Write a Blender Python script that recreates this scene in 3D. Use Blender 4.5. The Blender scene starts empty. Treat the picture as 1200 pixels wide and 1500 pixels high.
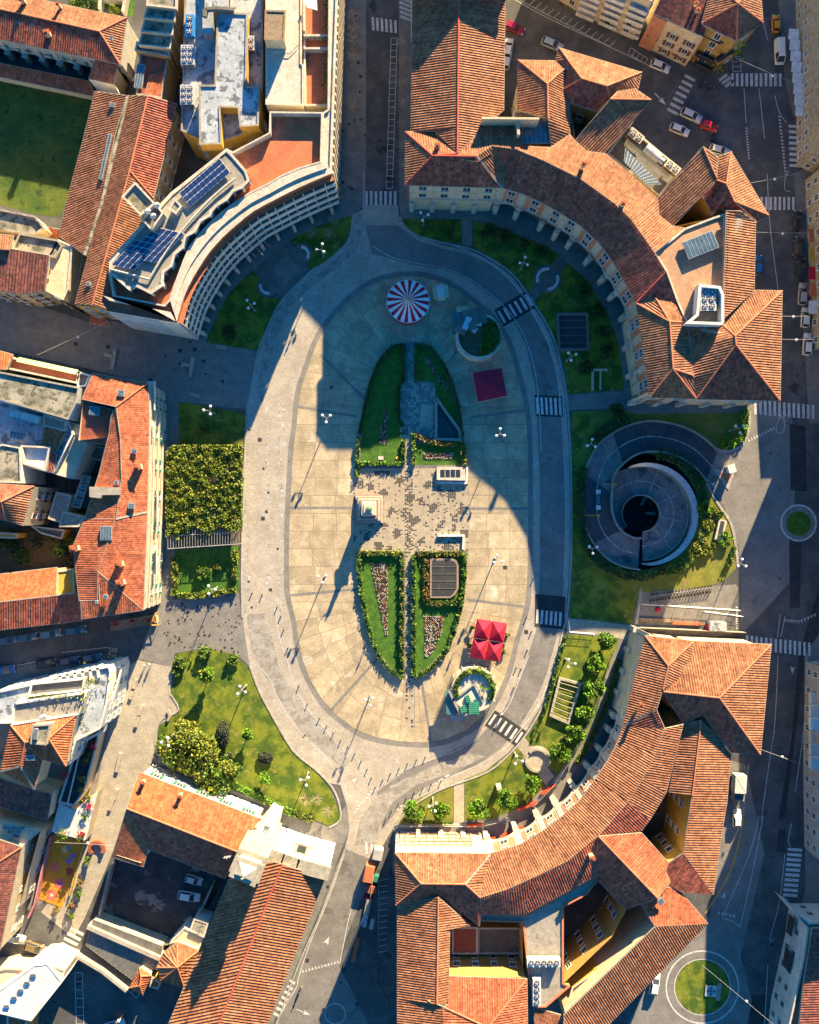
import bpy, math, random
from mathutils import Vector, Matrix
import numpy as np
rnd = random.Random(7)
S, CAMH = 0.14, 196.0          # metres per photo pixel on the ground, camera height
scn = bpy.context.scene
C = scn.collection
# ---------- camera, sky, sun, exposure ----------
cam_d = bpy.data.cameras.new('camera'); cam = bpy.data.objects.new('camera', cam_d); C.objects.link(cam)
cam.location = (0, 0, CAMH); cam.rotation_euler = (0, 0, 0)
cam_d.sensor_fit = 'VERTICAL'; cam_d.sensor_height = 24.0
cam_d.lens = 24.0 * 1400.0 / 1500.0
cam_d.clip_end = 3000; cam_d.clip_start = 1
scn.camera = cam
SUN_E = math.radians(19.3); SUN_AZ = math.atan2(0.374, 0.927)     # azimuth clockwise from +Y
wd = bpy.data.worlds.new('World'); scn.world = wd; wd.use_nodes = True
wn = wd.node_tree; sky = wn.nodes.new('ShaderNodeTexSky'); sky.sky_type = 'NISHITA'; sky.sun_disc = False
sky.sun_elevation = SUN_E; sky.sun_rotation = SUN_AZ; sky.air_density = 1.6; sky.dust_density = 0.2; sky.ozone_density = 3.0
bg = wn.nodes['Background']; hs = wn.nodes.new('ShaderNodeHueSaturation'); hs.inputs['Saturation'].default_value = 1.7; wn.links.new(sky.outputs[0], hs.inputs['Color']); tn = wn.nodes.new('ShaderNodeMix'); tn.data_type = 'RGBA'; tn.blend_type = 'MULTIPLY'; tn.inputs[0].default_value = 1.0; tn.inputs[7].default_value = (0.80, 0.92, 1.16, 1); wn.links.new(hs.outputs[0], tn.inputs[6]); wn.links.new(tn.outputs[2], bg.inputs[0]); bg.inputs[1].default_value = 0.050
sun_d = bpy.data.lights.new('sun', 'SUN'); sun = bpy.data.objects.new('sun', sun_d); C.objects.link(sun)
sd = Vector((math.sin(SUN_AZ) * math.cos(SUN_E), math.cos(SUN_AZ) * math.cos(SUN_E), math.sin(SUN_E)))
sun.rotation_euler = sd.to_track_quat('Z', 'Y').to_euler(); sun.location = sd * 300
sun_d.energy = 5.0; sun_d.angle = math.radians(0.5); sun_d.color = (1.0, 0.765, 0.43)
scn.view_settings.view_transform = 'Standard'; scn.view_settings.look = 'None'
scn.view_settings.exposure = 2.02; scn.view_settings.gamma = 1.0
scn.render.engine = 'CYCLES'

# ---------- helpers ----------
def W(px, py, z=0.0):
    k = S * (1 - z / CAMH); return Vector(((px - 600) * k, (750 - py) * k, z))
def Ws(pts, z=0.0): return [W(p[0], p[1], z) for p in pts]
def tag(o, label=None, cat=None, group=None, kind=None):
    if label: o['label'] = label
    if cat: o['category'] = cat
    if group: o['group'] = group
    if kind: o['kind'] = kind
    return o
def empty(name, loc, label=None, cat=None, group=None, rz=0.0):
    o = bpy.data.objects.new(name, None); C.objects.link(o); o.location = loc; o.rotation_euler = (0, 0, rz)
    o.empty_display_size = 0.5
    return tag(o, label, cat, group)
def copy_tree(o, parent=None):
    c = o.copy(); C.objects.link(c)
    if parent is not None: c.parent = parent
    for ch in list(o.children): copy_tree(ch, c)
    return c
def area2(p):
    return sum(p[i].x * p[(i + 1) % len(p)].y - p[(i + 1) % len(p)].x * p[i].y for i in range(len(p)))
def ccw(p):
    p = [Vector(q) for q in p]
    return p if area2(p) > 0 else p[::-1]
def offset(p, d):
    """inward offset of a ccw polygon (keeps z)"""
    n = len(p); out = []
    for i in range(n):
        a, b, c = p[i - 1], p[i], p[(i + 1) % n]
        e1 = Vector((b.x - a.x, b.y - a.y)); e2 = Vector((c.x - b.x, c.y - b.y))
        if e1.length < 1e-6 or e2.length < 1e-6: out.append(b.copy()); continue
        e1.normalize(); e2.normalize()
        n1 = Vector((-e1.y, e1.x)); n2 = Vector((-e2.y, e2.x)); m = n1 + n2
        if m.length < 0.2: m = n1.copy()
        m.normalize(); k = d / max(0.35, m.dot(n1))
        out.append(Vector((b.x + m.x * k, b.y + m.y * k, b.z)))
    return out
class MB:
    def __init__(s): s.v = []; s.f = []; s.m = []
    def poly(s, pts, mi=0):
        i = len(s.v); s.v.extend([tuple(p) for p in pts]); s.f.append(tuple(range(i, i + len(pts)))); s.m.append(mi)
    def prism(s, pts, z0, z1, mi=0, mtop=None, bottom=False):
        p = ccw(pts); n = len(p)
        s.poly([(q.x, q.y, z1) for q in p], mi if mtop is None else mtop)
        if bottom: s.poly([(q.x, q.y, z0) for q in p[::-1]], mi)
        for i in range(n):
            a, b = p[i], p[(i + 1) % n]
            s.poly([(a.x, a.y, z0), (b.x, b.y, z0), (b.x, b.y, z1), (a.x, a.y, z1)], mi)
    def box(s, c, sz, rz=0.0, mi=0, tilt=None):
        """c = centre of the bottom face"""
        R = Matrix.Rotation(rz, 3, 'Z')
        if tilt is not None: R = R @ tilt
        hx, hy = sz[0] / 2, sz[1] / 2; c = Vector(c)
        P = [c + R @ Vector((x, y, z)) for z in (0, sz[2]) for x, y in ((-hx, -hy), (hx, -hy), (hx, hy), (-hx, hy))]
        for q in ((3, 2, 1, 0), (4, 5, 6, 7), (0, 1, 5, 4), (1, 2, 6, 5), (2, 3, 7, 6), (3, 0, 4, 7)): s.poly([P[i] for i in q], mi)
    def tube(s, a, b, r0, r1=None, n=6, mi=0, cap=True):
        a = Vector(a); b = Vector(b); r1 = r0 if r1 is None else r1; d = b - a
        if d.length < 1e-6: return
        q = d.to_track_quat('Z', 'Y')
        A = [a + q @ Vector((math.cos(t) * r0, math.sin(t) * r0, 0)) for t in [2 * math.pi * i / n for i in range(n)]]
        B = [b + q @ Vector((math.cos(t) * r1, math.sin(t) * r1, 0)) for t in [2 * math.pi * i / n for i in range(n)]]
        for i in range(n): s.poly([A[i], A[(i + 1) % n], B[(i + 1) % n], B[i]], mi)
        if cap: s.poly(A[::-1], mi); s.poly(B, mi)
    def ball(s, c, r, n=8, m=5, mi=0, sz=1.0):
        c = Vector(c); rows = []
        for j in range(m + 1):
            t = math.pi * j / m; rows.append([c + Vector((r * math.sin(t) * math.cos(2 * math.pi * i / n), r * math.sin(t) * math.sin(2 * math.pi * i / n), r * sz * math.cos(t))) for i in range(n)])
        for j in range(m):
            for i in range(n):
                k = (i + 1) % n
                if j == 0: s.poly([rows[0][0], rows[1][i], rows[1][k]], mi)
                elif j == m - 1: s.poly([rows[j][i], rows[m][0], rows[j][k]], mi)
                else: s.poly([rows[j][i], rows[j + 1][i], rows[j + 1][k], rows[j][k]], mi)
    def build(s, name, mats, parent=None, smooth=False, origin=None, weld=False):
        v = np.array(s.v, dtype=np.float64).reshape(-1, 3)
        if parent is not None:
            o0 = np.array(WLOC.get(parent.name, tuple(parent.location)))
        elif origin is not None: o0 = np.array(origin)
        else: o0 = np.array([(v[:, 0].min() + v[:, 0].max()) / 2, (v[:, 1].min() + v[:, 1].max()) / 2, v[:, 2].min()])
        me = bpy.data.meshes.new(name); me.from_pydata((v - o0).tolist(), [], s.f)
        if not isinstance(mats, (list, tuple)): mats = [mats]
        for m in mats: me.materials.append(m)
        me.polygons.foreach_set('material_index', [min(i, len(mats) - 1) for i in s.m])
        if weld or smooth:
            import bmesh
            bm = bmesh.new(); bm.from_mesh(me); bmesh.ops.remove_doubles(bm, verts=bm.verts, dist=0.0005); bm.to_mesh(me); bm.free()
        if smooth: me.polygons.foreach_set('use_smooth', [True] * len(me.polygons))
        me.update()
        o = bpy.data.objects.new(name, me); C.objects.link(o)
        if parent is not None: o.parent = parent; WLOC[o.name] = tuple(o0)
        else: o.location = o0; WLOC[o.name] = tuple(o0)
        return o
WLOC = {}
def smooth_line(pts, n=4, closed=False):
    P = [Vector((p[0], p[1])) for p in pts]; out = []; L = len(P)
    rng = range(L) if closed else range(L - 1)
    for i in rng:
        p1, p2 = P[i], P[(i + 1) % L]
        p0 = P[(i - 1) % L] if closed or i > 0 else p1; p3 = P[(i + 2) % L] if closed or i < L - 2 else p2
        for k in range(n):
            t = k / n
            out.append(0.5 * ((2 * p1) + (-p0 + p2) * t + (2 * p0 - 5 * p1 + 4 * p2 - p3) * t * t + (-p0 + 3 * p1 - 3 * p2 + p3) * t ** 3))
    if not closed: out.append(P[-1])
    return [(q.x, q.y) for q in out]
def ribbon(mb, pts, w, z, mi=0, closed=False, zt=None):
    """flat strip of width w (m) along photo-pixel polyline at height z; with zt it is a solid strip up to zt"""
    P = [W(p[0], p[1], 0) for p in pts]; L = []; R = []; n = len(P)
    for i in range(n):
        a = P[(i - 1) % n] if closed else P[max(0, i - 1)]; b = P[(i + 1) % n] if closed else P[min(n - 1, i + 1)]
        d = (b - a); d.z = 0; d.normalize(); nn = Vector((-d.y, d.x, 0)) * (w / 2)
        L.append(P[i] + nn); R.append(P[i] - nn)
    for i in range(n if closed else n - 1):
        j = (i + 1) % n
        t = z if zt is None else zt
        mb.poly([(R[i].x, R[i].y, t), (R[j].x, R[j].y, t), (L[j].x, L[j].y, t), (L[i].x, L[i].y, t)], mi)
        if zt is not None:
            mb.poly([(R[i].x, R[i].y, z), (R[j].x, R[j].y, z), (R[j].x, R[j].y, t), (R[i].x, R[i].y, t)], mi)
            mb.poly([(L[j].x, L[j].y, z), (L[i].x, L[i].y, z), (L[i].x, L[i].y, t), (L[j].x, L[j].y, t)], mi)
    if zt is not None and not closed:
        for i in (0, n - 1): mb.poly([(R[i].x, R[i].y, z), (L[i].x, L[i].y, z), (L[i].x, L[i].y, zt), (R[i].x, R[i].y, zt)], mi)

# ---------- materials ----------
def mat(name, c1, c2=None, rough=0.85, scale=1.0, detail=4, bump=0.0, bscale=8.0, c3=None, s3=0.1, f3=0.5, island=0.0, metal=0.0, contrast=(0.35, 0.65), emit=None, spec=0.4):
    m = bpy.data.materials.new(name); m.use_nodes = True; nt = m.node_tree; N = nt.nodes; L = nt.links
    b = N['Principled BSDF']; b.inputs['Roughness'].default_value = rough; b.inputs['Metallic'].default_value = metal
    b.inputs['Specular IOR Level'].default_value = spec
    col = None
    geo = N.new('ShaderNodeNewGeometry')
    def noise(sc, det=4):
        n = N.new('ShaderNodeTexNoise'); n.inputs['Scale'].default_value = sc; n.inputs['Detail'].default_value = det; n.inputs['Roughness'].default_value = 0.65
        L.new(geo.outputs['Position'], n.inputs['Vector']); return n
    def ramp(src, a, bb):
        r = N.new('ShaderNodeMapRange'); r.inputs[1].default_value = a; r.inputs[2].default_value = bb; L.new(src, r.inputs[0]); r.interpolation_type = 'SMOOTHSTEP'; return r.outputs[0]
    def mix(f, A, B, mode='MIX'):
        x = N.new('ShaderNodeMix'); x.data_type = 'RGBA'; x.blend_type = mode
        if isinstance(f, float): x.inputs[0].default_value = f
        else: L.new(f, x.inputs[0])
        for k, q in ((6, A), (7, B)):
            if isinstance(q, tuple): x.inputs[k].default_value = (*q[:3], 1)
            else: L.new(q, x.inputs[k])
        return x.outputs[2]
    col = c1
    if c2 is not None: col = mix(ramp(noise(scale, detail).outputs['Fac'], *contrast), c1, c2)
    if c3 is not None: col = mix(ramp(noise(s3, 8).outputs['Fac'], f3, f3 + 0.06), col, c3)
    if island:
        mr = N.new('ShaderNodeMapRange'); mr.inputs[3].default_value = 1 - island; mr.inputs[4].default_value = 1 + island; L.new(geo.outputs['Random Per Island'], mr.inputs[0])
        hv = N.new('ShaderNodeHueSaturation'); L.new(mr.outputs[0], hv.inputs['Value'])
        if isinstance(col, tuple): hv.inputs['Color'].default_value = (*col[:3], 1)
        else: L.new(col, hv.inputs['Color'])
        col = hv.outputs[0]
    if c2 is not None and 'lea' not in name:       # fine wear: speckle at hand's-breadth scale, broad grime over metres
        for sc, lo, hi in ((2.6, 0.78, 1.2), (0.07, 0.9, 1.1), (0.7, 0.88, 1.1)):
            mr = N.new('ShaderNodeMapRange'); mr.inputs[1].default_value = 0.32; mr.inputs[2].default_value = 0.68; mr.inputs[3].default_value = lo; mr.inputs[4].default_value = hi; L.new(noise(sc, 6).outputs['Fac'], mr.inputs[0])
            hv = N.new('ShaderNodeHueSaturation'); L.new(mr.outputs[0], hv.inputs['Value']); L.new(col, hv.inputs['Color']); col = hv.outputs[0]
    if isinstance(col, tuple): b.inputs['Base Color'].default_value = (*col[:3], 1)
    else: L.new(col, b.inputs['Base Color'])
    if bump:
        bp = N.new('ShaderNodeBump'); bp.inputs['Strength'].default_value = 1.0; bp.inputs['Distance'].default_value = bump
        L.new(noise(bscale, 5).outputs['Fac'], bp.inputs['Height']); L.new(bp.outputs[0], b.inputs['Normal'])
    if emit: b.inputs['Emission Color'].default_value = (*emit[:3], 1); b.inputs['Emission Strength'].default_value = emit[3]
    return m
def roofmat(name, c1, c2, c3, f3=0.6):
    """terracotta: patchy firing colour, single odd tiles, lichen/soot patches"""
    m = mat(name, c1, c2, rough=0.8, scale=0.35, detail=6, c3=c3, s3=1.3, f3=f3)
    nt = m.node_tree; N = nt.nodes; L = nt.links; b = N['Principled BSDF']
    src = b.inputs['Base Color'].links[0].from_socket
    geo = N.new('ShaderNodeNewGeometry'); v = N.new('ShaderNodeTexVoronoi'); v.inputs['Scale'].default_value = 2.2; L.new(geo.outputs['Position'], v.inputs['Vector'])
    sep = N.new('ShaderNodeSeparateColor'); L.new(v.outputs['Color'], sep.inputs[0])
    mr = N.new('ShaderNodeMapRange'); mr.inputs[3].default_value = 0.6; mr.inputs[4].default_value = 1.25; L.new(sep.outputs[0], mr.inputs[0])
    ir = N.new('ShaderNodeMapRange'); ir.inputs[3].default_value = 0.82; ir.inputs[4].default_value = 1.15; L.new(geo.outputs['Random Per Island'], ir.inputs[0]); mu_ = N.new('ShaderNodeMath'); mu_.operation = 'MULTIPLY'; L.new(mr.outputs[0], mu_.inputs[0]); L.new(ir.outputs[0], mu_.inputs[1]); mr = mu_
    hv = N.new('ShaderNodeHueSaturation'); L.new(src, hv.inputs['Color']); L.new(mr.outputs[0], hv.inputs['Value']); L.new(hv.outputs[0], b.inputs['Base Color'])
    return m
M = {}
M['tile'] = roofmat('terracotta_tiles', (0.275, 0.105, 0.05), (0.345, 0.15, 0.078), (0.19, 0.078, 0.043))
M['tile_old'] = roofmat('shaded_brown_tiles', (0.32, 0.08, 0.048), (0.42, 0.125, 0.07), (0.18, 0.055, 0.04), 0.52)  # mostly for slopes turned from the sun: their shade put into the tile colour
M['tile_red'] = roofmat('red_tiles', (0.38, 0.10, 0.048), (0.44, 0.135, 0.065), (0.30, 0.085, 0.045))
M['tile_new'] = roofmat('bright_orange_tiles', (0.40, 0.115, 0.042), (0.45, 0.14, 0.058), (0.32, 0.10, 0.045))
M['tile_brown'] = roofmat('dark_brown_tiles', (0.22, 0.07, 0.05), (0.29, 0.095, 0.065), (0.13, 0.055, 0.045), 0.5)
M['ridge'] = mat('ridge_tiles', (0.62, 0.22, 0.12), (0.5, 0.16, 0.09), scale=3)
M['ridge_red'] = mat('red_ridge_flashing', (0.62, 0.10, 0.07), (0.5, 0.09, 0.07), scale=3)
M['asphalt'] = mat('asphalt', (0.070, 0.072, 0.076), (0.125, 0.123, 0.12), contrast=(0.4, 0.66), scale=0.18, detail=8, bump=0.01, bscale=20, c3=(0.038, 0.04, 0.045), s3=0.09, f3=0.60)
M['asphalt_new'] = mat('fresh_asphalt', (0.032, 0.034, 0.038), (0.045, 0.046, 0.05), scale=0.6, bump=0.01, bscale=20)
M['asphalt_grey'] = mat('worn_grey_asphalt', (0.17, 0.162, 0.155), (0.215, 0.205, 0.195), scale=0.3, detail=8, bump=0.01, bscale=20, c3=(0.13, 0.125, 0.12), s3=0.2, f3=0.58)
M['ring'] = mat('ring_road_asphalt', (0.34, 0.30, 0.25), (0.41, 0.37, 0.31), scale=0.25, detail=9, bump=0.008, bscale=25, c3=(0.42, 0.40, 0.37), s3=0.32, f3=0.60)
M['ring_worn'] = mat('pale_worn_road_surface', (0.36, 0.34, 0.31), (0.28, 0.26, 0.23), scale=0.6, detail=9, c3=(0.24, 0.22, 0.19), s3=0.5, f3=0.50)
M['pave'] = mat('grey_paving', (0.17, 0.165, 0.155), (0.22, 0.21, 0.195), scale=0.5, detail=8, bump=0.006, c3=(0.11, 0.105, 0.10), s3=0.7, f3=0.63)
M['pave_lt'] = mat('light_paving', (0.34, 0.30, 0.24), (0.40, 0.36, 0.29), scale=0.4, detail=7)
M['kerb'] = mat('kerb_stone', (0.30, 0.29, 0.27), (0.40, 0.38, 0.35), scale=1.5)
M['white'] = mat('white_paint', (0.62, 0.62, 0.60), (0.46, 0.46, 0.45), scale=1.5, detail=8)
M['worn'] = mat('worn_white_paint', (0.5, 0.5, 0.48), (0.25, 0.24, 0.22), scale=1.2, detail=9, contrast=(0.42, 0.58))
M['yellow'] = mat('yellow_paint', (0.62, 0.36, 0.05), (0.5, 0.3, 0.08), scale=1.5)
M['grass'] = mat('lawn', (0.05, 0.10, 0.007), (0.17, 0.20, 0.014), scale=0.3, contrast=(0.4, 0.6), detail=10, bump=0.09, bscale=5, c3=(0.22, 0.20, 0.05), s3=0.5, f3=0.575)
M['grass_vivid'] = mat('trimmed_lawn', (0.03, 0.10, 0.008), (0.07, 0.165, 0.012), scale=0.9, detail=6, bump=0.04, bscale=8)
M['grass_dry'] = mat('dry_lawn', (0.21, 0.20, 0.03), (0.11, 0.14, 0.02), scale=0.3, detail=9, bump=0.05, bscale=6, c3=(0.22, 0.15, 0.07), s3=0.25, f3=0.60)
M['grass_wild'] = mat('rough_lawn', (0.035, 0.085, 0.010), (0.10, 0.13, 0.015), scale=0.18, detail=9, bump=0.06, bscale=4, c3=(0.02, 0.05, 0.008), s3=0.6, f3=0.56)
M['soil'] = mat('garden_soil', (0.13, 0.085, 0.045), (0.08, 0.06, 0.03), scale=1.0, bump=0.05, bscale=4)
M['leaf'] = mat('green_leaves', (0.06, 0.13, 0.012), (0.11, 0.19, 0.018), scale=1.0, island=0.5, rough=0.6)
M['leaf_yel'] = mat('yellow_green_leaves', (0.24, 0.25, 0.03), (0.13, 0.18, 0.02), scale=0.6, island=0.5, rough=0.6)
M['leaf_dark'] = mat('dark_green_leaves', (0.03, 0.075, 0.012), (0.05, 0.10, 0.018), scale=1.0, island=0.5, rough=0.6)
M['leaf_lime'] = mat('lime_leaves', (0.14, 0.30, 0.012), (0.10, 0.22, 0.012), scale=1.0, island=0.5, rough=0.6)
M['leaf_red'] = mat('russet_leaves', (0.24, 0.09, 0.03), (0.10, 0.14, 0.02), scale=1.5, island=0.5, rough=0.6)
M['leaf_grey'] = mat('grey_green_leaves', (0.07, 0.085, 0.05), (0.05, 0.06, 0.04), scale=1.5, island=0.4, rough=0.7)
M['bark'] = mat('bark', (0.10, 0.07, 0.05), (0.15, 0.11, 0.08), scale=4)
M['twig'] = mat('pale_twigs', (0.42, 0.34, 0.24), (0.32, 0.26, 0.2), scale=4)
M['concrete'] = mat('concrete', (0.34, 0.31, 0.26), (0.26, 0.24, 0.20), scale=0.5, detail=8, c3=(0.16, 0.15, 0.12), s3=0.6, f3=0.62)
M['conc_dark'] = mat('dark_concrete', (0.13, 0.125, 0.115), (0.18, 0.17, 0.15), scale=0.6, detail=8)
M['conc_moss'] = mat('mossy_concrete', (0.36, 0.33, 0.26), (0.20, 0.19, 0.14), scale=0.35, detail=10, contrast=(0.42, 0.56), c3=(0.10, 0.10, 0.075), s3=0.7, f3=0.52)
M['bitumen'] = mat('white_blue_bitumen', (0.42, 0.46, 0.50), (0.33, 0.37, 0.42), scale=0.4, detail=9, c3=(0.13, 0.15, 0.18), s3=0.6, f3=0.525)
M['travertine'] = mat('travertine', (0.55, 0.50, 0.42), (0.44, 0.40, 0.33), scale=0.8, detail=7)
M['cream'] = mat('cream_plaster', (0.62, 0.52, 0.36), (0.55, 0.45, 0.30), scale=0.5, detail=6)
M['ochre'] = mat('ochre_plaster', (0.60, 0.36, 0.06), (0.52, 0.31, 0.06), scale=0.4, detail=6)
M['ochre_dk'] = mat('dull_ochre_plaster', (0.46, 0.29, 0.08), (0.38, 0.25, 0.08), scale=0.4, detail=6)
M['pinkwall'] = mat('pink_plaster', (0.52, 0.22, 0.13), (0.46, 0.19, 0.11), scale=0.5)
M['whitewall'] = mat('white_plaster', (0.66, 0.65, 0.62), (0.57, 0.56, 0.53), scale=0.5, detail=7)
M['greywall'] = mat('grey_plaster', (0.42, 0.42, 0.41), (0.34, 0.34, 0.33), scale=0.5, detail=7)
M['terrace'] = mat('terracotta_terrace', (0.46, 0.13, 0.06), (0.54, 0.17, 0.08), scale=0.3, detail=7, c3=(0.40, 0.12, 0.06), s3=0.5, f3=0.58)
M['terrace_dk'] = mat('dark_red_terrace', (0.25, 0.075, 0.05), (0.32, 0.10, 0.06), scale=0.3, detail=7)
M['glass'] = mat('window_glass', (0.03, 0.04, 0.05), rough=0.15, spec=0.8)
M['glass_blue'] = mat('skylight_glass', (0.10, 0.16, 0.20), (0.06, 0.10, 0.13), rough=0.12, spec=0.9, scale=0.8)
M['frame'] = mat('white_frame', (0.65, 0.64, 0.6))
M['shutter'] = mat('green_shutter', (0.05, 0.22, 0.13), (0.04, 0.17, 0.10), scale=3)
M['shutter_br'] = mat('brown_shutter', (0.16, 0.07, 0.05))
M['steel'] = mat('galvanised_steel', (0.50, 0.52, 0.53), (0.40, 0.42, 0.43), rough=0.45, metal=0.5, scale=2)
M['iron'] = mat('dark_iron', (0.05, 0.05, 0.055), rough=0.5)
M['globe'] = mat('milk_glass_globe', (0.75, 0.76, 0.78), rough=0.25)
M['solar'] = mat('solar_cell', (0.015, 0.03, 0.10), (0.02, 0.04, 0.13), rough=0.15, scale=1, spec=0.8)
M['alu'] = mat('aluminium', (0.6, 0.6, 0.62), rough=0.35, metal=0.3)
M['red_canvas'] = mat('red_canvas', (0.50, 0.012, 0.045), (0.42, 0.010, 0.038), scale=1)
M['white_canvas'] = mat('white_canvas', (0.78, 0.76, 0.76), (0.72, 0.70, 0.70), scale=1)
M['bronze'] = mat('green_bronze', (0.12, 0.22, 0.16), (0.20, 0.30, 0.20), rough=0.5, scale=4)
M['marble'] = mat('marble', (0.60, 0.52, 0.44), (0.50, 0.42, 0.35), scale=1.2, detail=7)
M['rubber'] = mat('black_rubber', (0.02, 0.02, 0.02))
M['greystone'] = mat('monument_stone', (0.30, 0.225, 0.18), (0.23, 0.175, 0.14), scale=1.5, detail=8)
M['peach'] = mat('peach_terrace', (0.42, 0.25, 0.15), (0.36, 0.21, 0.13), scale=0.4, detail=8)
M['yard'] = mat('patchy_yard', (0.035, 0.035, 0.04), (0.06, 0.06, 0.06), scale=0.4, detail=9, c3=(0.20, 0.19, 0.18), s3=0.22, f3=0.56)
M['orange_floor'] = mat('orange_play_floor', (0.62, 0.28, 0.02), (0.54, 0.24, 0.02), scale=0.5)
M['wood'] = mat('weathered_wood', (0.30, 0.22, 0.14), (0.22, 0.16, 0.10), scale=2)
M['greenmetal'] = mat('green_sheet', (0.35, 0.55, 0.25), (0.42, 0.60, 0.32), scale=1)
M['greensheet'] = mat('dark_green_sheet', (0.02, 0.16, 0.10), (0.03, 0.2, 0.13), scale=1)
M['bluegreen'] = mat('glass_green_canopy', (0.07, 0.16, 0.17), (0.09, 0.2, 0.2), rough=0.3, scale=1)
M['oldstone'] = mat('weathered_stone', (0.42, 0.38, 0.30), (0.28, 0.26, 0.20), scale=0.9, detail=8, c3=(0.14, 0.13, 0.10), s3=0.8, f3=0.6)
def solid(name, c, rough=0.5, spec=0.5, metal=0.0):
    if name not in M: M[name] = mat(name, c, rough=rough, spec=spec, metal=metal)
    return M[name]

# ---------- foliage ----------
def leaf_obj(name, P, size, m, parent=None, flat=0.0):
    P = np.asarray(P, dtype=np.float64); n = len(P); r = np.random.RandomState(len(name) + n)
    a = r.normal(size=(n, 3)); a[:, 2] *= (1 - flat); a /= np.linalg.norm(a, axis=1)[:, None] + 1e-9
    b = r.normal(size=(n, 3)); b[:, 2] *= (1 - flat); b -= a * (a * b).sum(1)[:, None]; b /= np.linalg.norm(b, axis=1)[:, None] + 1e-9
    s = size * r.uniform(0.6, 1.3, (n, 1)); a *= s; b *= s * 0.7
    V = np.stack([P - a, P - b, P + a, P + b], 1).reshape(-1, 3)
    if parent is not None: o0 = np.array(WLOC.get(parent.name, tuple(parent.location)))
    else: o0 = np.array([V[:, 0].mean(), V[:, 1].mean(), V[:, 2].min()])
    V = V - o0
    me = bpy.data.meshes.new(name); me.vertices.add(4 * n); me.vertices.foreach_set('co', V.ravel())
    me.loops.add(4 * n); me.loops.foreach_set('vertex_index', np.arange(4 * n)); me.polygons.add(n)
    me.polygons.foreach_set('loop_start', np.arange(0, 4 * n, 4)); me.polygons.foreach_set('loop_total', np.full(n, 4))
    me.update(calc_edges=True); me.validate(); me.materials.append(m)
    o = bpy.data.objects.new(name, me); C.objects.link(o)
    if parent is not None: o.parent = parent
    else: o.location = o0
    WLOC[o.name] = tuple(o0)
    return o
def clump_points(cx, cy, z0, z1, r, n, seed, clumps=14):
    q = np.random.RandomState(seed); out = []
    for k in range(clumps):
        t = q.uniform(0, 2 * math.pi); rr = r * math.sqrt(q.uniform(0, 0.75)); hz = z0 + (z1 - z0) * q.uniform(0.15, 0.85)
        sc = r * q.uniform(0.28, 0.45); c = np.array([cx + rr * math.cos(t), cy + rr * math.sin(t), hz])
        d = q.normal(size=(n // clumps, 3)); d /= np.linalg.norm(d, axis=1)[:, None]; d *= sc * q.uniform(0.55, 1.05, (len(d), 1)); d[:, 2] *= 0.75
        out.append(c + d)
    return np.vstack(out)
def in_poly(x, y, P):
    c = False; j = len(P) - 1
    for i in range(len(P)):
        if (P[i][1] > y) != (P[j][1] > y) and x < (P[j][0] - P[i][0]) * (y - P[i][1]) / (P[j][1] - P[i][1]) + P[i][0]: c = not c
        j = i
    return c
# ---------- roofs and houses ----------
def newell(P):
    n = Vector((0, 0, 0))
    for i in range(len(P)):
        a, b = P[i], P[(i + 1) % len(P)]
        n += Vector(((a.y - b.y) * (a.z + b.z), (a.z - b.z) * (a.x + b.x), (a.x - b.x) * (a.y + b.y)))
    return n.normalized()
def corrugate(mb, P, pitch=0.47, amp=0.11, mi=0, direction=None):
    P = [Vector(p) for p in P]; nrm = newell(P)
    if nrm.z < 0: P.reverse(); nrm = -nrm
    if direction is not None: v = Vector((direction[0], direction[1], 0))
    else: v = Vector((nrm.x, nrm.y, 0))
    if v.length < 1e-4: v = Vector((1, 0, 0))
    v.normalize(); u = Vector((-v.y, v.x, 0))
    us = [p.dot(u) for p in P]; h = pitch / 2; k0 = math.floor(min(us) / h) + 1; k1 = math.ceil(max(us) / h)
    def hgt(q):
        t = (q.dot(u) / h) % 2; return amp * (t if t < 1 else 2 - t)
    def split(poly, c):
        lo, hi = [], []; n = len(poly)
        for i in range(n):
            a, b = poly[i], poly[(i + 1) % n]; da, db = a.dot(u) - c, b.dot(u) - c
            if da <= 1e-7: lo.append(a)
            if da >= -1e-7: hi.append(a)
            if (da < -1e-7 and db > 1e-7) or (da > 1e-7 and db < -1e-7):
                x = a + (b - a) * (da / (da - db)); lo.append(x); hi.append(x)
        return lo, hi
    rest = P
    for k in range(k0, k1 + 1):
        if len(rest) < 3: break
        lo, rest = split(rest, k * h)
        if len(lo) >= 3: mb.poly([q + nrm * hgt(q) for q in lo], mi)
    if len(rest) >= 3: mb.poly([q + nrm * hgt(q) for q in rest], mi)
def outline(faces):
    cnt = {}
    for f in faces:
        for i in range(len(f)):
            a, b = f[i], f[(i + 1) % len(f)]; cnt.setdefault(frozenset((a, b)), []).append((a, b))
    nxt = {}
    for e, l in cnt.items():
        if len(l) == 1: nxt.setdefault(l[0][0], []).append(l[0][1])
    inner = [tuple(e) for e, l in cnt.items() if len(l) > 1]
    loops = []
    while nxt:
        s = next(iter(nxt)); loop = [s]; c = s
        while c in nxt:
            n = nxt[c].pop(0)
            if not nxt[c]: del nxt[c]
            if n == s: break
            loop.append(n); c = n
        if len(loop) > 2: loops.append(loop)
    return loops, inner
WIN = {}; NWIN = {}; SQ = None
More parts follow.
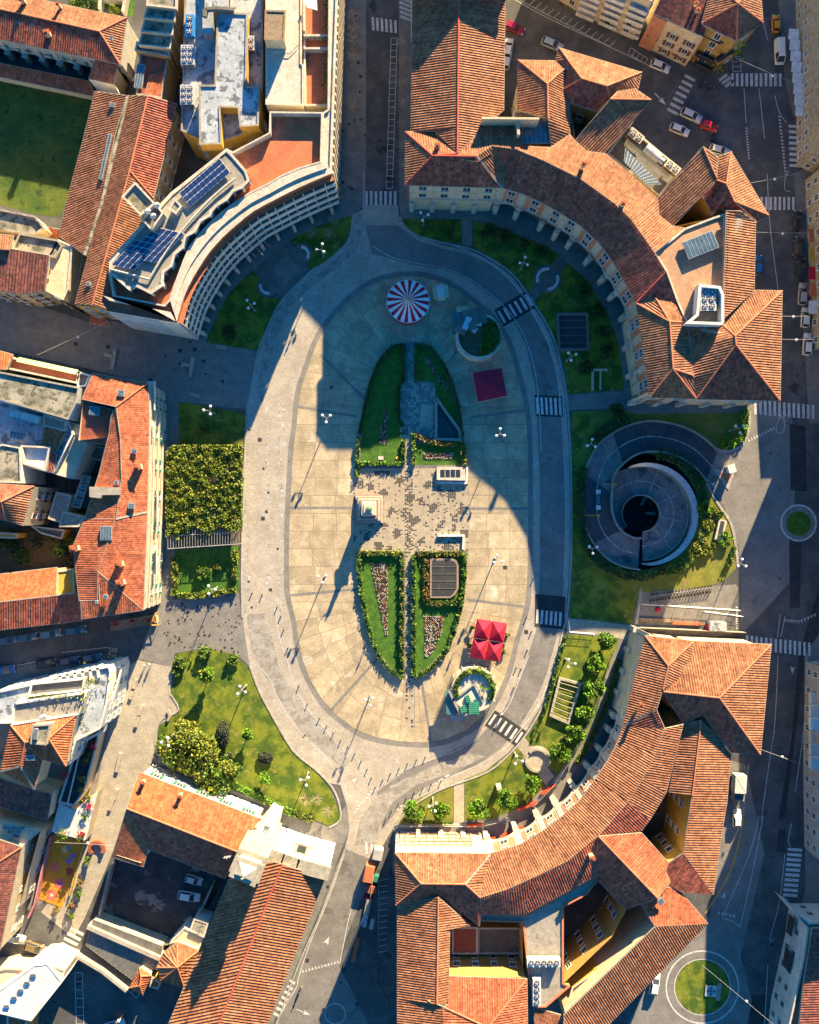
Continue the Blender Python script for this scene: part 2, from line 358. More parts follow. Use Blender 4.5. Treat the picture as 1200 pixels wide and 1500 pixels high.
def win_mesh(kind, w, h):
    key = (kind, w, h)
    if key in WIN: return WIN[key]
    mb = MB()                                  # lies in the XZ plane, outward = -Y, bottom at z=0
    mb.box((0, -0.02, 0), (w, 0.08, h), mi=1)
    for x in (-w / 2, w / 2): mb.box((x, -0.05, -0.05), (0.13, 0.18, h + 0.1), mi=0)
    mb.box((0, -0.05, h), (w + 0.26, 0.2, 0.13), mi=0); mb.box((0, -0.12, -0.12), (w + 0.4, 0.34, 0.1), mi=0)
    mb.box((0, -0.07, 0), (0.07, 0.06, h), mi=0)
    me = mb.build('window', [M['frame'], M['glass'] if kind != 'lit' else M['glass']]); d = me.data; bpy.data.objects.remove(me)
    sh = []
    if kind in ('green', 'brown'):
        for sgn in (-1, 1):
            m2 = MB(); m2.box((sgn * (w / 2 + w / 4 + 0.09), -0.1, 0), (w / 2, 0.09, h), mi=0)
            for i in range(int(h / 0.28)): m2.box((sgn * (w / 2 + w / 4 + 0.09), -0.15, 0.1 + i * 0.28), (w / 2 - 0.1, 0.04, 0.1), mi=0)
            o = m2.build('shutter', M['shutter'] if kind == 'green' else M['shutter_br']); loc = Vector(o.location); sh.append((o.data, loc)); bpy.data.objects.remove(o)
    WIN[key] = (d, sh, Vector((0, 0, 0)) if True else 0)
    return WIN[key]
def put_window(parent, p, nrm, kind='plain', w=1.1, h=1.7):
    d, sh, _ = win_mesh(kind, w, h)
    pl = Vector(WLOC.get(parent.name, tuple(parent.location)))
    o = bpy.data.objects.new('window', d); C.objects.link(o); o.parent = parent
    rz = math.atan2(nrm.y, nrm.x) + math.pi / 2
    o.location = Vector(p) + Vector((0, 0, -0.12)) - pl + Vector((nrm.x, nrm.y, 0)) * 0.1; o.rotation_euler = (0, 0, rz)
    for m, loc in sh:
        c = bpy.data.objects.new('shutter', m); C.objects.link(c); c.parent = o; c.location = loc + Vector((0, 0, 0.12))
    return o
def add_windows(parent, a, b, z0, z1, kind='plain', floor=3.4, step=3.2, w=1.1, h=1.7, base=1.2, margin=1.0, limit=90):
    """windows on the wall a->b (outward normal on the right of a->b for a ccw outline)"""
    d = Vector((b.x - a.x, b.y - a.y, 0)); L = d.length
    if L < 2.2: return
    d.normalize(); nrm = Vector((d.y, -d.x, 0)); n = max(1, int((L - 2 * margin + step * 0.4) / step)); nf = max(1, int((z1 - z0 - 0.6) / floor))
    for f in range(nf):
        z = z0 + base + f * floor
        if z + h > z1 - 0.2: continue
        for i in range(n):
            if NWIN.get(parent.name, 0) >= limit: return
            NWIN[parent.name] = NWIN.get(parent.name, 0) + 1
            t = L * (i + 0.5) / n
            put_window(parent, Vector((a.x, a.y, z)) + d * t, nrm, kind, w, h)
def faces_centre(a, b):
    d = Vector((b.x - a.x, b.y - a.y)); nrm = Vector((d.y, -d.x)); mid = Vector(((a.x + b.x) / 2, (a.y + b.y) / 2))
    if nrm.length < 1e-6: return False
    return (-mid).normalized().dot(nrm.normalized()) > 0.12
def hip_roof(root, nodes, faces, rm='tile', wall='cream', over=0.7, wb=0.0, win=None, ridge='ridge', z=None, amp=0.11, pitch=0.47, wfloor=3.4, wstep=3.2, walls=True):
    """nodes: key -> (px, py, z) as the photo shows them; faces: strings of keys or (string, (dx, dy) px slope direction, material)"""
    N = {k: W(*((p[0], p[1], p[2] if SQ is None or p[2] < SQ[0] else SQ[0] + (p[2] - SQ[0]) * SQ[1]) if True else p)) for k, p in nodes.items()}
    F = []; D = []; RM = []
    mats = [M[rm], M['ridge_red'] if ridge == 'red' else M[ridge], M['concrete']]; mid = {rm: 0}
    for f in faces:
        ks = f if isinstance(f, str) else f[0]; ks = list(ks)
        if area2([N[k] for k in ks]) < 0: ks.reverse()
        F.append(ks); D.append(None if isinstance(f, str) or f[1] is None else (f[1][0], -f[1][1]))
        r = rm if isinstance(f, str) or len(f) < 3 else f[2]
        if r not in mid: mid[r] = len(mats); mats.append(M[r])
        RM.append(mid[r])
    mb = MB()
    for ks, d, r in zip(F, D, RM): corrugate(mb, [N[k] for k in ks], mi=r, direction=d, amp=amp, pitch=pitch)
    loops, inner = outline(F)
    cen = {}
    for i, ks in enumerate(F):
        c = sum((N[k] for k in ks), Vector()) / len(ks)
        for j in range(len(ks)): cen.setdefault(frozenset((ks[j], ks[(j + 1) % len(ks)])), []).append(c)
    for a, b in inner:
        fn = [newell([N[k] for k in ks]) for ks in F if a in ks and b in ks]
        if len(fn) > 1 and fn[0].dot(fn[1]) > 0.9915: continue
        cs = cen[frozenset((a, b))]; m = (N[a] + N[b]) / 2
        up = Vector((0, 0, 0.08))
        if m.z > (cs[0].z + cs[1].z) / 2 + 0.05: mb.tube(N[a] + up, N[b] + up, 0.16, n=6, mi=1)
        else: ribbon3(mb, N[a], N[b], 0.4, 2)
    for lp in loops:
        P = [N[k] for k in lp]; n = len(P)
        for i in range(n):
            a, b = P[i], P[(i + 1) % n]; dn = Vector((0, 0, -0.32))
            mb.poly([a + dn, b + dn, b + Vector((0, 0, 0.02)), a + Vector((0, 0, 0.02))], 2)
            mb.tube(a + Vector((0, 0, -0.05)), b + Vector((0, 0, -0.05)), 0.1, n=5, mi=2)
    for ks in F: mb.poly([N[k] + Vector((0, 0, -0.42)) for k in ks[::-1]], 2)
    ro = mb.build('roof', mats, root)
    if walls:
        for lp in loops:
            P = offset(ccw([N[k] for k in lp]), over); n = len(P); wbm = MB()
            for i in range(n):
                a, b = P[i], P[(i + 1) % n]
                wbm.poly([(a.x, a.y, wb), (b.x, b.y, wb), (b.x, b.y, b.z - 0.1), (a.x, a.y, a.z - 0.1)], 0)
            wbm.build('wall', M[wall], root)
            if win:
                for i in range(n):
                    a, b = P[i], P[(i + 1) % n]
                    if faces_centre(a, b): add_windows(root, a, b, wb, min(a.z, b.z), win, floor=wfloor, step=wstep)
    return ro
def ribbon3(mb, a, b, w, mi):
    d = (b - a); h = Vector((-d.y, d.x, 0))
    if h.length < 1e-6: return
    h = h.normalized() * (w / 2); u = Vector((0, 0, 0.09)); mb.poly([a - h + u, b - h + u, b + h + u, a + h + u], mi)
def flat_block(root, pts, z, wall='cream', deck='concrete', par=0.7, cop='travertine', wb=0.0, win=None, pw=0.35, name='roof', wfloor=3.4, wstep=3.0, ww=1.1, wh=1.6, skip_wall=False):
    """pts in photo pixels at the parapet top (height z)"""
    P = ccw(Ws(pts, z)); I = offset(P, pw); n = len(P); mb = MB()
    mb.poly([(q.x, q.y, z - par) for q in I], 0)
    for i in range(n):
        a, b, c, d = P[i], P[(i + 1) % n], I[(i + 1) % n], I[i]
        mb.poly([a, b, c, d], 1)
        mb.poly([(d.x, d.y, z), (c.x, c.y, z), (c.x, c.y, z - par), (d.x, d.y, z - par)], 1)
    mb.build(name, [M[deck], M[cop]], root)
    if not skip_wall:
        w = MB(); Q = offset(P, 0.06)
        for i in range(n):
            a, b = Q[i], Q[(i + 1) % n]; w.poly([(a.x, a.y, wb), (b.x, b.y, wb), (b.x, b.y, z - 0.02), (a.x, a.y, z - 0.02)], 0)
            if win and faces_centre(a, b): add_windows(root, a, b, wb, z - par, win, floor=wfloor, step=wstep, w=ww, h=wh)
        w.build('wall', M[wall], root)
    return P
def house(name, c, label, cat='building', group=None):
    return empty(name, W(c[0], c[1]), label, cat, group)
def chimney(root, px, py, z, s=0.8, h=1.3, m='cream', top='tile_red'):
    p = W(px, py, z); mb = MB(); mb.box((p.x, p.y, z - 0.8), (s, s * 0.8, h + 0.8), 0.2, 0); mb.box((p.x, p.y, z + h), (s + 0.3, s + 0.1, 0.14), 0.2, 1)
    mb.box((p.x, p.y, z + h + 0.14), (s * 0.5, s * 0.5, 0.25), 0.2, 1)
    mb.build('chimney', [M[m], M[top]], root)
def skylight(root, px, py, z, w, h, rz=0.0, bars=2, tilt=0.0):
    p = W(px, py, z); mb = MB(); mb.box((p.x, p.y, z - 0.25), (w, h, 0.5), rz, 0); mb.box((p.x, p.y, z + 0.25), (w - 0.25, h - 0.25, 0.03), rz, 1)
    R = Matrix.Rotation(rz, 3, 'Z')
    for i in range(1, bars + 1):
        q = p + R @ Vector((-w / 2 + w * i / (bars + 1), 0, 0)); mb.box((q.x, q.y, z + 0.26), (0.07, h - 0.2, 0.06), rz, 0)
    mb.build('skylight', [M['steel'], M['glass_blue']], root)
# ---------- the setting ----------
from mathutils.geometry import tessellate_polygon
def sheet(name, pts, z, m, holes=(), kind='structure', smooth=0, closed=True):
    if smooth: pts = smooth_line(pts, smooth, closed=True)
    loops = [[Vector((*W(p[0], p[1]).xy, z)) for p in pts]] + [[Vector((*W(p[0], p[1]).xy, z)) for p in h] for h in holes]
    flat = [p for l in loops for p in l]; mb = MB()
    for t in tessellate_polygon(loops):
        tri = [flat[i] for i in t]
        if area2(tri) < 0: tri.reverse()
        mb.poly(tri)
    mb.v = mb.v
    o = mb.build(name, M[m] if isinstance(m, str) else m, weld=True); return tag(o, kind=kind)
RC = (937, 749); RR = 86
pit = [(RC[0] + RR * math.cos(t), RC[1] + RR * math.sin(t)) for t in [2 * math.pi * i / 72 for i in range(72)]]
B = 6000
sheet('ground', [(-B, -B), (1200 + B, -B), (1200 + B, 1500 + B), (-B, 1500 + B)], 0.0, 'asphalt', [pit])
PL = [(432,575),(427,625),(422,662),(420,700),(417,760),(416,850),(419,880),(427,912),(432,950),(442,985),(460,1020),(480,1045),(505,1066),(532,1082),(575,1092),(625,1095),(660,1088),(690,1074),(715,1052),(735,1020),(750,985),(762,935),(777,885),(781,800),(781,700),(780,640),(775,592),(765,550),(750,500),(725,462),(700,440),(662,412),(625,399),(585,398),(545,408),(510,432),(482,462),(462,490),(450,520),(440,550)]
RO = [(357,700),(360,640),(362,600),(370,560),(378,515),(388,490),(400,462),(415,438),(456,397),(475,386),(502,363),(513,345),(517,315),(533,306),(533,300),(583,300),(585,325),(612,348),(650,359),(690,368),(725,386),(750,405),(767,427),(795,470),(810,500),(820,537),(828,580),(833,650),(835,720),(835,800),(833,850),(829,900),(820,935),(812,980),(795,1030),(770,1072),(745,1102),(712,1129),(665,1147),(640,1157),(610,1173),(590,1190),(577,1212),(560,1240),(552,1262),(505,1243),(512,1215),(508,1180),(499,1150),(482,1147),(460,1125),(430,1100),(400,1050),(380,1012),(367,980),(360,940),(355,900),(354,850),(355,780)]
sheet('ring_road', RO, 0.004, 'ring')
# darker eastern carriageway, pale worn strips on the west one
sheet('road_resurfacing', [(583,330),(612,352),(650,364),(690,374),(722,390),(747,410),(762,430),(788,475),(803,505),(815,545),(822,590),(827,650),(829,720),(829,800),(827,850),(822,900),(815,935),(800,990),(788,1020),(760,1066),(735,1095),(700,1120),(660,1137),(620,1155),(580,1190),(560,1215),(552,1160),(600,1125),(637,1111),(700,1082),(735,1045),(765,985),(785,925),(790,880),(791,800),(791,700),(788,640),(783,560),(770,505),(752,468),(735,447),(705,422),(680,407),(650,395),(612,389),(575,380),(545,372),(535,330)], 0.008, 'asphalt_grey')
sheet('road_wear', [(361,900),(388,898),(398,930),(408,975),(425,1010),(447,1040),(480,1070),(500,1095),(512,1120),(500,1125),(470,1098),(435,1062),(410,1025),(385,985),(368,950)], 0.009, 'ring_worn')
sheet('road_wear', [(395,455),(430,425),(470,398),(500,372),(514,350),(522,315),(531,312),(529,345),(520,370),(490,395),(450,425),(425,450),(408,490),(395,530),(385,590),(376,580),(384,520)], 0.009, 'ring_worn')
sheet('road_wear', [(548,1170),(575,1150),(620,1128),(690,1103),(712,1108),(660,1132),(610,1150),(575,1175),(556,1210),(552,1240),(520,1238),(528,1200)], 0.0095, 'ring_worn')
sheet('plaza_border', PL, 0.012, 'pave', smooth=3)
# slabs of the oval plaza
PI_ = []
cx, cy = 600.0, 745.0
def shrink(P, d): 
    q = offset(ccw([Vector((p[0], -p[1], 0)) for p in P]), d); return [(v.x, -v.y) for v in q]
PLs = smooth_line(PL, 3, closed=True); PLi = shrink(PLs, 7)
GI = [(524,808),(523,720),(524,680),(527,640),(533,600),(542,560),(553,530),(572,510),(600,503),(625,508),(648,530),(662,560),(672,600),(679,640),(684,690),(687,745),(686,800),(683,830),(678,870),(668,920),(650,960),(625,985),(600,997),(575,985),(550,955),(538,915),(530,870),(526,830)]
GIo = smooth_line(GI, 3, closed=True)
def hit(P, o, d):
    best = None
    for i in range(len(P)):
        a, b = P[i], P[(i + 1) % len(P)]; ex, ey = b[0] - a[0], b[1] - a[1]; den = d[0] * ey - d[1] * ex
        if abs(den) < 1e-9: continue
        t = ((a[0] - o[0]) * ey - (a[1] - o[1]) * ex) / den; s = ((a[0] - o[0]) * d[1] - (a[1] - o[1]) * d[0]) / den
        if t > 0 and 0 <= s <= 1 and (best is None or t < best): best = t
    return (o[0] + d[0] * best, o[1] + d[1] * best)
rays = []
ys = [570 + i * 26.0 for i in range(13)]
for y in ys: rays.append(((602, y), (-1, 0)))
na = 19
for i in range(1, na): t = math.pi * i / na; rays.append(((602, ys[-1]), (-math.cos(t), math.sin(t))))
for y in ys[::-1]: rays.append(((602, y), (1, 0)))
for i in range(1, na): t = math.pi * i / na; rays.append(((602, ys[0]), (math.cos(t), -math.sin(t))))
M['slab'] = mat('pale_concrete_slabs', (0.46, 0.375, 0.25), (0.34, 0.28, 0.19), rough=0.9, scale=0.3, detail=12, contrast=(0.4, 0.62), c3=(0.49, 0.435, 0.33), s3=0.22, f3=0.58, island=0.14, bump=0.004, bscale=12)
M['joint'] = mat('slab_joint', (0.20, 0.16, 0.11))
sheet('plaza_joints', PLi, 0.016, 'joint')
sb = MB(); NR = len(rays)
for i in range(NR):
    o1, d1 = rays[i]; o2, d2 = rays[(i + 1) % NR]
    a0, a1, b0, b1 = hit(GIo, o1, d1), hit(PLi, o1, d1), hit(GIo, o2, d2), hit(PLi, o2, d2)
    wide = math.hypot(a1[0] - a0[0], a1[1] - a0[1]); nn = 3 if wide > 85 else 2
    cuts = [0] + [(k + rnd.uniform(-0.12, 0.12)) / nn for k in range(1, nn)] + [1]
    g = 0.012
    for k in range(nn):
        t0, t1 = cuts[k], cuts[k + 1]
        q = [(a0[0] + (a1[0] - a0[0]) * t, a0[1] + (a1[1] - a0[1]) * t) for t in (t0, t1)] + [(b0[0] + (b1[0] - b0[0]) * t, b0[1] + (b1[1] - b0[1]) * t) for t in (t1, t0)]
        P = ccw([Vector((*W(*p).xy, 0.020)) for p in q])
        try: P = offset(P, 0.045)
        except Exception: pass
        sb.poly(P)
sb_o = tag(sb.build('plaza_slabs', M['slab']), kind='structure')
# dark drainage bands across the slabs
db = MB()
for a, b in (((437,596),(523,610)),((425,744),(517,744)),((426,872),(524,863)),((480,1046),(552,966)),((618,1000),(632,1090)),((683,878),(776,890)),((687,612),(776,600)),((687,745),(780,745)),((596,998),(596,1066)),((606,998),(606,1066)),((700,455),(660,530)),((470,520),(535,585))):
    ribbon(db, [a, b], 0.55, 0.024)
tag(db.build('drain_bands', M['pave']), kind='structure')
# pavements
sheet('pedestrian_street', [(-400,300),(0,430),(150,478),(164,470),(290,497),(304,500),(379,515),(361,600),(262,588),(262,650),(256,805),(255,878),(350,868),(355,905),(366,975),(345,958),(300,949),(256,957),(253,977),(203,965),(215,930),(236,880),(236,590),(218,562),(130,540),(0,512),(-400,400)], 0.006, 'pave')
sheet('pavement', [(497,-400),(536,-400),(536,300),(517,315),(500,320),(462,332),(424,352),(455,397),(416,438),(369,396),(335,430),(320,457),(301,502),(280,505),(255,470),(300,300),(490,240)], 0.007, 'pave')
sheet('pavement', [(583,-400),(620,-400),(620,280),(940,300),(960,590),(1120,585),(1110,604),(932,606),(905,598),(832,601),(828,580),(862,576),(915,572),(912,545),(905,500),(890,460),(860,410),(832,385),(781,442),(772,430),(821,375),(800,360),(762,345),(725,330),(692,322),(691,361),(677,358),(677,321),(587,320),(585,300)], 0.007, 'pave')
sheet('street', [(203,967),(253,977),(250,1017),(230,1062),(228,1092),(220,1125),(186,1190),(160,1262),(124,1345),(108,1375),(90,1360),(60,1336),(88,1300),(123,1230),(143,1150),(155,1090),(178,980)], 0.0065, 'pave_lt')
sheet('pavement', [(262,1040),(250,1017),(236,1040),(231,1062),(250,1052)], 0.010, 'pave_lt')
sheet('pavement', [(232,1108),(337,1157),(420,1186),(482,1212),(499,1200),(499,1190),(507,1180),(512,1215),(500,1245),(470,1330),(440,1400),(400,1500),(380,1500),(480,1240),(390,1195),(225,1125)], 0.0068, 'pave')
sheet('pavement', [(577,1212),(680,1203),(720,1200),(770,1180),(800,1150),(817,1135),(857,1082),(887,995),(907,935),(875,932),(831,929),(829,908),(930,915),(1085,925),(940,960),(900,1110),(800,1240),(720,1280),(575,1280)], 0.0055, 'pave')
sheet('garden_path', [(665,1146),(680,1140),(680,1205),(665,1205)], 0.0125, 'pave_lt')
sheet('street', [(505,1243),(552,1262),(552,1275),(528,1320),(505,1380),(497,1415),(540,1500),(560,1560),(380,1560),(430,1440),(468,1340),(490,1275)], 0.0075, 'asphalt_grey')
sheet('street', [(1095,600),(1160,606),(1165,700),(1160,850),(1110,905),(1085,930),(1085,860),(1082,800),(1060,740),(1035,705),(1048,655),(1075,660),(1090,640)], 0.0055, 'asphalt_grey')
sheet('street', [(1058,1110),(1092,1120),(1120,1250),(1085,1400),(1110,1500),(890,1560),(950,1440),(1040,1340),(1048,1300)], 0.0055, 'asphalt_grey')
sheet('street_patch', [(1157,620),(1180,625),(1182,720),(1158,718)], 0.0085, 'asphalt_new'); sheet('street_patch', [(1156,770),(1174,792),(1172,890),(1157,892)], 0.0085, 'asphalt_new')
sheet('street_patch', [(1140,1215),(1152,1215),(1150,1248),(1138,1248)], 0.0085, 'asphalt_new'); sheet('street_patch', [(1103,1457),(1123,1457),(1123,1500),(1095,1500)], 0.0085, 'asphalt_new')
sheet('street_patch', [(1170,960),(1200,860),(1230,860),(1175,1000),(1150,1200),(1140,1200),(1160,1080)], 0.0082, 'asphalt_new')
sheet('pavement', [(1178,960),(1220,900),(1240,1600),(1165,1600),(1160,1400),(1180,1300),(1178,1140)], 0.0095, 'pave')
sheet('pavement', [(1140,0),(1150,120),(1162,170),(1190,190),(1260,200),(1260,-50),(1150,-50)], 0.0095, 'pave')
sheet('pavement', [(1163,255),(1175,248),(1240,240),(1240,620),(1185,620),(1182,560),(1172,400)], 0.0095, 'pave')
sheet('street', [(780,-60),(960,60),(1040,100),(1060,130),(1090,190),(1050,215),(980,200),(800,100),(735,40),(735,-60)], 0.0055, 'asphalt')
sheet('pavement', [(-30,985),(40,975),(150,957),(176,983),(178,980),(205,965),(215,985),(150,1140),(110,1230),(60,1330),(0,1340),(-30,1330)], 0.0052, 'pave')
sheet('yard_ground', [(160,1268),(217,1245),(330,1286),(300,1340),(262,1375),(130,1345)], 0.0095, 'yard')
sheet('yard_ground', [(0,770),(112,790),(110,832),(0,845)], 0.0095, 'soil')
sheet('kerb_line', [(0,0),(0,0.1),(0.1,0)], -0.02, 'kerb') if False else None
# kerbs
kb = MB()
for ln, w in (([(357,700),(360,640),(362,600),(370,560),(378,515),(388,490),(400,462),(415,438),(456,397),(475,386),(502,363),(513,345),(517,315)], .3), ([(366,975),(380,1012),(400,1050),(430,1100),(460,1125),(482,1147),(495,1170),(499,1200),(482,1212)], .35), ([(355,780),(354,850),(355,905)], .3),
              ([(585,318),(595,334),(612,346),(650,356),(690,365),(725,383),(752,403),(769,425),(797,468),(812,498),(822,537),(830,580),(835,650),(837,720),(837,800),(835,850),(831,900),(822,935),(814,980),(797,1030),(772,1074),(747,1104),(714,1131),(665,1149),(640,1159),(612,1175),(592,1192),(579,1210)], .35),
              ([(1035,708),(1052,738),(1070,765),(1078,800),(1081,830)], .5), ([(1098,603),(1098,622),(1092,645),(1078,658),(1060,661),(1047,656)], .5),
              ([(250,1017),(262,1040),(240,1052),(231,1064),(228,1092)], .3), ([(183,1000),(170,1050),(155,1110),(138,1190),(126,1230)], .3), ([(505,1245),(472,1335),(443,1400),(405,1500)], .3)):
    ribbon(kb, smooth_line(ln, 3), w, 0.0, zt=0.13)
tag(kb.build('kerb', M['kerb']), kind='structure')
# markings
wm = MB(); wo = MB(); ym = MB(); Z1 = 0.028
def line(pts, w=0.13, m=None, z=Z1): ribbon(m or wm, smooth_line(pts, 4) if len(pts) > 2 else pts, w, z)
for l in ([(585,325),(612,345),(650,356),(687,368),(725,391),(762,427),(785,465),(802,497),(815,545),(822,600),(826,660),(828,720),(828,800),(826,850)],
          [(545,360),(575,377),(612,386),(650,393),(680,405),(705,420),(735,445),(757,472),(772,502),(784,545),(790,600),(793,660)],
          [(775,960),(765,985),(747,1030),(735,1047)], [(700,1082),(672,1098),(637,1111),(600,1125),(575,1137),(547,1160)], [(402,892),(405,905),(410,935),(420,965),(430,1000),(442,1025),(455,1043),(475,1067),(497,1092),(525,1115),(547,1160)],
          [(369,970),(390,987),(405,1017),(420,1047),(442,1075),(467,1100),(487,1122),(502,1145),(511,1172)], [(815,960),(807,990),(790,1030),(762,1070),(740,1095),(712,1115),(660,1138)],
          [(505,1250),(480,1320),(455,1380),(438,1430),(435,1445),(420,1470),(404,1500)], [(537,1262),(515,1330),(503,1385),(498,1412)]): line(l)
for l in ([(752,-2),(800,25),(900,72),(975,108)], [(1125,60),(1105,-20)], [(1112,130),(1120,203)], [(1090,130),(1093,180)], [(1135,140),(1142,165),(1152,180)], [(1124,255),(1128,330),(1140,425)], [(1156,250),(1150,262),(1150,278),(1157,280)], [(1140,960),(1135,1060),(1128,1110),(1115,1200)], [(1097,1120),(1092,1160),(1088,1200)], [(1118,1195),(1102,1280),(1084,1358)], [(1112,1195),(1098,1250),(1058,1345)],
          [(1058,1345),(1070,1348),(1084,1358)], [(1182,960),(1178,1060),(1165,1160)], [(1150,1250),(1142,1320),(1128,1375),(1134,1375)], [(1125,1413),(1120,1500)], [(1160,1205),(1155,1230),(1158,1240)], [(1143,900),(1139,933)], [(1150,903),(1144,933)], 
          [(1141,612),(1148,612),(1148,632),(1137,632),(1141,612)], [(533,306),(533,250)], [(25,975),(60,968)], [(0,940),(125,927)], [(90,956),(160,948)]): line(l)
# parking bays
def bays(a, b, n, d, w=0.11, end=True):
    for i in range(n + 1):
        t = i / n; x, y = a[0] + (b[0] - a[0]) * t, a[1] + (b[1] - a[1]) * t; ribbon(wm, [(x, y), (x + d[0], y + d[1])], w, Z1)
    ribbon(wm, [a, b], w, Z1)
    if end: ribbon(wm, [(a[0] + d[0], a[1] + d[1]), (b[0] + d[0], b[1] + d[1])], w, Z1)
bays((573,56), (566,276), 24, (9,0)); bays((584,0),(586,28),5,(0,0)) if False else None
bays((766,3), (893,68), 14, (9,-8), end=False); bays((555,1290),(554,1395),12,(13,-2),end=False); bays((110,1425),(112,1500),6,(11,0)); bays((146,1410),(200,1462),8,(6,-9)); bays((1072,83),(1074,105),3,(12,0)); bays((920,78),(945,94),4,(4,-8))
# zebra crossings
def zebra(c, along, n, ln, w=0.5, m=None, dark=None, gap=1.0, zl=0.0):
    """c centre px, along = px vector between stripes, ln = stripe vector px"""
    if dark:
        e = 0.5 * n; q = [(c[0] + sx * along[0] * e + sy * ln[0] * dark, c[1] + sx * along[1] * e + sy * ln[1] * dark) for sx, sy in ((-1, -1), (1, -1), (1, 1), (-1, 1))]
        P = ccw([Vector((*W(*p).xy, 0.0245)) for p in q]); dk.poly(P)
    for i in range(n):
        t = i - (n - 1) / 2; x, y = c[0] + along[0] * t, c[1] + along[1] * t
        ribbon(m or wm, [(x - ln[0] / 2, y - ln[1] / 2), (x + ln[0] / 2, y + ln[1] / 2)], w, Z1)
dk = MB()
zebra((755,452), (8.0,-4.8), 6, (10,17), 0.55, dark=0.72); zebra((804,595), (6.7,0.3), 6, (1.5,25), 0.5, dark=0.62); zebra((804,905), (6.7,0.8), 6, (-1.2,20), 0.5); 
dk.poly(ccw([Vector((*W(*p).xy, 0.0245)) for p in ((784,870),(829,874),(826,922),(783,918))]))
zebra((741,1067), (7.8,5.2), 6, (10,-15), 0.5, dark=0.75); zebra((563,37), (6.6,0.9), 6, (1,19), 0.5); zebra((594,10), (0.3,6.8), 6, (17,7), 0.5); zebra((558,290), (7,0), 7, (0,20), 0.5)
zebra((1108,117), (7,0.0), 11, (0,19), 0.55); zebra((1064,118), (4.5,4.5), 3, (12,-9), 0.6); zebra((998,139), (-4.2,8.2), 7, (15,8), 0.6); zebra((1165,214), (0.2,8.2), 8, (18,1), 0.6); zebra((1139,298), (6.6,0), 8, (0,19), 0.5)
zebra((1149,600), (7,0.6), 13, (0.3,21), 0.55); zebra((1140,946), (7,0.8), 14, (0,20), 0.5); zebra((1161,1278), (-0.8,7.4), 10, (21,1.5), 0.6); zebra((102,1383), (4.2,-7.5), 6, (20,10), 0.65); zebra((545,1245), (8,3), 3, (1,18), 0.5); zebra((1170,20),(0,0),0,(1,1))
# give-way teeth
def teeth(a, b, n, h, m=None):
    for i in range(n):
        t = (i + 0.5) / n; x, y = a[0] + (b[0] - a[0]) * t, a[1] + (b[1] - a[1]) * t; dx, dy = (b[0] - a[0]) / n * 0.36, (b[1] - a[1]) / n * 0.36
        wm.poly(ccw([Vector((*W(*p).xy, Z1)) for p in ((x - dx, y - dy), (x + dx, y + dy), (x + h[0], y + h[1]))]))
teeth((1092,186),(1096,234),12,(4,0)); teeth((1140,168),(1150,258),18,(4.5,1)); teeth((1096,648),(1136,628),10,(-2,-5)); teeth((1148,907),(1172,909),9,(0,5)); teeth((1172,909),(1196,898),5,(0,5)); teeth((1078,888),(1078,922),10,(4,0)); teeth((442,1425),(498,1410),12,(-1,-4.5)); teeth((1050,1338),(1078,1344),5,(0,-5)); teeth((520,1192),(547,1158),8,(-5,-2))
# arrows
def arrow(x, y, a, s=1.0, head_only=False):
    ca, sa = math.cos(a), math.sin(a)
    def R(u, v): return Vector((*W(x + (u * ca - v * sa) * s, y + (u * sa + v * ca) * s).xy, Z1))
    wm.poly(ccw([R(8, 0), R(-4, 4), R(-2, 0)])); wm.poly(ccw([R(8, 0), R(-4, -4), R(-2, 0)]))
    if not head_only: wm.poly(ccw([R(-16, -0.8), R(-2, -0.8), R(-2, 0.8), R(-16, 0.8)]))
arrow(1024,680,0.95); arrow(1045,709,1.0,0.7,True); arrow(479,1379,-1.1,1.0,True); arrow(519,1143,-0.6,0.8,True); arrow(1060,1313,-1.2,0.9,True); arrow(1161,980,1.6,0.9,True); arrow(448,1484,0.4,0.9); arrow(970,148,0.8,1.0)
for c, rx, ry, w in (((1029,1446),53,53,0.3), ((1170,766),25.5,26,0.35), ((491,1485),15,15,0.2), ((1029,1446),41,41,0.16)):
    ribbon(wm, [(c[0] + rx * math.cos(t), c[1] + ry * math.sin(t)) for t in [2 * math.pi * i / 48 for i in range(48)]], w, Z1, closed=True)
ribbon(ym, smooth_line([(1090,1190),(1082,1235),(1066,1285),(1033,1338)], 4), 0.3, Z1)
for i in range(170):      # worn paint flecks on the west road
    x = rnd.choice([361, 363, 391, 392, 409, 411, 414]) + rnd.uniform(-2.5, 2.5); y = rnd.uniform(590, 900); ribbon(wo, [(x, y), (x + rnd.uniform(-.8, .8), y + rnd.uniform(1, 9))], rnd.uniform(0.06, 0.4), 0.026 + i * 1e-5)
for i in range(60):       # manhole covers and patched squares
    x, y = rnd.choice([(rnd.uniform(1095, 1180), rnd.uniform(620, 1480)), (rnd.uniform(430, 540), rnd.uniform(1250, 1490)), (rnd.uniform(430, 780), rnd.uniform(560, 1080)), (rnd.uniform(100, 350), rnd.uniform(500, 570)), (rnd.uniform(500, 535), rnd.uniform(20, 290)), (rnd.uniform(360, 415), rnd.uniform(600, 900))]); s_ = rnd.choice([1.6, 2.2, 2.8]); dk.poly(ccw([Vector((*W(x + a * s_, y + b * s_).xy, 0.0252)) for a, b in ((-1, -1), (1, -1), (1, 1), (-1, 1))]))
for a in range(9): ribbon(wo, [(577 + a * 9.3, 1188 - a * 6.2), (584 + a * 9.3, 1184 - a * 6.2)], 0.45, 0.027)
for a in range(7): ribbon(wm, [(432 - a * 3.6, 1441 + a * 8), (425 - a * 4, 1436 + a * 8)], 0.6, 0.027)
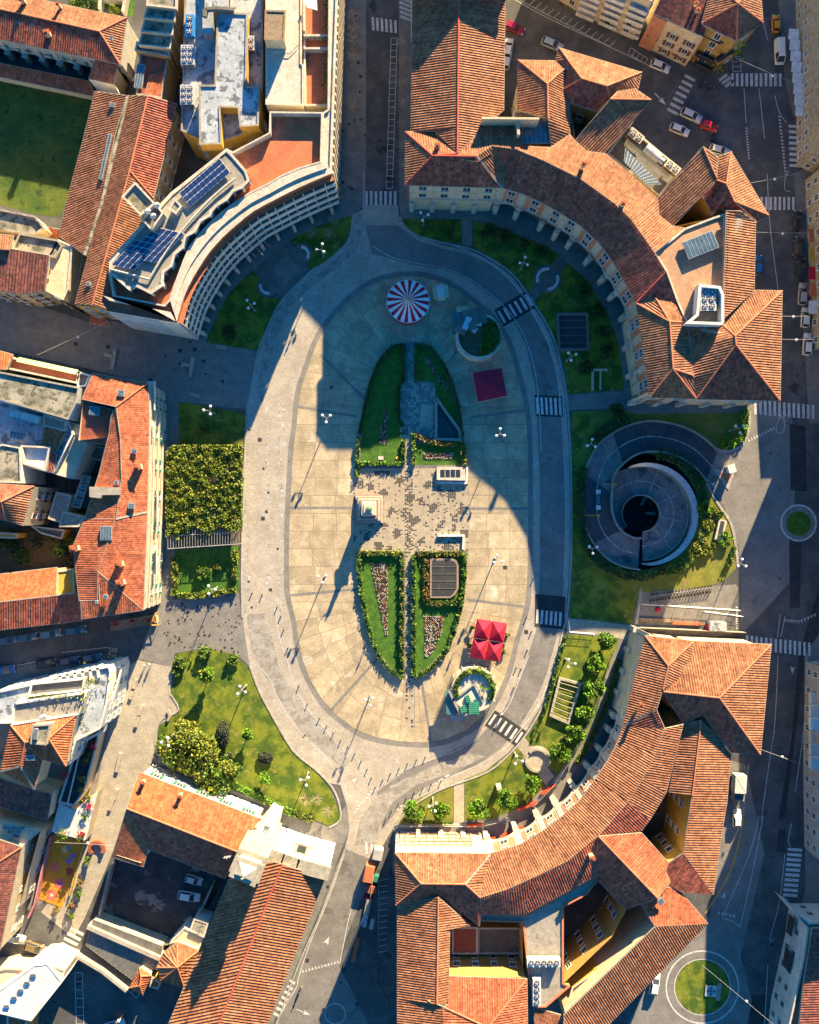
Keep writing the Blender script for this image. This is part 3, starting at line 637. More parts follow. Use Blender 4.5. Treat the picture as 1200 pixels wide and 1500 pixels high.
tag(wm.build('road_markings', M['white']), kind='structure'); tag(wo.build('worn_markings', M['worn']), kind='structure'); tag(ym.build('yellow_line', M['yellow']), kind='structure'); tag(dk.build('crossing_bed', M['asphalt_new']), kind='structure')
# the word BUS painted on the street (read from above, running down the picture)
def letters(word, px, py, size, rz, m, name, z=Z1, kind='structure', parent=None, th=0.0):
    cu = bpy.data.curves.new(name, 'FONT'); cu.body = word; cu.size = size; cu.extrude = th; cu.align_x = 'CENTER'; cu.align_y = 'CENTER'
    o = bpy.data.objects.new(name, cu); C.objects.link(o); dg = bpy.context.evaluated_depsgraph_get(); me = bpy.data.meshes.new_from_object(o.evaluated_get(dg)); bpy.data.objects.remove(o)
    o = bpy.data.objects.new(name, me); C.objects.link(o); me.materials.clear(); me.materials.append(m); p = W(px, py, z)
    o.rotation_euler = (0, 0, rz); o.location = p
    if parent is not None: o.parent = parent; o.location = p - Vector(WLOC.get(parent.name, tuple(parent.location)))
    elif kind: tag(o, kind=kind)
    return o
bl_ = letters('BUS', 164.5, 956.5, 2.5, math.radians(-97), solid('sand_paint', (.75, .5, .3), .8), 'bus_lettering'); bl_.scale = (.52, 1, 1)
# lawns
def lawn(pts, m, z=0.014, holes=(), smooth=0): return sheet('lawn', pts, z, m, holes, smooth=smooth)
lawn([(370,397),(384,412),(380,432),(400,438),(415,437),(395,475),(387,495),(380,514),(302,502),(320,457),(335,430)], 'grass')
lawn([(425,352),(462,332),(500,320),(516,315),(512,345),(502,362),(475,385),(456,396),(444,380),(440,365)], 'grass')
lawn([(262,588),(360,606),(357,652),(262,652)], 'grass'); lawn([(262,652),(357,652),(352,800),(256,805)], 'soil'); lawn([(257,806),(351,800),(350,868),(260,878)], 'grass_vivid')
lawn([(257,957),(305,950),(340,957),(360,975),(372,990),(390,1032),(410,1065),(430,1100),(455,1122),(480,1150),(492,1175),(499,1200),(482,1210),(420,1183),(337,1155),(234,1108),(229,1090),(233,1064),(264,1040),(251,1017),(256,985)], 'grass')
lawn([(578,1207),(595,1185),(612,1170),(640,1157),(664,1148),(664,1203)], 'grass_dry'); lawn([(681,1141),(712,1129),(740,1108),(762,1090),(775,1100),(800,1150),(770,1180),(720,1200),(681,1203)], 'grass')
lawn([(831,929),(875,932),(907,935),(900,955),(887,995),(875,1040),(857,1082),(837,1115),(817,1135),(798,1118),(762,1092),(786,1057),(802,1025),(813,980),(823,937)], 'grass')
lawn([(587,321),(676,322),(676,357),(650,354),(612,345),(595,332)], 'grass'); lawn([(693,323),(725,331),(762,346),(800,361),(820,375),(773,429),(755,405),(725,381),(692,361)], 'grass')
lawn([(832,386),(860,410),(890,460),(905,500),(912,545),(914,571),(862,575),(832,577),(828,540),(815,500),(799,468),(783,443)], 'grass')
lawn([(838,603),(905,599),(932,606),(1096,604),(1097,622),(1087,652),(1065,660),(1048,655),(1033,700),(1052,738),(1069,765),(1077,800),(1080,830),(1062,850),(1040,858),(935,872),(926,914),(834,906),(838,850)], 'grass_dry', holes=[pit])
lawn([(838,604),(870,602),(850,660),(846,740),(850,800),(880,838),(915,850),(935,872),(926,913),(835,905),(839,850)], 'grass', z=0.018)
lawn([(-40,100),(0,108),(136,140),(125,195),(97,298),(87,318),(51,314),(0,300),(-40,290)], 'grass_wild'); lawn([(150,-60),(205,-60),(195,25),(186,22),(135,5)], 'grass_vivid')
rb = lambda c, r: [(c[0] + r * math.cos(t), c[1] + r * math.sin(t)) for t in [2 * math.pi * i / 40 for i in range(40)]]
lawn(rb((1029,1446), 40), 'grass'); lawn(rb((1170,767), 18), 'grass_vivid')
sheet('roundabout_apron', rb((1029,1446), 52), 0.0105, 'asphalt_grey'); sheet('roundabout_apron', rb((1170,766), 25), 0.0105, 'pave')
# bench plazas
sheet('square', [(370,396),(424,352),(455,397),(416,438)], 0.018, 'conc_dark'); sheet('square', [(398,394),(422,375),(440,397),(417,417)], 0.022, 'pave')
for c in ((391,420),(443,371)): sheet('path', rb(c, 15), 0.0165, 'conc_dark')
sheet('path', [(821,372),(832,385),(782,442),(773,430)], 0.0165, 'conc_dark'); sheet('path', rb((802,408), 21), 0.0178, 'conc_dark')
sheet('path', rb((787,1112), 20), 0.0165, 'pave_lt'); sheet('path', [(755,1090),(768,1079),(812,1137),(800,1150)], 0.0175, 'pave_lt')
sheet('path', [(828,903),(862,907),(930,918),(925,938),(870,928),(832,927)], 0.0118, 'pave_lt')
# garden island in the oval
sheet('island_paving', GI, 0.021, 'conc_dark', smooth=3)
M['court'] = mat('court_paving', (0.40, 0.34, 0.25), (0.32, 0.27, 0.20), scale=0.6, detail=9, c3=(0.24, 0.2, 0.15), s3=1.2, f3=0.62)
sheet('court', [(517,690),(524,686),(684,686),(687,745),(686,806),(524,808),(517,780)], 0.027, 'court'); sheet('court', [(594,805),(607,805),(607,1066),(594,1066)], 0.0275, 'court')
sheet('court', [(594,640),(607,640),(607,690),(594,690)], 0.0275, 'court'); sheet('court', [(586,560),(637,560),(637,640),(600,632),(586,620)], 0.0262, 'pave'); sheet('court', [(596,500),(607,500),(607,565),(596,565)], 0.0275, 'pave')
td = MB(); q = np.random.RandomState(3)
def nz(x, y): return math.sin(x * .13 + 1.3) * math.sin(y * .17 + .7) + math.sin(x * .31 + y * .11) * .6 + math.sin(x * .07 - y * .23 + 2) * .6
for X in range(518, 686, 3):
    for Y in range(690, 806, 2):
        pr = 0.05 + 0.9 * max(0, nz(X, Y) - .25) + (0.4 if 592 < X < 604 else 0) + 0.3 * max(0, (X - 600) / 90) * max(0, nz(X * 2, Y))
        if q.rand() < pr: td.poly([Vector((*W(a, b).xy, 0.031)) for a, b in ((X, Y + 1.7), (X + 2.7, Y + 1.7), (X + 2.7, Y), (X, Y))])
for Y in range(808, 1064, 3):
    for X in (594, 598, 602):
        if q.rand() < 0.16: td.poly([Vector((*W(a, b).xy, 0.031)) for a, b in ((X, Y + 2.4), (X + 3.4, Y + 2.4), (X + 3.4, Y), (X, Y))])
for i in range(90):
    X = q.uniform(238, 350); Y = q.uniform(882, 955); 
    if q.rand() < 0.9: td.poly([Vector((*W(a, b).xy, 0.031)) for a, b in ((X, Y + 2.2), (X + 2.6, Y + 2.2), (X + 2.6, Y), (X, Y))])
tag(td.build('dark_paving_stones', M['asphalt_new']), kind='structure')
lt = MB()
for X in range(586, 636, 4):
    for Y in range(505, 640, 4):
        if (Y < 560 and not 596 <= X <= 604): continue
        if q.rand() < 0.4: lt.poly([Vector((*W(a, b).xy, 0.0315)) for a, b in ((X, Y + 3.6), (X + 3.6, Y + 3.6), (X + 3.6, Y), (X, Y))])
tag(lt.build('pale_paving_stones', M['pave_lt']), kind='structure')
lawn([(528,676),(592,676),(592,620),(583,610),(583,560),(592,556),(594,508),(578,510),(556,532),(543,562),(533,610)], 'grass_vivid', 0.030)
lawn([(609,508),(626,512),(645,532),(658,560),(668,600),(674,640),(676,655),(640,585),(636,560),(609,556)], 'grass_vivid', 0.030)
lawn([(609,650),(679,653),(681,681),(609,681)], 'grass_vivid', 0.031)
lawn([(526,812),(591,812),(591,985),(575,980),(552,950),(540,910),(530,860)], 'grass_vivid', 0.030); lawn([(608,812),(680,812),(676,870),(666,918),(648,955),(625,978),(608,986)], 'grass_vivid', 0.030)
# yard under the spiral and playground
# ---------- north-east arcaded palace ----------
def N3(txt, **z):
    """'a 10 20 17 b ...' -> node dict"""
    t = txt.split(); d = {}
    for i in range(0, len(t), 4): d[t[i]] = (float(t[i + 1]), float(t[i + 2]), float(t[i + 3]))
    return d
def arcade(root, line, ztop, bays_per=1, wall='travertine', panel='pinkwall', arch_h=6.2, depth=3.2, z0=0.0, winkind='plain', piers=True, floors=2):
    """line: world points of the facade face (outward on the right of travel); each piece is divided in bays"""
    wallmb = MB(); trim = MB(); back = MB()
    for i in range(len(line) - 1):
        a, b = Vector((*line[i].xy, 0)), Vector((*line[i + 1].xy, 0)); L = (b - a).length; nb = bays_per if isinstance(bays_per, int) else max(1, round(L / bays_per)); d = (b - a).normalized(); nr = Vector((d.y, -d.x, 0)); bw = L / nb
        for k in range(nb):
            o = a + d * (k * bw); hw = bw / 2; r = hw - 0.55; zs = arch_h - min(r, 2.0) * 0.8
            def Q(x, z, y=0.0): v = o + d * x + nr * y; return (v.x, v.y, z)
            arc = [(hw - r * math.cos(math.pi * t / 10), zs + (arch_h - zs) * math.sin(math.pi * t / 10)) for t in range(11)]
            wallmb.poly([Q(0, z0), Q(hw - r, z0), Q(hw - r, zs), Q(0, zs)]); wallmb.poly([Q(hw + r, z0), Q(bw, z0), Q(bw, zs), Q(hw + r, zs)])
            wallmb.poly([Q(0, zs), Q(hw - r, zs), Q(hw - r, ztop), Q(0, ztop)]); wallmb.poly([Q(hw + r, zs), Q(bw, zs), Q(bw, ztop), Q(hw + r, ztop)])
            for t in range(10):
                (x0, y0), (x1, y1) = arc[t], arc[t + 1]
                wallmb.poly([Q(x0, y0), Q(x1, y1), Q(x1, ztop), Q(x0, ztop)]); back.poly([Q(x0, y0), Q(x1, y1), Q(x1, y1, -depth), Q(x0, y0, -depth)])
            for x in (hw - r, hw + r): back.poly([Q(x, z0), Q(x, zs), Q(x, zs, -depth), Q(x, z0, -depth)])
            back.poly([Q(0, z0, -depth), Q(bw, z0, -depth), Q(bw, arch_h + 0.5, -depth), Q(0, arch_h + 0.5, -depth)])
            # archivolt
            for t in range(10):
                (x0, y0), (x1, y1) = arc[t], arc[t + 1]
                f = 1.16; X0, X1 = hw + (x0 - hw) * f, hw + (x1 - hw) * f; Y0, Y1 = zs + (y0 - zs) * f, zs + (y1 - zs) * f
                trim.poly([Q(x0, y0, 0.1), Q(x1, y1, 0.1), Q(X1, Y1, 0.1), Q(X0, Y0, 0.1)])
            # pier base / pilaster
            p = o + nr * 0.3; rz = math.atan2(d.y, d.x); pier = MB(); pan = MB()
            pier.box((p.x, p.y, z0), (0.95, 0.9, zs), rz); pier.box((p.x, p.y, zs), (1.15, 1.1, 0.3), rz)
            p2 = o + nr * 0.06; pier.box((p2.x, p2.y, zs + 0.3), (0.9, 0.22, ztop - zs - 0.4), rz)
            pc = o + d * hw + nr * 0.03; pan.box((pc.x, pc.y, arch_h + 1.2), (bw - 1.6, 0.1, ztop - arch_h - 2.2), rz)
            pier.build('pier', M['travertine'], root)
            if panel != wall: pan.build('wall_panel', M[panel], root)
            for f in range(floors):
                zz = arch_h + 1.7 + f * 4.0
                if zz + 1.9 < ztop:
                    pw_ = o + d * hw + nr * 0.1; put_window(root, (pw_.x, pw_.y, zz), nr, winkind, 1.5, 2.0)
        # string course and eave cornice
        m = (a + b) / 2 + nr * 0.12; rz = math.atan2(d.y, d.x); trim.box((m.x, m.y, arch_h + 0.9), (L, 0.3, 0.28), rz); trim.box((m.x, m.y, ztop - 0.6), (L, 0.5, 0.5), rz)
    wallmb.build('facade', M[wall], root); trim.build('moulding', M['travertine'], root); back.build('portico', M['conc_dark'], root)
def eave_line(pts, z, inset): 
    P = Ws(pts, z); out = []
    for i, p in enumerate(P):
        a = P[max(0, i - 1)]; b = P[min(len(P) - 1, i + 1)]; d = Vector((b.x - a.x, b.y - a.y, 0)).normalized(); out.append(p + Vector((-d.y, d.x, 0)) * inset)
    return out
ne = house('arcaded_palace', (760, 300), 'curved arcaded palace with ribbed terracotta roofs north-east of the oval plaza, opposite the striped tent', 'palace')
SQ = (17.0, 0.8)
# north wing
hip_roof(ne, N3('a 610 -420 17 b 602 192 17 c 637 192 18.4 d 670 224 20.5 e 715 182 18 f 738 161 17 g 745 -420 17 h 676 -420 20.5'), ['abcdh', 'hdefg'], 'tile', over=0.8, ridge='red', win='plain')
# raised pavilion over its north end
hip_roof(ne, N3('a 596 -150 21 b 596 -12 21 c 752 -12 21 d 752 -150 21 e 674 -72 26'), ['abe', 'bce', 'cde', 'dae'], 'tile', over=0.8)
# south-west pavilion
hip_roof(ne, N3('a 594 193 17 b 593 271 17 c 735 275 17 d 739 247 17.9 e 721 215 20.2 f 699 229 20.5 g 634 228 20.5 h 670 225 20.4 i 628 191 17.2'), ['abg', ('bcfg', None, 'tile_old'), 'cdef', 'aghi', ('ghf', None)], 'tile', over=0.9, ridge='red')
# curved wing : sunny inner slope, darker slope over the plaza
hip_roof(ne, N3('a 670 225 20.4 b 699 229 20.5 c 721 214 20.3 d 757 219 20.3 e 800 237 20.3 f 850 262 20.3 g 900 298 20.3 h 925 322 20.3 i 945 350 20.3 j 959 370 20.3 k 1003 334 18.0 l 985 331 17.8 m 965 315 17.7 n 963 291 17.6 o 925 257 17.6 p 887 225 17.4 q 860 222 17.4 r 842 206 17.4 s 835 197 17.3 t 807 216 18.6 u 765 214 19.4 v 765 197 18.9 w 757 182 18.2 x 715 182 18.2'), [('abcduvwx', (0, -1)), ('detu', (0.2, -1)), ('efpqrst', (0.5, -1)), ('fgop', (0.6, -1)), ('ghnmo', (0.8, -1)), ('hijkmn', (0.9, -0.8))] if False else
         [('abcduvwx', (0, -1)), ('detu', (0.2, -1)), ('efpqrst', (0.5, -1)), ('fgop', (0.6, -1)), ('ghno', (0.8, -1)), ('hijklmn', (0.9, -0.8))], 'tile', ridge='red', walls=False)
cw = N3('a 721 214 20.3 b 757 219 20.3 c 800 237 20.3 d 850 262 20.3 e 900 298 20.3 f 925 322 20.3 g 945 350 20.3 h 959 370 20.3 i 976 398 20.2 j 992 442 18.6 k 960 436 17.8 l 932 444 17 m 915 412 17 n 900 386 17 o 878 356 17 p 850 330 17 q 805 302 17 r 767 284 17 s 737 275 17 t 739 247 18')
hip_roof(ne, cw, ['abrst', 'bcqr', 'cdpq', 'deop', 'efno', 'fgmn', 'ghm', 'hilm', 'ijkl'], 'tile_old', ridge='red', walls=False)
# south-east strip and corner pavilion
hip_roof(ne, N3('a 932 444 17 b 960 436 17.9 c 992 442 18.4 d 1005 472 18.6 e 1007 477 18.6 f 1016 550 18.6 g 1020 584 17 h 952 582 17 i 981 471 20.0 j 986 540 20.0 k 1010 583.5 17'), ['abi', 'bcdi', 'ahji', 'idefj', 'hkj', 'jfgk'] if False else ['abi', 'bcdi', 'ahji', 'idefj', 'hgj', 'jfg'], 'tile', over=0.9)
hip_roof(ne, N3('a 1020 584.5 17 b 1143 587 17 c 1146 426 17 d 1105 425 17.4 e 1061 466 18.2 f 1056 474 18.8 g 1009 477 18.6 h 1016 550 18.6 i 1077 492 21.5 j 1078 505 21.4'), [('abj', None, 'tile_old'), ('bcij', None), ('cdefi', None), ('figh', (-1, 0.15)), ('fig', None)] if False else [('abj', None, 'tile_old'), 'bcij', 'cdefi', ('ifghaj', (-1, 0.25))], 'tile', over=0.9)
hip_roof(ne, N3('a 1064 309 20.6 b 1085 309 20.0 c 1107 325 17.6 d 1105 425 17.4 e 1061 466 20.4 f 1060 425 20.8'), [('abcdef', (1, 0.02))], 'tile', over=0.6)
# eastern pavilions
hip_roof(ne, N3('a 1030 215 20.6 b 962 292 17 c 965 315 17 d 986 331 17 e 1045 270 20.2 f 1050 261 20.4 g 1052 230 20'), [('abcdef', (-1, 0.9)), ('afg', (1, 0.6))], 'tile', over=0.7)
hip_roof(ne, N3('a 1071 222 18.5 b 1126 315 17 c 1109 325 17 d 1083 309 18 e 1050 306 17 f 1045 317 17 g 1030 285 17 h 1045 271 18 i 1050 264 18.5 j 1052 230 18.2 k 1064 269 20.5 l 1076 295 20.5'), [('ablk', (1, -0.55)), ('akij', (-1, 0.3)), ('blcd', None, 'tile_old'), ('kldefghi', (-0.6, 1), 'tile_old')] if False else [('ablk', (1, -0.55)), ('akij', (-1, 0.3)), ('blc', None, 'tile_old'), ('klcdefghi', (-0.6, 1), 'tile_old')], 'tile', over=0.7)
# northern pavilions
hip_roof(ne, N3('a 759 88 17 b 814 89 17 c 827 101 17.6 d 825 135 17.6 e 835 150 17 f 835 196 17 g 807 216 17.5 h 803 174 20.3 i 758 161 17 j 802 123 20.4'), ['abcj', 'aihj', 'jcdefgh'], 'tile', over=0.8, win='plain')
hip_roof(ne, N3('a 819 70 17 b 940 106 17 c 935 129 17 d 893 144 17.6 e 889 126 20.4 f 852 115 20.4 g 826 131 17.6 h 827 101 17.2 i 814 89 17 k 835 150 17 l 875 163 17'), ['abef', 'bcde', 'afghi', ('efgkld', None, 'tile_old')], 'tile', over=0.8)
hip_roof(ne, N3('a 894 145 20.2 b 905 134 19.0 c 931 130 18.8 d 954 146 19.4 e 887 224 16.8 f 862 222 16.8 g 843 205 16.8'), [('abcd', (-0.3, -1)), ('adefg', (-1, 1))], 'tile', over=0.7, ridge='ridge')
# courtyard walls, fire wall, flat terrace
mb = MB()
for pts, z0, z1 in (([(706,171),(790,172),(790,175),(706,174)], 16, 21.2), ([(757,175),(761,175),(762,197),(758,197)], 16, 20.6)):
    P = Ws(pts, z1); mb.prism(P, z0, z1)
mb.build('fire_wall', M['cream'], ne)
flat_block(ne, [(959,370),(1003,334),(1045,318),(1063,312),(1062,425),(1060,470),(1006,474),(992,442),(976,398)], 18.6, 'cream', 'peach', par=0.35)
flat_block(ne, [(752,162),(835,152),(835,197),(765,214),(752,198)], 16.4, 'cream', 'conc_dark', par=0.2)
wm2 = MB(); P = ccw(Ws([(837,148),(884,160),(845,206),(836,197)], 9)); wm2.poly([(p.x, p.y, 8) for p in P]); wm2.build('courtyard_floor', M['conc_dark'], ne)
for q in (((835,150),(876,163)), ): 
    a, b = W(*q[0], 16), W(*q[1], 16); w_ = MB(); w_.poly([(a.x, a.y, 0), (b.x, b.y, 0), (b.x, b.y, 16), (a.x, a.y, 16)]); w_.build('wall', M['ochre_dk'], ne)
    add_windows(ne, a, b, 6, 16, 'brown', step=3.4, w=1.2, h=1.8)
cy_ = MB(); a, b, c = W(1027,285,16.5), W(1046,319,16.5), W(987,332,16.5)
cy_.poly([(a.x, a.y, 0), (b.x, b.y, 0), (b.x, b.y, 16.6), (a.x, a.y, 16.6)]); cy_.poly([(b.x, b.y, 0), (c.x, c.y, 0), (c.x, c.y, 16.6), (b.x, b.y, 16.6)]); cy_.build('wall', M['ochre'], ne)
skylight(ne, 785, 194, 17.2, 5.2, 4.3, 0, 5); skylight(ne, 1026, 359, 19.0, 6.0, 3.4, math.radians(22), 7)
# inner block body and arcades
fl = eave_line([(594,271),(735,275)], 17, 1.0); fl[0] = fl[0] + Vector((1.2, 0, 0)); arcade(ne, fl, 16.8, 4)
fc = eave_line([(735,275),(767,284),(805,302),(850,330),(878,356),(900,386),(915,412),(932,444)], 17, 1.0); arcade(ne, fc, 16.8, 4.6)
fe = eave_line([(932,444),(938,490),(944,535),(952,582)], 17, 1.0); arcade(ne, fe, 16.8, 4.6)
fs = eave_line([(952,582),(1143,587)], 17, 1.0); arcade(ne, fs, 16.8, 5.2)
bw = MB()
for pts in ([(953,583),(936,445),(900,388),(850,333),(767,287),(735,277),(596,273)],):
    P = eave_line(pts[::-1], 17, 4.3)
    for i in range(len(P) - 1): bw.poly([(P[i].x, P[i].y, 0), (P[i + 1].x, P[i + 1].y, 0), (P[i + 1].x, P[i + 1].y, 16.5), (P[i].x, P[i].y, 16.5)])
    Q = [p.copy() for p in P]; O = eave_line(pts[::-1], 17, 1.05)
    for i in range(len(P) - 1): bw.poly([(O[i].x, O[i].y, 6.7), (O[i + 1].x, O[i + 1].y, 6.7), (P[i + 1].x, P[i + 1].y, 6.7), (P[i].x, P[i].y, 6.7)])
bw.build('inner_wall', M['pinkwall'], ne)
# outer walls towards the eastern street
ow = MB(); P = [W(*p, 17) for p in ((963,291),(887,225),(862,222),(843,205),(836,150),(757,160),(757,196))]
for i in range(len(P) - 1): ow.poly([(P[i].x, P[i].y, 0), (P[i + 1].x, P[i + 1].y, 0), (P[i + 1].x, P[i + 1].y, 16.8), (P[i].x, P[i].y, 16.8)])
ow.build('wall', M['cream'], ne)
for x, y, z in ((641,216,19.2), (855,242,20), (912,300,20)): chimney(ne, x, y, z, 0.7, 1.0)
# service yard with slatted pergola and glass roof, east of the palace
gy = house('slatted_glasshouse', (950, 240), 'glass-roofed service building with dark slatted pergola between two wings of the arcaded palace', 'glasshouse')
flat_block(gy, [(921,183),(998,247),(966,288),(889,225)], 10, 'ochre_dk', 'conc_dark', par=0.6)
sl = MB(); a0, a1, b0, b1 = W(919,196,11.5), W(985,250,11.5), W(901,216,11.5), W(968,270,11.5)
for i in range(34):
    t = i / 33; p = a0.lerp(a1, t); q2 = b0.lerp(b1, t); sl.tube(p, p.lerp(q2, 0.42), 0.07, n=4)
sl.build('slat', M['iron'], gy)
gm = MB(); g0, g1, g2, g3 = W(916,217,12), W(914,237,12), W(947,271,12), W(969,270,12)
gm.poly([g0, g1, g2, g3]); gm.build('glass_roof', M['steel'], gy)
g = MB()
for r in range(6):
    for c_ in range(12):
        u0, u1, v0, v1 = (c_ + .15) / 12, (c_ + .85) / 12, (r + .15) / 6, (r + .85) / 6
        f = lambda u, v: g0.lerp(g3, u).lerp(g1.lerp(g2, u), v) + Vector((0, 0, .02)); g.poly([f(u0, v0), f(u1, v0), f(u1, v1), f(u0, v1)])
g.build('pane', M['glass_blue'], gy)
# ---------- south-east arcaded palace ----------
se = house('arcaded_palace', (880, 1230), 'curved arcaded palace with ribbed terracotta roofs and inner courtyards south-east of the oval plaza', 'palace')
SQ = (14.6, 0.8)
hip_roof(se, N3('a 945 931 15.0 b 1017 939 15.0 c 979 975 17.8 d 912 1064 14.6 e 962 1040 17.6 f 971 1010 17.8 g 1011 972 15.8 h 1003 974 16.2 i 1001 990 16.5 j 974 1067 17.6'), ['abc', 'acfed', ('cbghif', (1, 0.45)), ('dej', None, 'tile_old')], 'tile', over=0.8, ridge='ridge')
hip_roof(se, N3('a 1017 939 14.6 b 1130 944 14.6 c 1114 1105 14.6 d 1071 1102 14.6 e 1030 1047 15.6 f 1001 1060 15.0 g 972 1013 17.4 h 1054 1022 19.0'), ['abhg', 'bch', ('hcdefg', (-0.25, 1), 'tile_old')], 'tile', over=0.8, ridge='ridge')
hip_roof(se, N3('a 1027 1055 15.8 b 1071 1105 14 c 1065 1175 14 d 1056 1230 14 e 1045 1311 14 f 1001 1250 15.4 g 1014 1165 15.8 h 1000 1062 14.6 i 980 1160 14.2 j 1013 1167 15.8'), [('abcdefg', (1, 0.08)), ('ahig', (-1, 0.0))], 'tile', over=0.5, ridge='ridge')
hip_roof(se, N3('a 1001 1250 15.4 b 1045 1311 14 c 997 1306 14 d 980 1296 14 e 976 1267 14.4'), [('abcde', (-0.5, 1), 'tile_old')], 'tile_old', over=0.5)
crv = N3('a 974 1067 17.6 b 960 1105 17.6 c 942 1139 17.6 d 920 1175 17.6 e 877 1224 17.6 f 830 1262 17.6 g 780 1286 17.6 h 745 1302 17.6 i 704 1315 17.6 j 717 1251 14.6 k 762 1237 14.6 l 795 1217 14.6 m 822 1197 14.6 n 850 1172 14.6 o 872 1142 14.6 p 890 1115 14.6 q 905 1086 14.6 r 912 1064 14.6 s 708 1312 17.2 t 706 1291 16.2')
hip_roof(se, crv, ['arqb', 'bqpc', 'cpod', 'donme', 'emlf', 'flkg', 'gkjh', 'hjti'], 'tile', ridge='ridge', walls=False)
hip_roof(se, N3('a 974 1067 17.6 b 1001 1061 16.2 c 976 1161 15.2 d 952 1201 15.2 e 940 1217 15.2 f 877 1224 17.6 g 920 1175 17.6 h 942 1139 17.6 i 960 1105 17.6'), [('abchi', (1, 0.25)), ('hcdg', (1, 0.6)), ('gdef', (0.8, 0.8), 'tile_old')], 'tile', ridge='ridge', walls=False)
hip_roof(se, N3('a 877 1224 17.6 b 870 1285 15 c 769 1340 15 d 705 1339 15 e 704 1315 17.6 f 745 1302 17.6 g 780 1286 17.6 h 830 1262 17.6'), [('abch', (0.4, 1)), ('hcg', (0.4, 1)), ('gcdef', (0.15, 1))], 'tile_old', ridge='ridge', over=0.5)
hip_roof(se, N3('a 877 1225 18.2 b 940 1220 16 c 980 1264 14.6 d 975 1276 14.6 e 982 1292 14.6 f 964 1316 17.6 g 916 1332 14.6 h 871 1284 14.6'), [('abcdef', (0.75, -0.65)), ('afgh', (-0.7, 0.7), 'tile_old')], 'tile_red', over=0.5, ridge='ridge')
hip_roof(se, N3('a 940 1327 14 b 955 1319 14.6 c 980 1299 14 d 997 1306 13.6 e 1037 1353 13.4 f 960 1357 16.5'), [('abcdef', (0.1, -1))], 'tile_red', over=0.5)
hip_roof(se, N3('a 960 1357 16.5 b 1037 1353 13.4 c 885 1508 13.4 d 826 1508 16.2 e 826 1487 16.4'), [('abcde', (0.6, 1))], 'tile', over=0.5)
hip_roof(se, N3('a 579 1249 14.6 b 719 1251 14.6 c 720 1290 15.8 d 708 1292 16.2 e 708 1315 17.2 f 704 1315 17.4 g 682 1295 18 h 617 1294 18 i 580 1326 14.6 j 618 1327 15 k 619 1317 15.6 l 649 1312 16.4 m 702 1357 14.6 n 705 1339 15'), ['abgh', 'ahi', ('bcdefg', (1, 0.05)), ('hgfnmlkji', (0, 1), 'tile_old')], 'tile', over=0.8, ridge='ridge')
hip_roof(se, N3('a 582 1329 14.3 b 617 1320 15.7 c 642 1314 17.0 d 640 1471 17.0 e 650 1475 16.8 f 650 1540 16.8 g 582 1540 14.3 h 689 1356 14.6 i 659 1359 15.8 j 657 1471 15.8'), [('abcdefg', (-1, 0)), ('chijd', (1, 0))], 'tile', over=0.6, ridge='ridge', win='plain')
hip_roof(se, N3('a 657 1430 14.5 b 772 1434 14.5 c 715 1505 17.5 d 650 1540 17.5 e 650 1475 16.6 f 657 1471 16.4 g 774 1560 14.5 h 700 1560 17.5'), [('abcdef', (0, -1)), ('bghdc', (1, 0))] if False else [('abcef', (0, -1)), ('bgc', (1, 0)), ('ecgd', (1, 0))], 'tile_red', over=0.4)
hip_roof(se, N3('a 783 1476 13 b 822 1487 13 c 826 1508 13 d 783 1508 13'), [('abcd', (-0.3, 1))], 'tile', walls=False)
# courtyard faces
for pts, z, m, k in (([(657,1430),(770,1432)], 14.4, 'ochre_dk', 'plain'), ([(766,1362),(766,1432)], 11, 'ochre', 'plain'), ([(980,1264),(1001,1250),(1012,1168)], 14.2, 'ochre', 'plain'), ([(826,1440),(897,1372),(917,1334)], 13.4, 'ochre_dk', 'plain')):
    w_ = MB()
    for i in range(len(pts) - 1):
        a, b = W(*pts[i], z), W(*pts[i + 1], z)
        if k and faces_centre(b, a): a, b = b, a
        w_.poly([(a.x, a.y, 0), (b.x, b.y, 0), (b.x, b.y, z), (a.x, a.y, z)])
        add_windows(se, a, b, 0.5, z, k, step=3.4, limit=95)
    w_.build('courtyard_wall', M[m], se)
flat_block(se, [(705,1339),(769,1341),(871,1285),(876,1292),(863,1306),(862,1310),(826,1329),(826,1440),(836,1445),(800,1476),(784,1476),(774,1432),(766,1352),(705,1350)], 13.6, 'ochre_dk', 'concrete', par=0.3, cop='ridge')
flat_block(se, [(700,1359),(766,1359),(766,1398),(700,1398)], 6, 'ochre_dk', 'conc_dark', par=0.3)
flat_block(se, [(838,1446),(956,1364),(960,1368),(826,1487)], 11.5, 'ochre', 'concrete', par=0.5)
flat_block(se, [(662,1358),(700,1358),(700,1398),(662,1398)], 7, 'ochre_dk', 'terrace_dk', par=0.2)
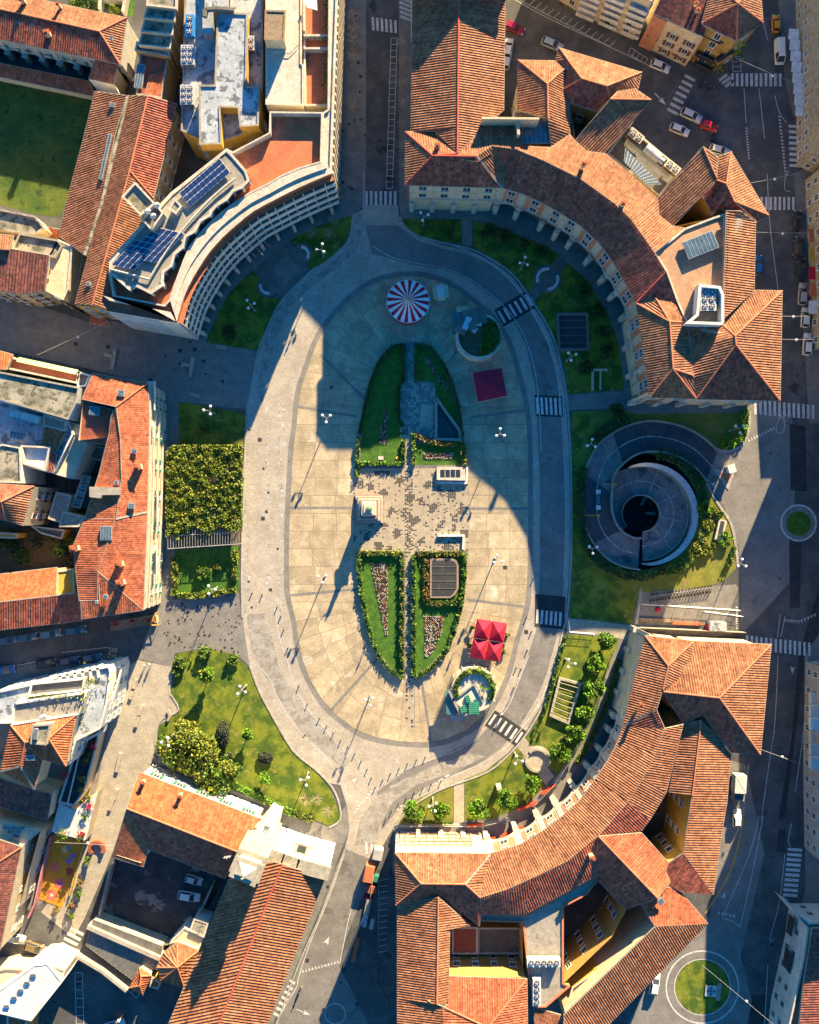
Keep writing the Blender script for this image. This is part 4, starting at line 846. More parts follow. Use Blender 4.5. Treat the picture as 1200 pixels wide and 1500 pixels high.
# plaza facade with white balcony bays
fl = eave_line([(717,1251),(579,1249)][::-1], 14.6, 1.0)[::-1]
def se_line(pts, inset): return eave_line(pts, 14.6, -inset)[::-1]
sel = se_line([(912,1064),(905,1086),(890,1115),(872,1142),(850,1172),(822,1197),(795,1217),(762,1237),(717,1251)], -1.0) if False else eave_line([(912,1064),(905,1086),(890,1115),(872,1142),(850,1172),(822,1197),(795,1217),(762,1237),(719,1251)], 14.6, 1.0)
def chk(line):
    a, b = line[0], line[1]
    return line if faces_centre(a, b) else line[::-1]
sel = chk(eave_line([(912,1064),(905,1086),(890,1115),(872,1142),(850,1172),(822,1197),(795,1217),(762,1237),(719,1251)], 14.6, 0))
def inset_line(L, d):
    out = []
    for i, p in enumerate(L):
        a = L[max(0, i - 1)]; b = L[min(len(L) - 1, i + 1)]; t = Vector((b.x - a.x, b.y - a.y, 0)).normalized(); out.append(p + Vector((-t.y, t.x, 0)) * d)
    return out
arcade(se, inset_line(sel, 1.0), 14.4, 4.6, wall='whitewall', panel='pinkwall', arch_h=5.6, floors=2)
arcade(se, inset_line(chk([W(719,1251,14.6), W(579,1249,14.6)]), 1.0), 14.4, 4.8, wall='whitewall', panel='whitewall', arch_h=5.6)
arcade(se, inset_line(chk([W(945,931,14.6), W(912,1064,14.6)]), 1.0), 14.4, 4.8, wall='whitewall', panel='whitewall', arch_h=5.6)
bk = MB(); L_ = inset_line(sel, 4.4)
for i in range(len(L_) - 1): bk.poly([(L_[i].x, L_[i].y, 0), (L_[i + 1].x, L_[i + 1].y, 0), (L_[i + 1].x, L_[i + 1].y, 14.2), (L_[i].x, L_[i].y, 14.2)])
bk.build('inner_wall', M['pinkwall'], se)
SQ = None
chimney(se, 866, 1254, 17.2, 0.8, 1.2); chimney(se, 939, 1031, 17, .5, .8, 'tile_red'); skylight(se, 968, 1320, 16.2, 1.1, 1.1, 0.6, 0)
# ---------- municipal office block: curved facade, terraces, zigzag penthouse ----------
mu = house('office_block', (350, 380), 'curved white office block with rows of square windows and a zigzag penthouse roof', 'office building')
Z0 = 18.2
bo = [(486,254),(455,267),(425,281),(398,295),(372,309),(347,329),(327,347),(308,368),(295,387),(283,407),(272,429),(265,450),(259,471)]
bi = [(471,238),(440,247),(412,259),(396,269),(366,284),(339,302),(322,315),(307,329),(292,345),(279,362),(270,383),(260,410),(250,440)]
boW = Ws(smooth_line(bo, 2), Z0); biW = Ws(smooth_line(bi, 2), Z0)
# curved parapet band with gutter
mb = MB(); n = len(boW)
midl = [a.lerp(b, 0.45) for a, b in zip(boW, biW)]
for i in range(n - 1):
    for A, Bq, zz in ((boW, midl, 0.0), (midl, biW, 0.35)):
        mb.poly([(A[i].x, A[i].y, Z0 + zz), (A[i + 1].x, A[i + 1].y, Z0 + zz), (Bq[i + 1].x, Bq[i + 1].y, Z0 + zz), (Bq[i].x, Bq[i].y, Z0 + zz)])
    mb.poly([(midl[i].x, midl[i].y, Z0), (midl[i + 1].x, midl[i + 1].y, Z0), (midl[i + 1].x, midl[i + 1].y, Z0 + .35), (midl[i].x, midl[i].y, Z0 + .35)])
    mb.poly([(biW[i].x, biW[i].y, Z0 - 1), (biW[i + 1].x, biW[i + 1].y, Z0 - 1), (biW[i + 1].x, biW[i + 1].y, Z0 + .35), (biW[i].x, biW[i].y, Z0 + .35)])
mb.build('parapet', M['travertine'], mu)
# lower terrace strip in front of the facade, then four ribbon storeys
Fo = inset_line(chk(boW), 0.0)
lo = MB(); RB = [MB() for _ in range(4)]; GB = [MB() for _ in range(4)]; MU = [MB() for _ in range(4)]; NF = 4; FH = 3.35; zb = Z0 - 1.2 - NF * FH
F1 = inset_line(chk(boW), -0.9)
for i in range(len(Fo) - 1):
    lo.poly([(Fo[i].x, Fo[i].y, Z0), (Fo[i + 1].x, Fo[i + 1].y, Z0), (Fo[i + 1].x, Fo[i + 1].y, Z0 - 1.2), (Fo[i].x, Fo[i].y, Z0 - 1.2)])
    lo.poly([(Fo[i].x, Fo[i].y, Z0 - 1.2), (Fo[i + 1].x, Fo[i + 1].y, Z0 - 1.2), (F1[i + 1].x, F1[i + 1].y, Z0 - 1.2), (F1[i].x, F1[i].y, Z0 - 1.2)])
lo.build('red_ledge', M['terrace'], mu)
F2 = inset_line(chk(boW), -0.72)
for i in range(len(F1) - 1):
    a, b, c, d = F1[i], F1[i + 1], F2[i + 1], F2[i]; L = (b - a).length; t = (b - a).normalized(); t.z = 0; rz = math.atan2(t.y, t.x)
    for k in range(NF):
        z1 = Z0 - 1.2 - k * FH; z0_ = z1 - FH; ribs = RB[k]; gl = GB[k]; mull = GB[k]
        # spandrel slab sticking out, window band set back
        for (p, q_, zt, zb_) in ((a, b, z0_ + 1.5, z0_),): ribs.poly([(p.x, p.y, zb_), (q_.x, q_.y, zb_), (q_.x, q_.y, zt), (p.x, p.y, zt)])
        ribs.poly([(a.x, a.y, z0_ + 1.5), (b.x, b.y, z0_ + 1.5), (c.x, c.y, z0_ + 1.5), (d.x, d.y, z0_ + 1.5)])
        gl.poly([(d.x, d.y, z0_ + 1.5), (c.x, c.y, z0_ + 1.5), (c.x, c.y, z1), (d.x, d.y, z1)])
        nm = max(1, round(L / 1.9))
        for j in range(nm):
            p = a.lerp(b, j / nm); p2 = d.lerp(c, j / nm); m_ = p.lerp(p2, .4); mull.box((m_.x, m_.y, z0_ + 1.5), (0.18, 0.24, FH - 1.5), rz, 1)
for k in range(4): RB[k].build('spandrel', M['whitewall'], mu); GB[k].build('window_band', [solid('dark_glass', (.02, .025, .03), .35, .3), M['whitewall']], mu)
base = MB(); F3 = inset_line(chk(boW), 2.5)
for i in range(len(F3) - 1):
    base.poly([(F3[i].x, F3[i].y, 0), (F3[i + 1].x, F3[i + 1].y, 0), (F3[i + 1].x, F3[i + 1].y, zb), (F3[i].x, F3[i].y, zb)])
    base.poly([(F3[i].x, F3[i].y, zb), (F3[i + 1].x, F3[i + 1].y, zb), (F1[i + 1].x, F1[i + 1].y, zb), (F1[i].x, F1[i].y, zb)])
base.build('ground_floor_wall', M['conc_dark'], mu)
for i in range(1, len(F1) - 1, 2):
    pl_ = MB(); p = F1[i]; pl_.box((p.x, p.y, 0), (0.6, 1.1, zb), math.atan2(F1[i + 1].y - F1[i - 1].y, F1[i + 1].x - F1[i - 1].x)); pl_.build('pillar', M['travertine'], mu)
# east and south end walls
flat_block(mu, [(486,254),(486,236),(497,-80),(482,-80),(480,160),(472,165),(471,238)], Z0, 'cream', 'travertine', par=0.4, cop='travertine')
ew = MB(); a, b = W(486,254,Z0), W(497,-80,Z0)
for i in range(26):
    p = a.lerp(b, (i + .5) / 26); ew.box((p.x + 0.05, p.y, 1.5), (0.3, 0.5, 15), 0)
ew.build('fin', M['travertine'], mu)
a, b = W(158,456,Z0 - .6), W(260,473,Z0 - .6); t = (b - a); t.z = 0; L = t.length; t.normalize(); nr = Vector((t.y, -t.x, 0)); rz = math.atan2(t.y, t.x)
sw = MB(); sw.prism(Ws([(157,396),(149,441),(158,456),(260,473),(263,458),(252,441),(241,447),(165,432)], Z0 - .6), 0, Z0 - .6, 0, 1); sw.build('end_wall', [M['whitewall'], M['terrace_dk']], mu)
lv = MB()
for k in range(14): 
    p = a.lerp(b, 0.36) + nr * 0.12; lv.box((p.x, p.y, 3.2 + k * 1.0), (L * 0.7, 0.3, 0.5), rz)
lv.build('louvre', M['whitewall'], mu)
# terracotta terrace deck and side parapets
flat_block(mu, [(395,163),(473,164),(471,238),(440,247),(412,259),(396,269),(366,284),(339,302),(322,315),(307,329),(292,345),(279,362),(270,383),(260,410),(250,440),(241,449),(165,434),(160,398),(160,380),(250,282),(332,217),(341,222),(394,194)], Z0 + 0.4, 'travertine', 'terrace', par=1.7, pw=0.3, cop='travertine')
pf = MB(); A, B_, c_, d_ = W(150,440,Z0+.4), W(241,449+2,Z0+.4), W(247,462,Z0+.4), W(150,452,Z0+.4); pf.prism([W(150,432,Z0+.3), W(220,450,Z0+.3), W(256,470,Z0+.3), W(250,457,Z0+.3), W(160,440,Z0+.3)], Z0 - 1, Z0 + .3); pf.build('parapet', M['travertine'], mu)
# penthouse
zz = [(361,249),(366,264),(356,275),(342,281),(333,293),(318,302),(311,310),(309,316),(295,324),(289,335),(286,340),(273,347),(271,354),(269,363),(257,373),(254,384),(252,390),(241,399),(239,412),(240,418),(221,431),(200,420),(190,426),(173,411),(160,400),(160,384),(250,283),(332,217),(341,226)]
pen = flat_block(mu, zz, Z0 + 1.5, 'whitewall', 'concrete', par=0.25, cop='travertine', wb=Z0 - 1, name='penthouse_roof', pw=0.5)
pe = ccw(Ws(zz, Z0 + 1.5)); 
pwn = MB()
for i in range(len(pe)):
    a, b = pe[i], pe[(i + 1) % len(pe)]
    if faces_centre(a, b) and (b - a).length > 1.2:
        t = (b - a).normalized(); nr = Vector((t.y, -t.x, 0)); m_ = (a + b) / 2 + nr * 0.02; pwn.box((m_.x, m_.y, Z0 - 0.6), ((b - a).length * 0.7, 0.12, 1.6), math.atan2(t.y, t.x))
pwn.build('penthouse_window', M['glass'], mu)
rl = MB(); ribbon_pts = [W(*p, Z0 + 1.6) for p in smooth_line([(345,262),(317,285),(290,312),(262,345),(240,375),(219,410)], 4)]
for i in range(len(ribbon_pts) - 1): rl.tube(ribbon_pts[i] + Vector((0, 0, .2)), ribbon_pts[i + 1] + Vector((0, 0, .2)), 0.22, n=5)
p1, p2, p3 = W(162,395,Z0+1.6), W(219,410,Z0+1.6), W(250,283,Z0+1.6); rl.tube(p1 + Vector((0,0,.2)), p2 + Vector((0,0,.2)), .22, n=5)
rl.build('roof_kerb', M['travertine'], mu)
# stair tower huts on the roof
flat_block(mu, [(198,266),(228,298),(206,316),(178,288)], Z0 + 4.4, 'cream', 'conc_moss', par=0.5, wb=Z0 + 1)
flat_block(mu, [(228,296),(240,312),(222,338),(206,320)], Z0 + 3.6, 'greywall', 'conc_dark', par=0.8, wb=Z0 + 1)
flat_block(mu, [(256,290),(267,302),(258,314),(247,306)], Z0 + 2.9, 'travertine', 'concrete', par=0.2, wb=Z0 + 1)
def solar_array(label, o, u, v, nu, nv, z, skip=()):
    """o: first corner px, u,v: px step vectors of one panel"""
    r = empty('solar_array', W(*o, z), label, 'solar panels', None); U = W(o[0] + u[0], o[1] + u[1], z) - W(*o, z); V = W(o[0] + v[0], o[1] + v[1], z) - W(*o, z)
    rz = math.atan2(U.y, U.x); o3 = W(*o, z); fr = MB(); 
    for i in range(nu):
        for j in range(nv):
            if (i, j) in skip: continue
            pn = MB(); Qd = lambda e: [o3 + U * (i + a_) + V * (j + b_) for a_, b_ in ((e, e), (1 - e, e), (1 - e, 1 - e), (e, 1 - e))]; pn.prism(Qd(.085), z + .2, z + .3); fr.prism(Qd(-.01), z + .1, z + .22 + .002 * ((i + j) % 2))
            pn.build('panel', M['solar'], r)
    fr.build('frame', M['whitewall'], r)
solar_array('blue solar array on the penthouse roof, nearer the terracotta terrace', (263,283), (5.9,-5.1), (5.2,7.0), 10, 3, Z0 + 1.65)
solar_array('blue solar array on the penthouse roof beside the stair hut and satellite dishes', (164,388), (7.0,-7.2), (8.5,2.0), 8, 6, Z0 + 1.65, skip=[(7,0),(7,1),(6,0)] + [(i, j) for i in (0, 1) for j in (4, 5)] + [(5,0)])
# flags on the facade
fi = [F1[len(F1) // 2 - 1], F1[len(F1) // 2], F1[len(F1) // 2 + 1]]
for k, (cols, lab) in enumerate(((((0.05, 0.1, 0.45),), 'blue flag hanging from the curved white office block, leftmost of three'), (((0.02, 0.3, 0.08), (0.8, 0.8, 0.8), (0.6, 0.03, 0.03)), 'green, white and red flag hanging between the two single-coloured ones on the curved white facade'), (((0.6, 0.02, 0.04),), 'red flag hanging from the curved white office block, right of the tricolour'))):
    x, y = ((368,370),(379,367),(388,355))[k]; 
    # on the facade: nearest point of F1
    tgt = W(x, y, 8.0); p = min(F1, key=lambda q_: (q_.xy - tgt.xy).length); t = Vector((1, 1, 0)).normalized(); nr = Vector((1, -1, 0)).normalized()
    p = Vector((tgt.x, tgt.y, 8.0)); r = empty('flag', (p.x, p.y, 8), lab, 'flag', 'flags on the office facade'); m1 = MB(); m1.tube(p - nr * 2, p + nr * 1.8 + Vector((0, 0, 1.6)), .05, n=5); m1.build('pole', M['alu'], r)
    f = MB(); e = p + nr * 1.8 + Vector((0, 0, 1.6)); ncol = len(cols); mats = [solid('flag_%s_%d' % (k, i), c) for i, c in enumerate(cols)]
    for c in range(ncol):
        for s_ in range(3):
            u0, u1 = (c * 3 + s_) / (ncol * 3), (c * 3 + s_ + 1) / (ncol * 3); w0, w1 = .12 * math.sin(u0 * 9), .12 * math.sin(u1 * 9)
            P_ = lambda u, w, z: e - nr * (1.9 * u) + t * w + Vector((0, 0, -1.6 * u + z))
            f.poly([P_(u0, w0, -1.5), P_(u1, w1, -1.5), P_(u1, w1, 0), P_(u0, w0, 0)], c)
    f.build('cloth', mats, r)
# ---------- north-west quarter ----------
def walls_from(root, pts, z, m='cream', wb=0.0, win=None, **k):
    w = MB()
    for i in range(len(pts) - 1):
        a, b = W(*pts[i], z), W(*pts[i + 1], z); w.poly([(a.x, a.y, wb), (b.x, b.y, wb), (b.x, b.y, z), (a.x, a.y, z)])
        if win:
            if faces_centre(b, a): a, b = b, a
            add_windows(root, a, b, wb, z, win, **k)
    w.build('wall', M[m], root)
cv = house('convent', (80, 70), 'long arcaded convent with green shutters under a terracotta gable roof, north of the walled lawn', 'convent')
hip_roof(cv, N3('a -60 -25 8.5 b 186 26 8.5 c 176 94 8.5 d -60 45 8.5 e 146 46 9.8 f -60 0 9.8'), [('abef', (0.2, -1)), ('bce', None), ('fecd', (-0.2, 1), 'tile_old')], 'tile', over=0.6, walls=False)
a, b = W(-60,47,8.5), W(176,96,8.5)
arcade(cv, inset_line(chk([a, b]), 0.6), 8.4, 3.4, wall='greywall', panel='greywall', arch_h=3.6, depth=2.0, floors=0)
a2, b2 = chk(inset_line([a, b], 0)); add_windows(cv, *[p + Vector((0, 0, 0)) for p in inset_line([a2, b2], 0.55)], 3.7, 8.5, 'green', floor=2.3, step=4.2, w=1.2, h=1.4, base=0.5)
walls_from(cv, [(186,28),(174,94)], 8.4, 'whitewall'); walls_from(cv, [(186,28),(-60,-22)], 8.4, 'whitewall')
hip_roof(cv, N3('a -60 80 3.9 b 131 119 3.9 c 140 141 3.3 d -60 100 3.3'), [('abcd', (-0.2, 1))], 'tile_red', over=0.3)
hip_roof(cv, N3('a 139 87 8.2 b 172 94 8.2 c 166 123 7.2 d 130 115 7.2'), [('abcd', (-0.2, 1))], 'tile_red', over=0.3)
walls_from(cv, [(130,116),(168,124),(174,136)], 7, 'whitewall')
for x, y in ((27,30), (50,34), (58,36), (138,53)): skylight(cv, x, y, 9.2, 1.0, 1.3, -0.2, 0)
skylight(cv, 162, 56, 9.0, 1.2, 1.0, -0.2, 0); chimney(cv, 35, 3, 9.5); chimney(cv, 72, 52, 9.2, .9, 1.4); chimney(cv, 88, 10, 9.4, .5); 
r3 = house('red_roofed_annex', (221, 110), 'small annex with bright red ribbed terrace roof at the convent corner', 'annex')
flat_block(r3, [(205,77),(247,82),(237,144),(199,138)], 8.5, 'cream', 'terrace_dk', par=0.5, cop='concrete'); hip_roof(r3, N3('a 220 110 8.3 b 244 104 8.3 c 236 143 8.2 d 212 140 8.5'), [('abcd', (-0.3, 1))], 'tile_red', walls=False)
skylight(r3, 205, 112, 8.6, 1.6, 4.6, -0.15, 2)
st = house('stepped_concrete_block', (232, 40), 'weathered concrete block stepping down in three roof terraces beside the white bitumen roof', 'building')
for i, (y0, y1, z) in enumerate(((-60, 8, 13), (8, 26, 12.2), (26, 46, 11.4), (46, 66, 10.6))): flat_block(st, [(220 - i * 4, y0), (262 - i * 3, y0 + 2), (259 - i * 3, y1 + 5), (214 - i * 4, y1)], z, 'cream', 'conc_moss', par=0.4, wb=0)
flat_block(st, [(200,60),(248,74),(250,84),(197,74)], 9.5, 'ochre_dk', 'conc_moss', par=0.3)
lr = house('long_shed', (120, 250), 'long single-pitch ribbed roof bordering the east side of the walled lawn', 'shed')
hip_roof(lr, N3('a 139 134 8.5 b 186 140 10.8 c 168 200 10.8 d 148 297 10.8 e 123 373 10.8 f 87 346 8.5 g 97 298 8.5 h 123 200 8.5'), [('abch', (-1, 0.1)), ('hcdg', (-1, 0.2)), ('gdef', (-1, 0.3))], 'tile', over=0.3)
pr = MB(); pr.prism(Ws([(186,140),(189,141),(151,298),(126,374),(122,373),(147,297)], 11.6), 0, 11.6); pr.build('parapet_wall', M['conc_moss'], lr); skylight(lr, 165, 154, 10.4, 1, .8, -.2, 0); skylight(lr, 155, 230, 10.9, .7, 9, -.22, 0)
lg = house('long_gabled_hall', (180, 290), 'long gabled hall with striped old tiles, between the single-pitch roof and the office block', 'hall')
hip_roof(lg, N3('a 188 140 11 b 217 140 12.6 c 259 152 11 d 225 290 11 e 185 360 11 f 160 400 11 g 154 452 11 h 135 447 12.2 i 190 250 12.8 j 110 445 11 k 150 300 11'), [('abik', (-1, 0.2)), ('kihj', (-1, 0.3)), ('bcdi', (1, 0.2), 'tile_old'), ('idefgh', (1, 0.3))], 'tile', over=0.5, win='plain')
walls_from(lg, [(154,452),(135,449),(110,447)], 11, 'ochre_dk', win='plain'); hip_roof(lg, N3('a 133 463 5 b 155 468 5 c 160 478 4.5 d 132 474 4.5'), [('abcd', (0, 1))], 'tile_red', walls=False)
skylight(lg, 130, 416, 12, .8, .8, 0, 0)
# white bitumen roof block with plant
wb_ = house('flat_roofed_block', (325, 100), 'yellow-walled block with blotchy white-blue flat roof carrying cooling machines', 'building')
flat_block(wb_, [(272,-60),(385,-60),(385,120),(382,186),(347,200),(310,212),(265,191)], 13.5, 'ochre', 'bitumen', par=0.6, cop='concrete', win='plain')
flat_block(wb_, [(318,17),(363,19),(361,125),(381,126),(379,184),(351,186),(348,158),(323,157),(325,211),(292,212),(291,124),(314,124)], 16.2, 'ochre', 'bitumen', par=0.25, cop='concrete', wb=13, name='upper_roof')
flat_block(wb_, [(300,-60),(340,-60),(340,15),(300,15)], 15, 'greywall', 'bitumen', par=0.25, wb=13); flat_block(wb_, [(325,160),(348,160),(350,192),(326,192)], 9, 'ochre', 'conc_dark', par=0.3)
dm = MB()
pts_ = [W(*p, 16.8) for p in ((300,25),(302,14),(318,13),(343,15))]; 
for i in range(3): dm.tube(pts_[i], pts_[i + 1], .55, n=6)
pts_ = [W(*p, 15) for p in ((322,30),(321,75),(318,102),(312,107))]
for i in range(3): dm.tube(pts_[i], pts_[i + 1], .5, n=6)
dm.build('duct', M['conc_dark'], wb_)
def ac_unit(px, py, z, nx, ny, label, rz=0.0, pit=1.35, grp='cooling machines on the rooftops', h=1.4, m='alu', top='iron'):
    p = W(px, py, z); r = empty('air_conditioner', (p.x, p.y, z), label, 'cooling machine', grp, rz); m1 = MB()
    m1.box((0, 0, 0.25), (nx * pit + .3, ny * pit + .3, h), 0, 0)
    for sx in (-1, 1):
        for sy in (-1, 1): m1.box((sx * nx * pit * .42, sy * ny * pit * .42, 0), (.15, .15, .25))
    for i in range(5): m1.box((0, -(ny * pit + .3) / 2 - .02, .45 + i * .22), (nx * pit, .04, .08), 0, 1)
    WLOC[r.name] = (0, 0, 0); m1.build('casing', [M[m], M['iron']], r)
    for i in range(nx):
        for j in range(ny):
            x, y = (i - (nx - 1) / 2) * pit, (j - (ny - 1) / 2) * pit; f = MB(); f.tube((x, y, h + .2), (x, y, h + .42), pit * .43, n=14, mi=0)
            fo = f.build('fan', [M[top]], r); g_ = MB(); g_.tube((x, y, h + .42), (x, y, h + .5), .16, n=8, mi=0)
            for k in range(5):
                t = k * 2 * math.pi / 5; g_.poly([(x, y, h + .45), (x + math.cos(t) * pit * .4, y + math.sin(t) * pit * .4, h + .44), (x + math.cos(t + .45) * pit * .4, y + math.sin(t + .45) * pit * .4, h + .46)])
            go = g_.build('blade', [M['alu']], r)
    return r
ac_unit(278, 86, 13, 2, 3, 'six-fan grey cooling machine on the bitumen roof, upper of two', pit=1.15)
ac_unit(277, 144, 13, 2, 3, 'six-fan grey cooling machine on the bitumen roof, lower of two', pit=1.15)
ac_unit(281, 43, 13, 1, 3, 'bright blue three-fan cooling machine on the bitumen roof', pit=1.25, m='blue_sheet') if M.setdefault('blue_sheet', mat('blue_sheet', (0.02, 0.22, 0.6))) else 0
ac_unit(370, 69, 13, 1, 2, 'white two-fan cooling machine on the right strip of the bitumen roof', pit=1.2, m='whitewall')
vh = MB(); p = W(308, 40, 13); vh.box((p.x, p.y, 13), (2.0, 4.6, 2.2)); vh.tube((p.x, p.y + 2.2, 14.4), (p.x, p.y + 3.6, 14.4), .8, n=10); tag(vh.build('air_handler', M['steel']), 'silver air handler with round duct on the bitumen roof', 'air handler')
# cream block and terrace block
cb = house('flat_roofed_block', (415, 80), 'cream flat-roofed block with a square dark lift hut on top', 'building')
flat_block(cb, [(389,-60),(443,-60),(442,92),(445,94),(445,155),(389,153)], 17, 'cream', 'travertine', par=0.25, cop='travertine'); flat_block(cb, [(388,14),(419,15),(417,59),(387,58)], 20.5, 'cream', 'wood', par=0.15, wb=17, cop='wood')
sf = [W(*p, 17.1) for p in ((414,78),(425,78),(432,71),(437,66))]; cbm = MB()
for i in range(3): cbm.tube(sf[i], sf[i + 1], .06)
cbm.build('cable', M['iron'], cb)
tb = house('terraced_block', (463, 80), 'narrow block topped with terracotta terraces and planters above the tree-lined street', 'building')
flat_block(tb, [(443,-60),(483,-60),(482,155),(446,155)], 16, 'cream', 'terrace', par=1.0, cop='travertine')
tm = MB(); 
for y in (53, 72): p = W(463, y, 16.2); tm.box((p.x, p.y, 15), (4.6, .35, 1.6))
tm.build('dividing_wall', M['travertine'], tb)
for i, (x, y, n_) in enumerate(((462,54,60), (476,118,70), (478,20,90))):
    p = W(x, y, 16); q_ = np.random.RandomState(i).normal(size=(n_ * 2, 3)) * np.array([(2.0, .25, .25), (.25, 2.6, .3), (.3, 3.6, .4)][i]) + np.array([p.x, p.y, 16.0]); tag(leaf_obj('terrace_plants', q_, .22, M['leaf']), ('row of green plants on the parapet of the upper terracotta terrace', 'climbing plants along the railing of the lower terracotta terrace', 'plants along the railing at the top of the terraced block')[i], 'plants', kind='stuff')
aw = MB(); P = [W(*p, 18) for p in ((445,0),(464,-3),(465,15),(450,11))]; aw.poly(P); aw.poly([q_ + Vector((0, 0, -.1)) for q_ in P[::-1]]); tag(aw.build('awning', M['white_canvas']), 'blue-white sail awning over the upper terracotta terrace', 'awning')
# ---------- west quarter ----------
b8 = house('old_townhouse', (50, 400), 'old house with mossy concrete terraces and a dark brown tiled roof above the pedestrian street', 'house')
flat_block(b8, [(-60,300),(0,306),(51,316),(66,334),(50,344),(-60,328)], 9, 'cream', 'conc_moss', par=0.6, cop='concrete'); flat_block(b8, [(28,341),(85,351),(92,360),(82,378),(18,364)], 10, 'cream', 'conc_moss', par=0.5, cop='concrete')
flat_block(b8, [(85,350),(107,360),(100,424),(93,440),(66,426),(72,374)], 9.5, 'cream', 'cream', par=0.3); hip_roof(b8, N3('a -60 360 12.2 b 13 364 12.0 c 72 374 11.8 d 66 426 10.8 e 29 431 10.8 f -60 415 10.8'), [('abcdef', (-0.15, 1))], 'tile_brown', over=0.5, win='brown', pitch=.6)
hip_roof(b8, N3('a -60 338 12 b 20 345 12 c 13 366 12.6 d -60 362 12.6'), [('abcd', (0, -1))], 'tile', over=0.4); walls_from(b8, [(-60,416),(29,432),(66,427),(96,444)], 10.8, 'oldstone', win='brown')
flat_block(b8, [(107,366),(122,374),(112,430),(98,440)], 5, 'cream', 'concrete', par=0.4)
rm_ = MB(); 
for i in range(16):
    t = i / 15; a = W(0 + 96 * t, 302 + 42 * t, 9.2); rm_.tube(a, a + Vector((0, 0, 1.2)), .04, n=4)
rm_.tube(W(0,302,9.2) + Vector((0, 0, 1.2)), W(96,344,9.2) + Vector((0, 0, 1.2)), .05, n=4); rm_.build('railing', M['iron'], b8)
sh = house('orange_roofed_shed', (78, 342), 'small bright orange roof at the edge of the walled lawn', 'shed'); hip_roof(sh, N3('a 65 332 5 b 88 336 5 c 86 350 4.4 d 64 346 4.4'), [('abcd', (0, 1))], 'tile_new', over=0.2)
g0 = house('corner_house', (45, 535), 'house with light green awning over an orange terrace at the pedestrian street', 'house')
hip_roof(g0, N3('a -60 508 12.5 b 0 514 12.5 c 19 519 12.5 d 10 541 13 e -60 540 13'), [('abcde', (0, -1))], 'tile_new', over=0.3); flat_block(g0, [(14,522),(118,545),(113,562),(9,540)], 12, 'cream', 'terrace', par=0.9, cop='travertine')
gm2 = MB(); P = [W(*p, 13.2) for p in ((28,523),(115,542),(112,549),(25,530))]; P[2].z = P[3].z = 13.6; corrugate(gm2, P, .5, .05); gm2.build('awning', M['greenmetal'], g0)
flat_block(g0, [(113,543),(133,549),(126,566),(113,568)], 12, 'whitewall', 'conc_dark', par=0.6, cop='whitewall')
g1 = house('flat_roofed_house', (55, 580), 'house with large mossy grey flat roof behind the green awning', 'house'); flat_block(g1, [(-60,535),(0,544),(117,567),(112,590),(100,615),(0,586),(-60,575)], 14, 'whitewall', 'conc_moss', par=0.35, cop='concrete')
g2 = house('roof_terrace_house', (50, 640), 'white house with cluttered roof terraces, a glass veranda and lean-to orange roofs', 'house')
flat_block(g2, [(-60,584),(0,586),(100,615),(108,636),(78,694),(30,682),(-60,650)], 10.5, 'whitewall', 'bitumen', par=0.8, cop='whitewall'); flat_block(g2, [(99,617),(121,622),(128,650),(106,702),(78,694),(86,660)], 9.5, 'whitewall', 'cream', par=0.25)
hip_roof(g2, N3('a 66 625 11.4 b 96 632 11.2 c 82 662 11 d 60 650 11.6'), [('abcd', (0.2, 1))], 'tile_new', over=0.2); hip_roof(g2, N3('a 74 662 11 b 84 664 11 c 78 693 10.6 d 69 690 10.8'), [('abcd', (0.2, 1))], 'tile_brown', over=0.2)
flat_block(g2, [(64,606),(98,617),(95,632),(63,624)], 11.5, 'whitewall', 'concrete', par=0.3); flat_block(g2, [(3,650),(30,655),(32,708),(-20,706),(-20,660)], 12.5, 'whitewall', 'conc_moss', par=0.3); flat_block(g2, [(30,652),(74,654),(66,690),(34,680)], 11.8, 'whitewall', 'whitewall', par=0.9)
vr = MB(); P = [W(*p, 12.4) for p in ((16,598),(60,610),(56,622),(12,610))]; vr.prism(P, 10, 12.4); vr.build('veranda', M['steel'], g2)
vg = MB(); P = [W(*p, 12.43) for p in ((17,600),(58,611),(56,620),(13,609))]
for i in range(6): vg.poly([P[0].lerp(P[1], (i + .08) / 6), P[0].lerp(P[1], (i + .92) / 6), P[3].lerp(P[2], (i + .92) / 6), P[3].lerp(P[2], (i + .08) / 6)])
vg.build('pane', M['whitewall'], g2); skylight(g2, 25, 638, 11.0, 2.6, 1.6, -.2, 3)
g3 = house('hip_roofed_house', (25, 745), 'white house under a striped dark hip roof beside the overgrown garden', 'house')
hip_roof(g3, N3('a -60 705 13 b 50 712 13 c 34 770 13 d 8 762 13 e -60 755 13 f 2 735 15 g -60 728 15'), [('abfg', (0, -1), 'tile_old'), ('bcdf', (1, 0.2)), ('gfde', (0, 1), 'tile_old')] , 'tile', over=0.6); walls_from(g3, [(50,713),(34,770)], 12.8, 'cream', win='brown', step=2.4, w=.9)
flat_block(g3, [(82,720),(105,726),(94,768),(70,760)], 6.5, 'cream', 'concrete', par=0.15); flat_block(g3, [(92,748),(124,756),(116,772),(86,772)], 7, 'ochre', 'oldstone', par=0.15); flat_block(g3, [(-40,778),(25,781),(25,789),(-40,788)], 5, 'ochre', 'ochre', par=.1)
flat_block(g3, [(44,770),(96,776),(90,790),(60,782)], 3.6, 'ochre', 'conc_dark', par=.3)
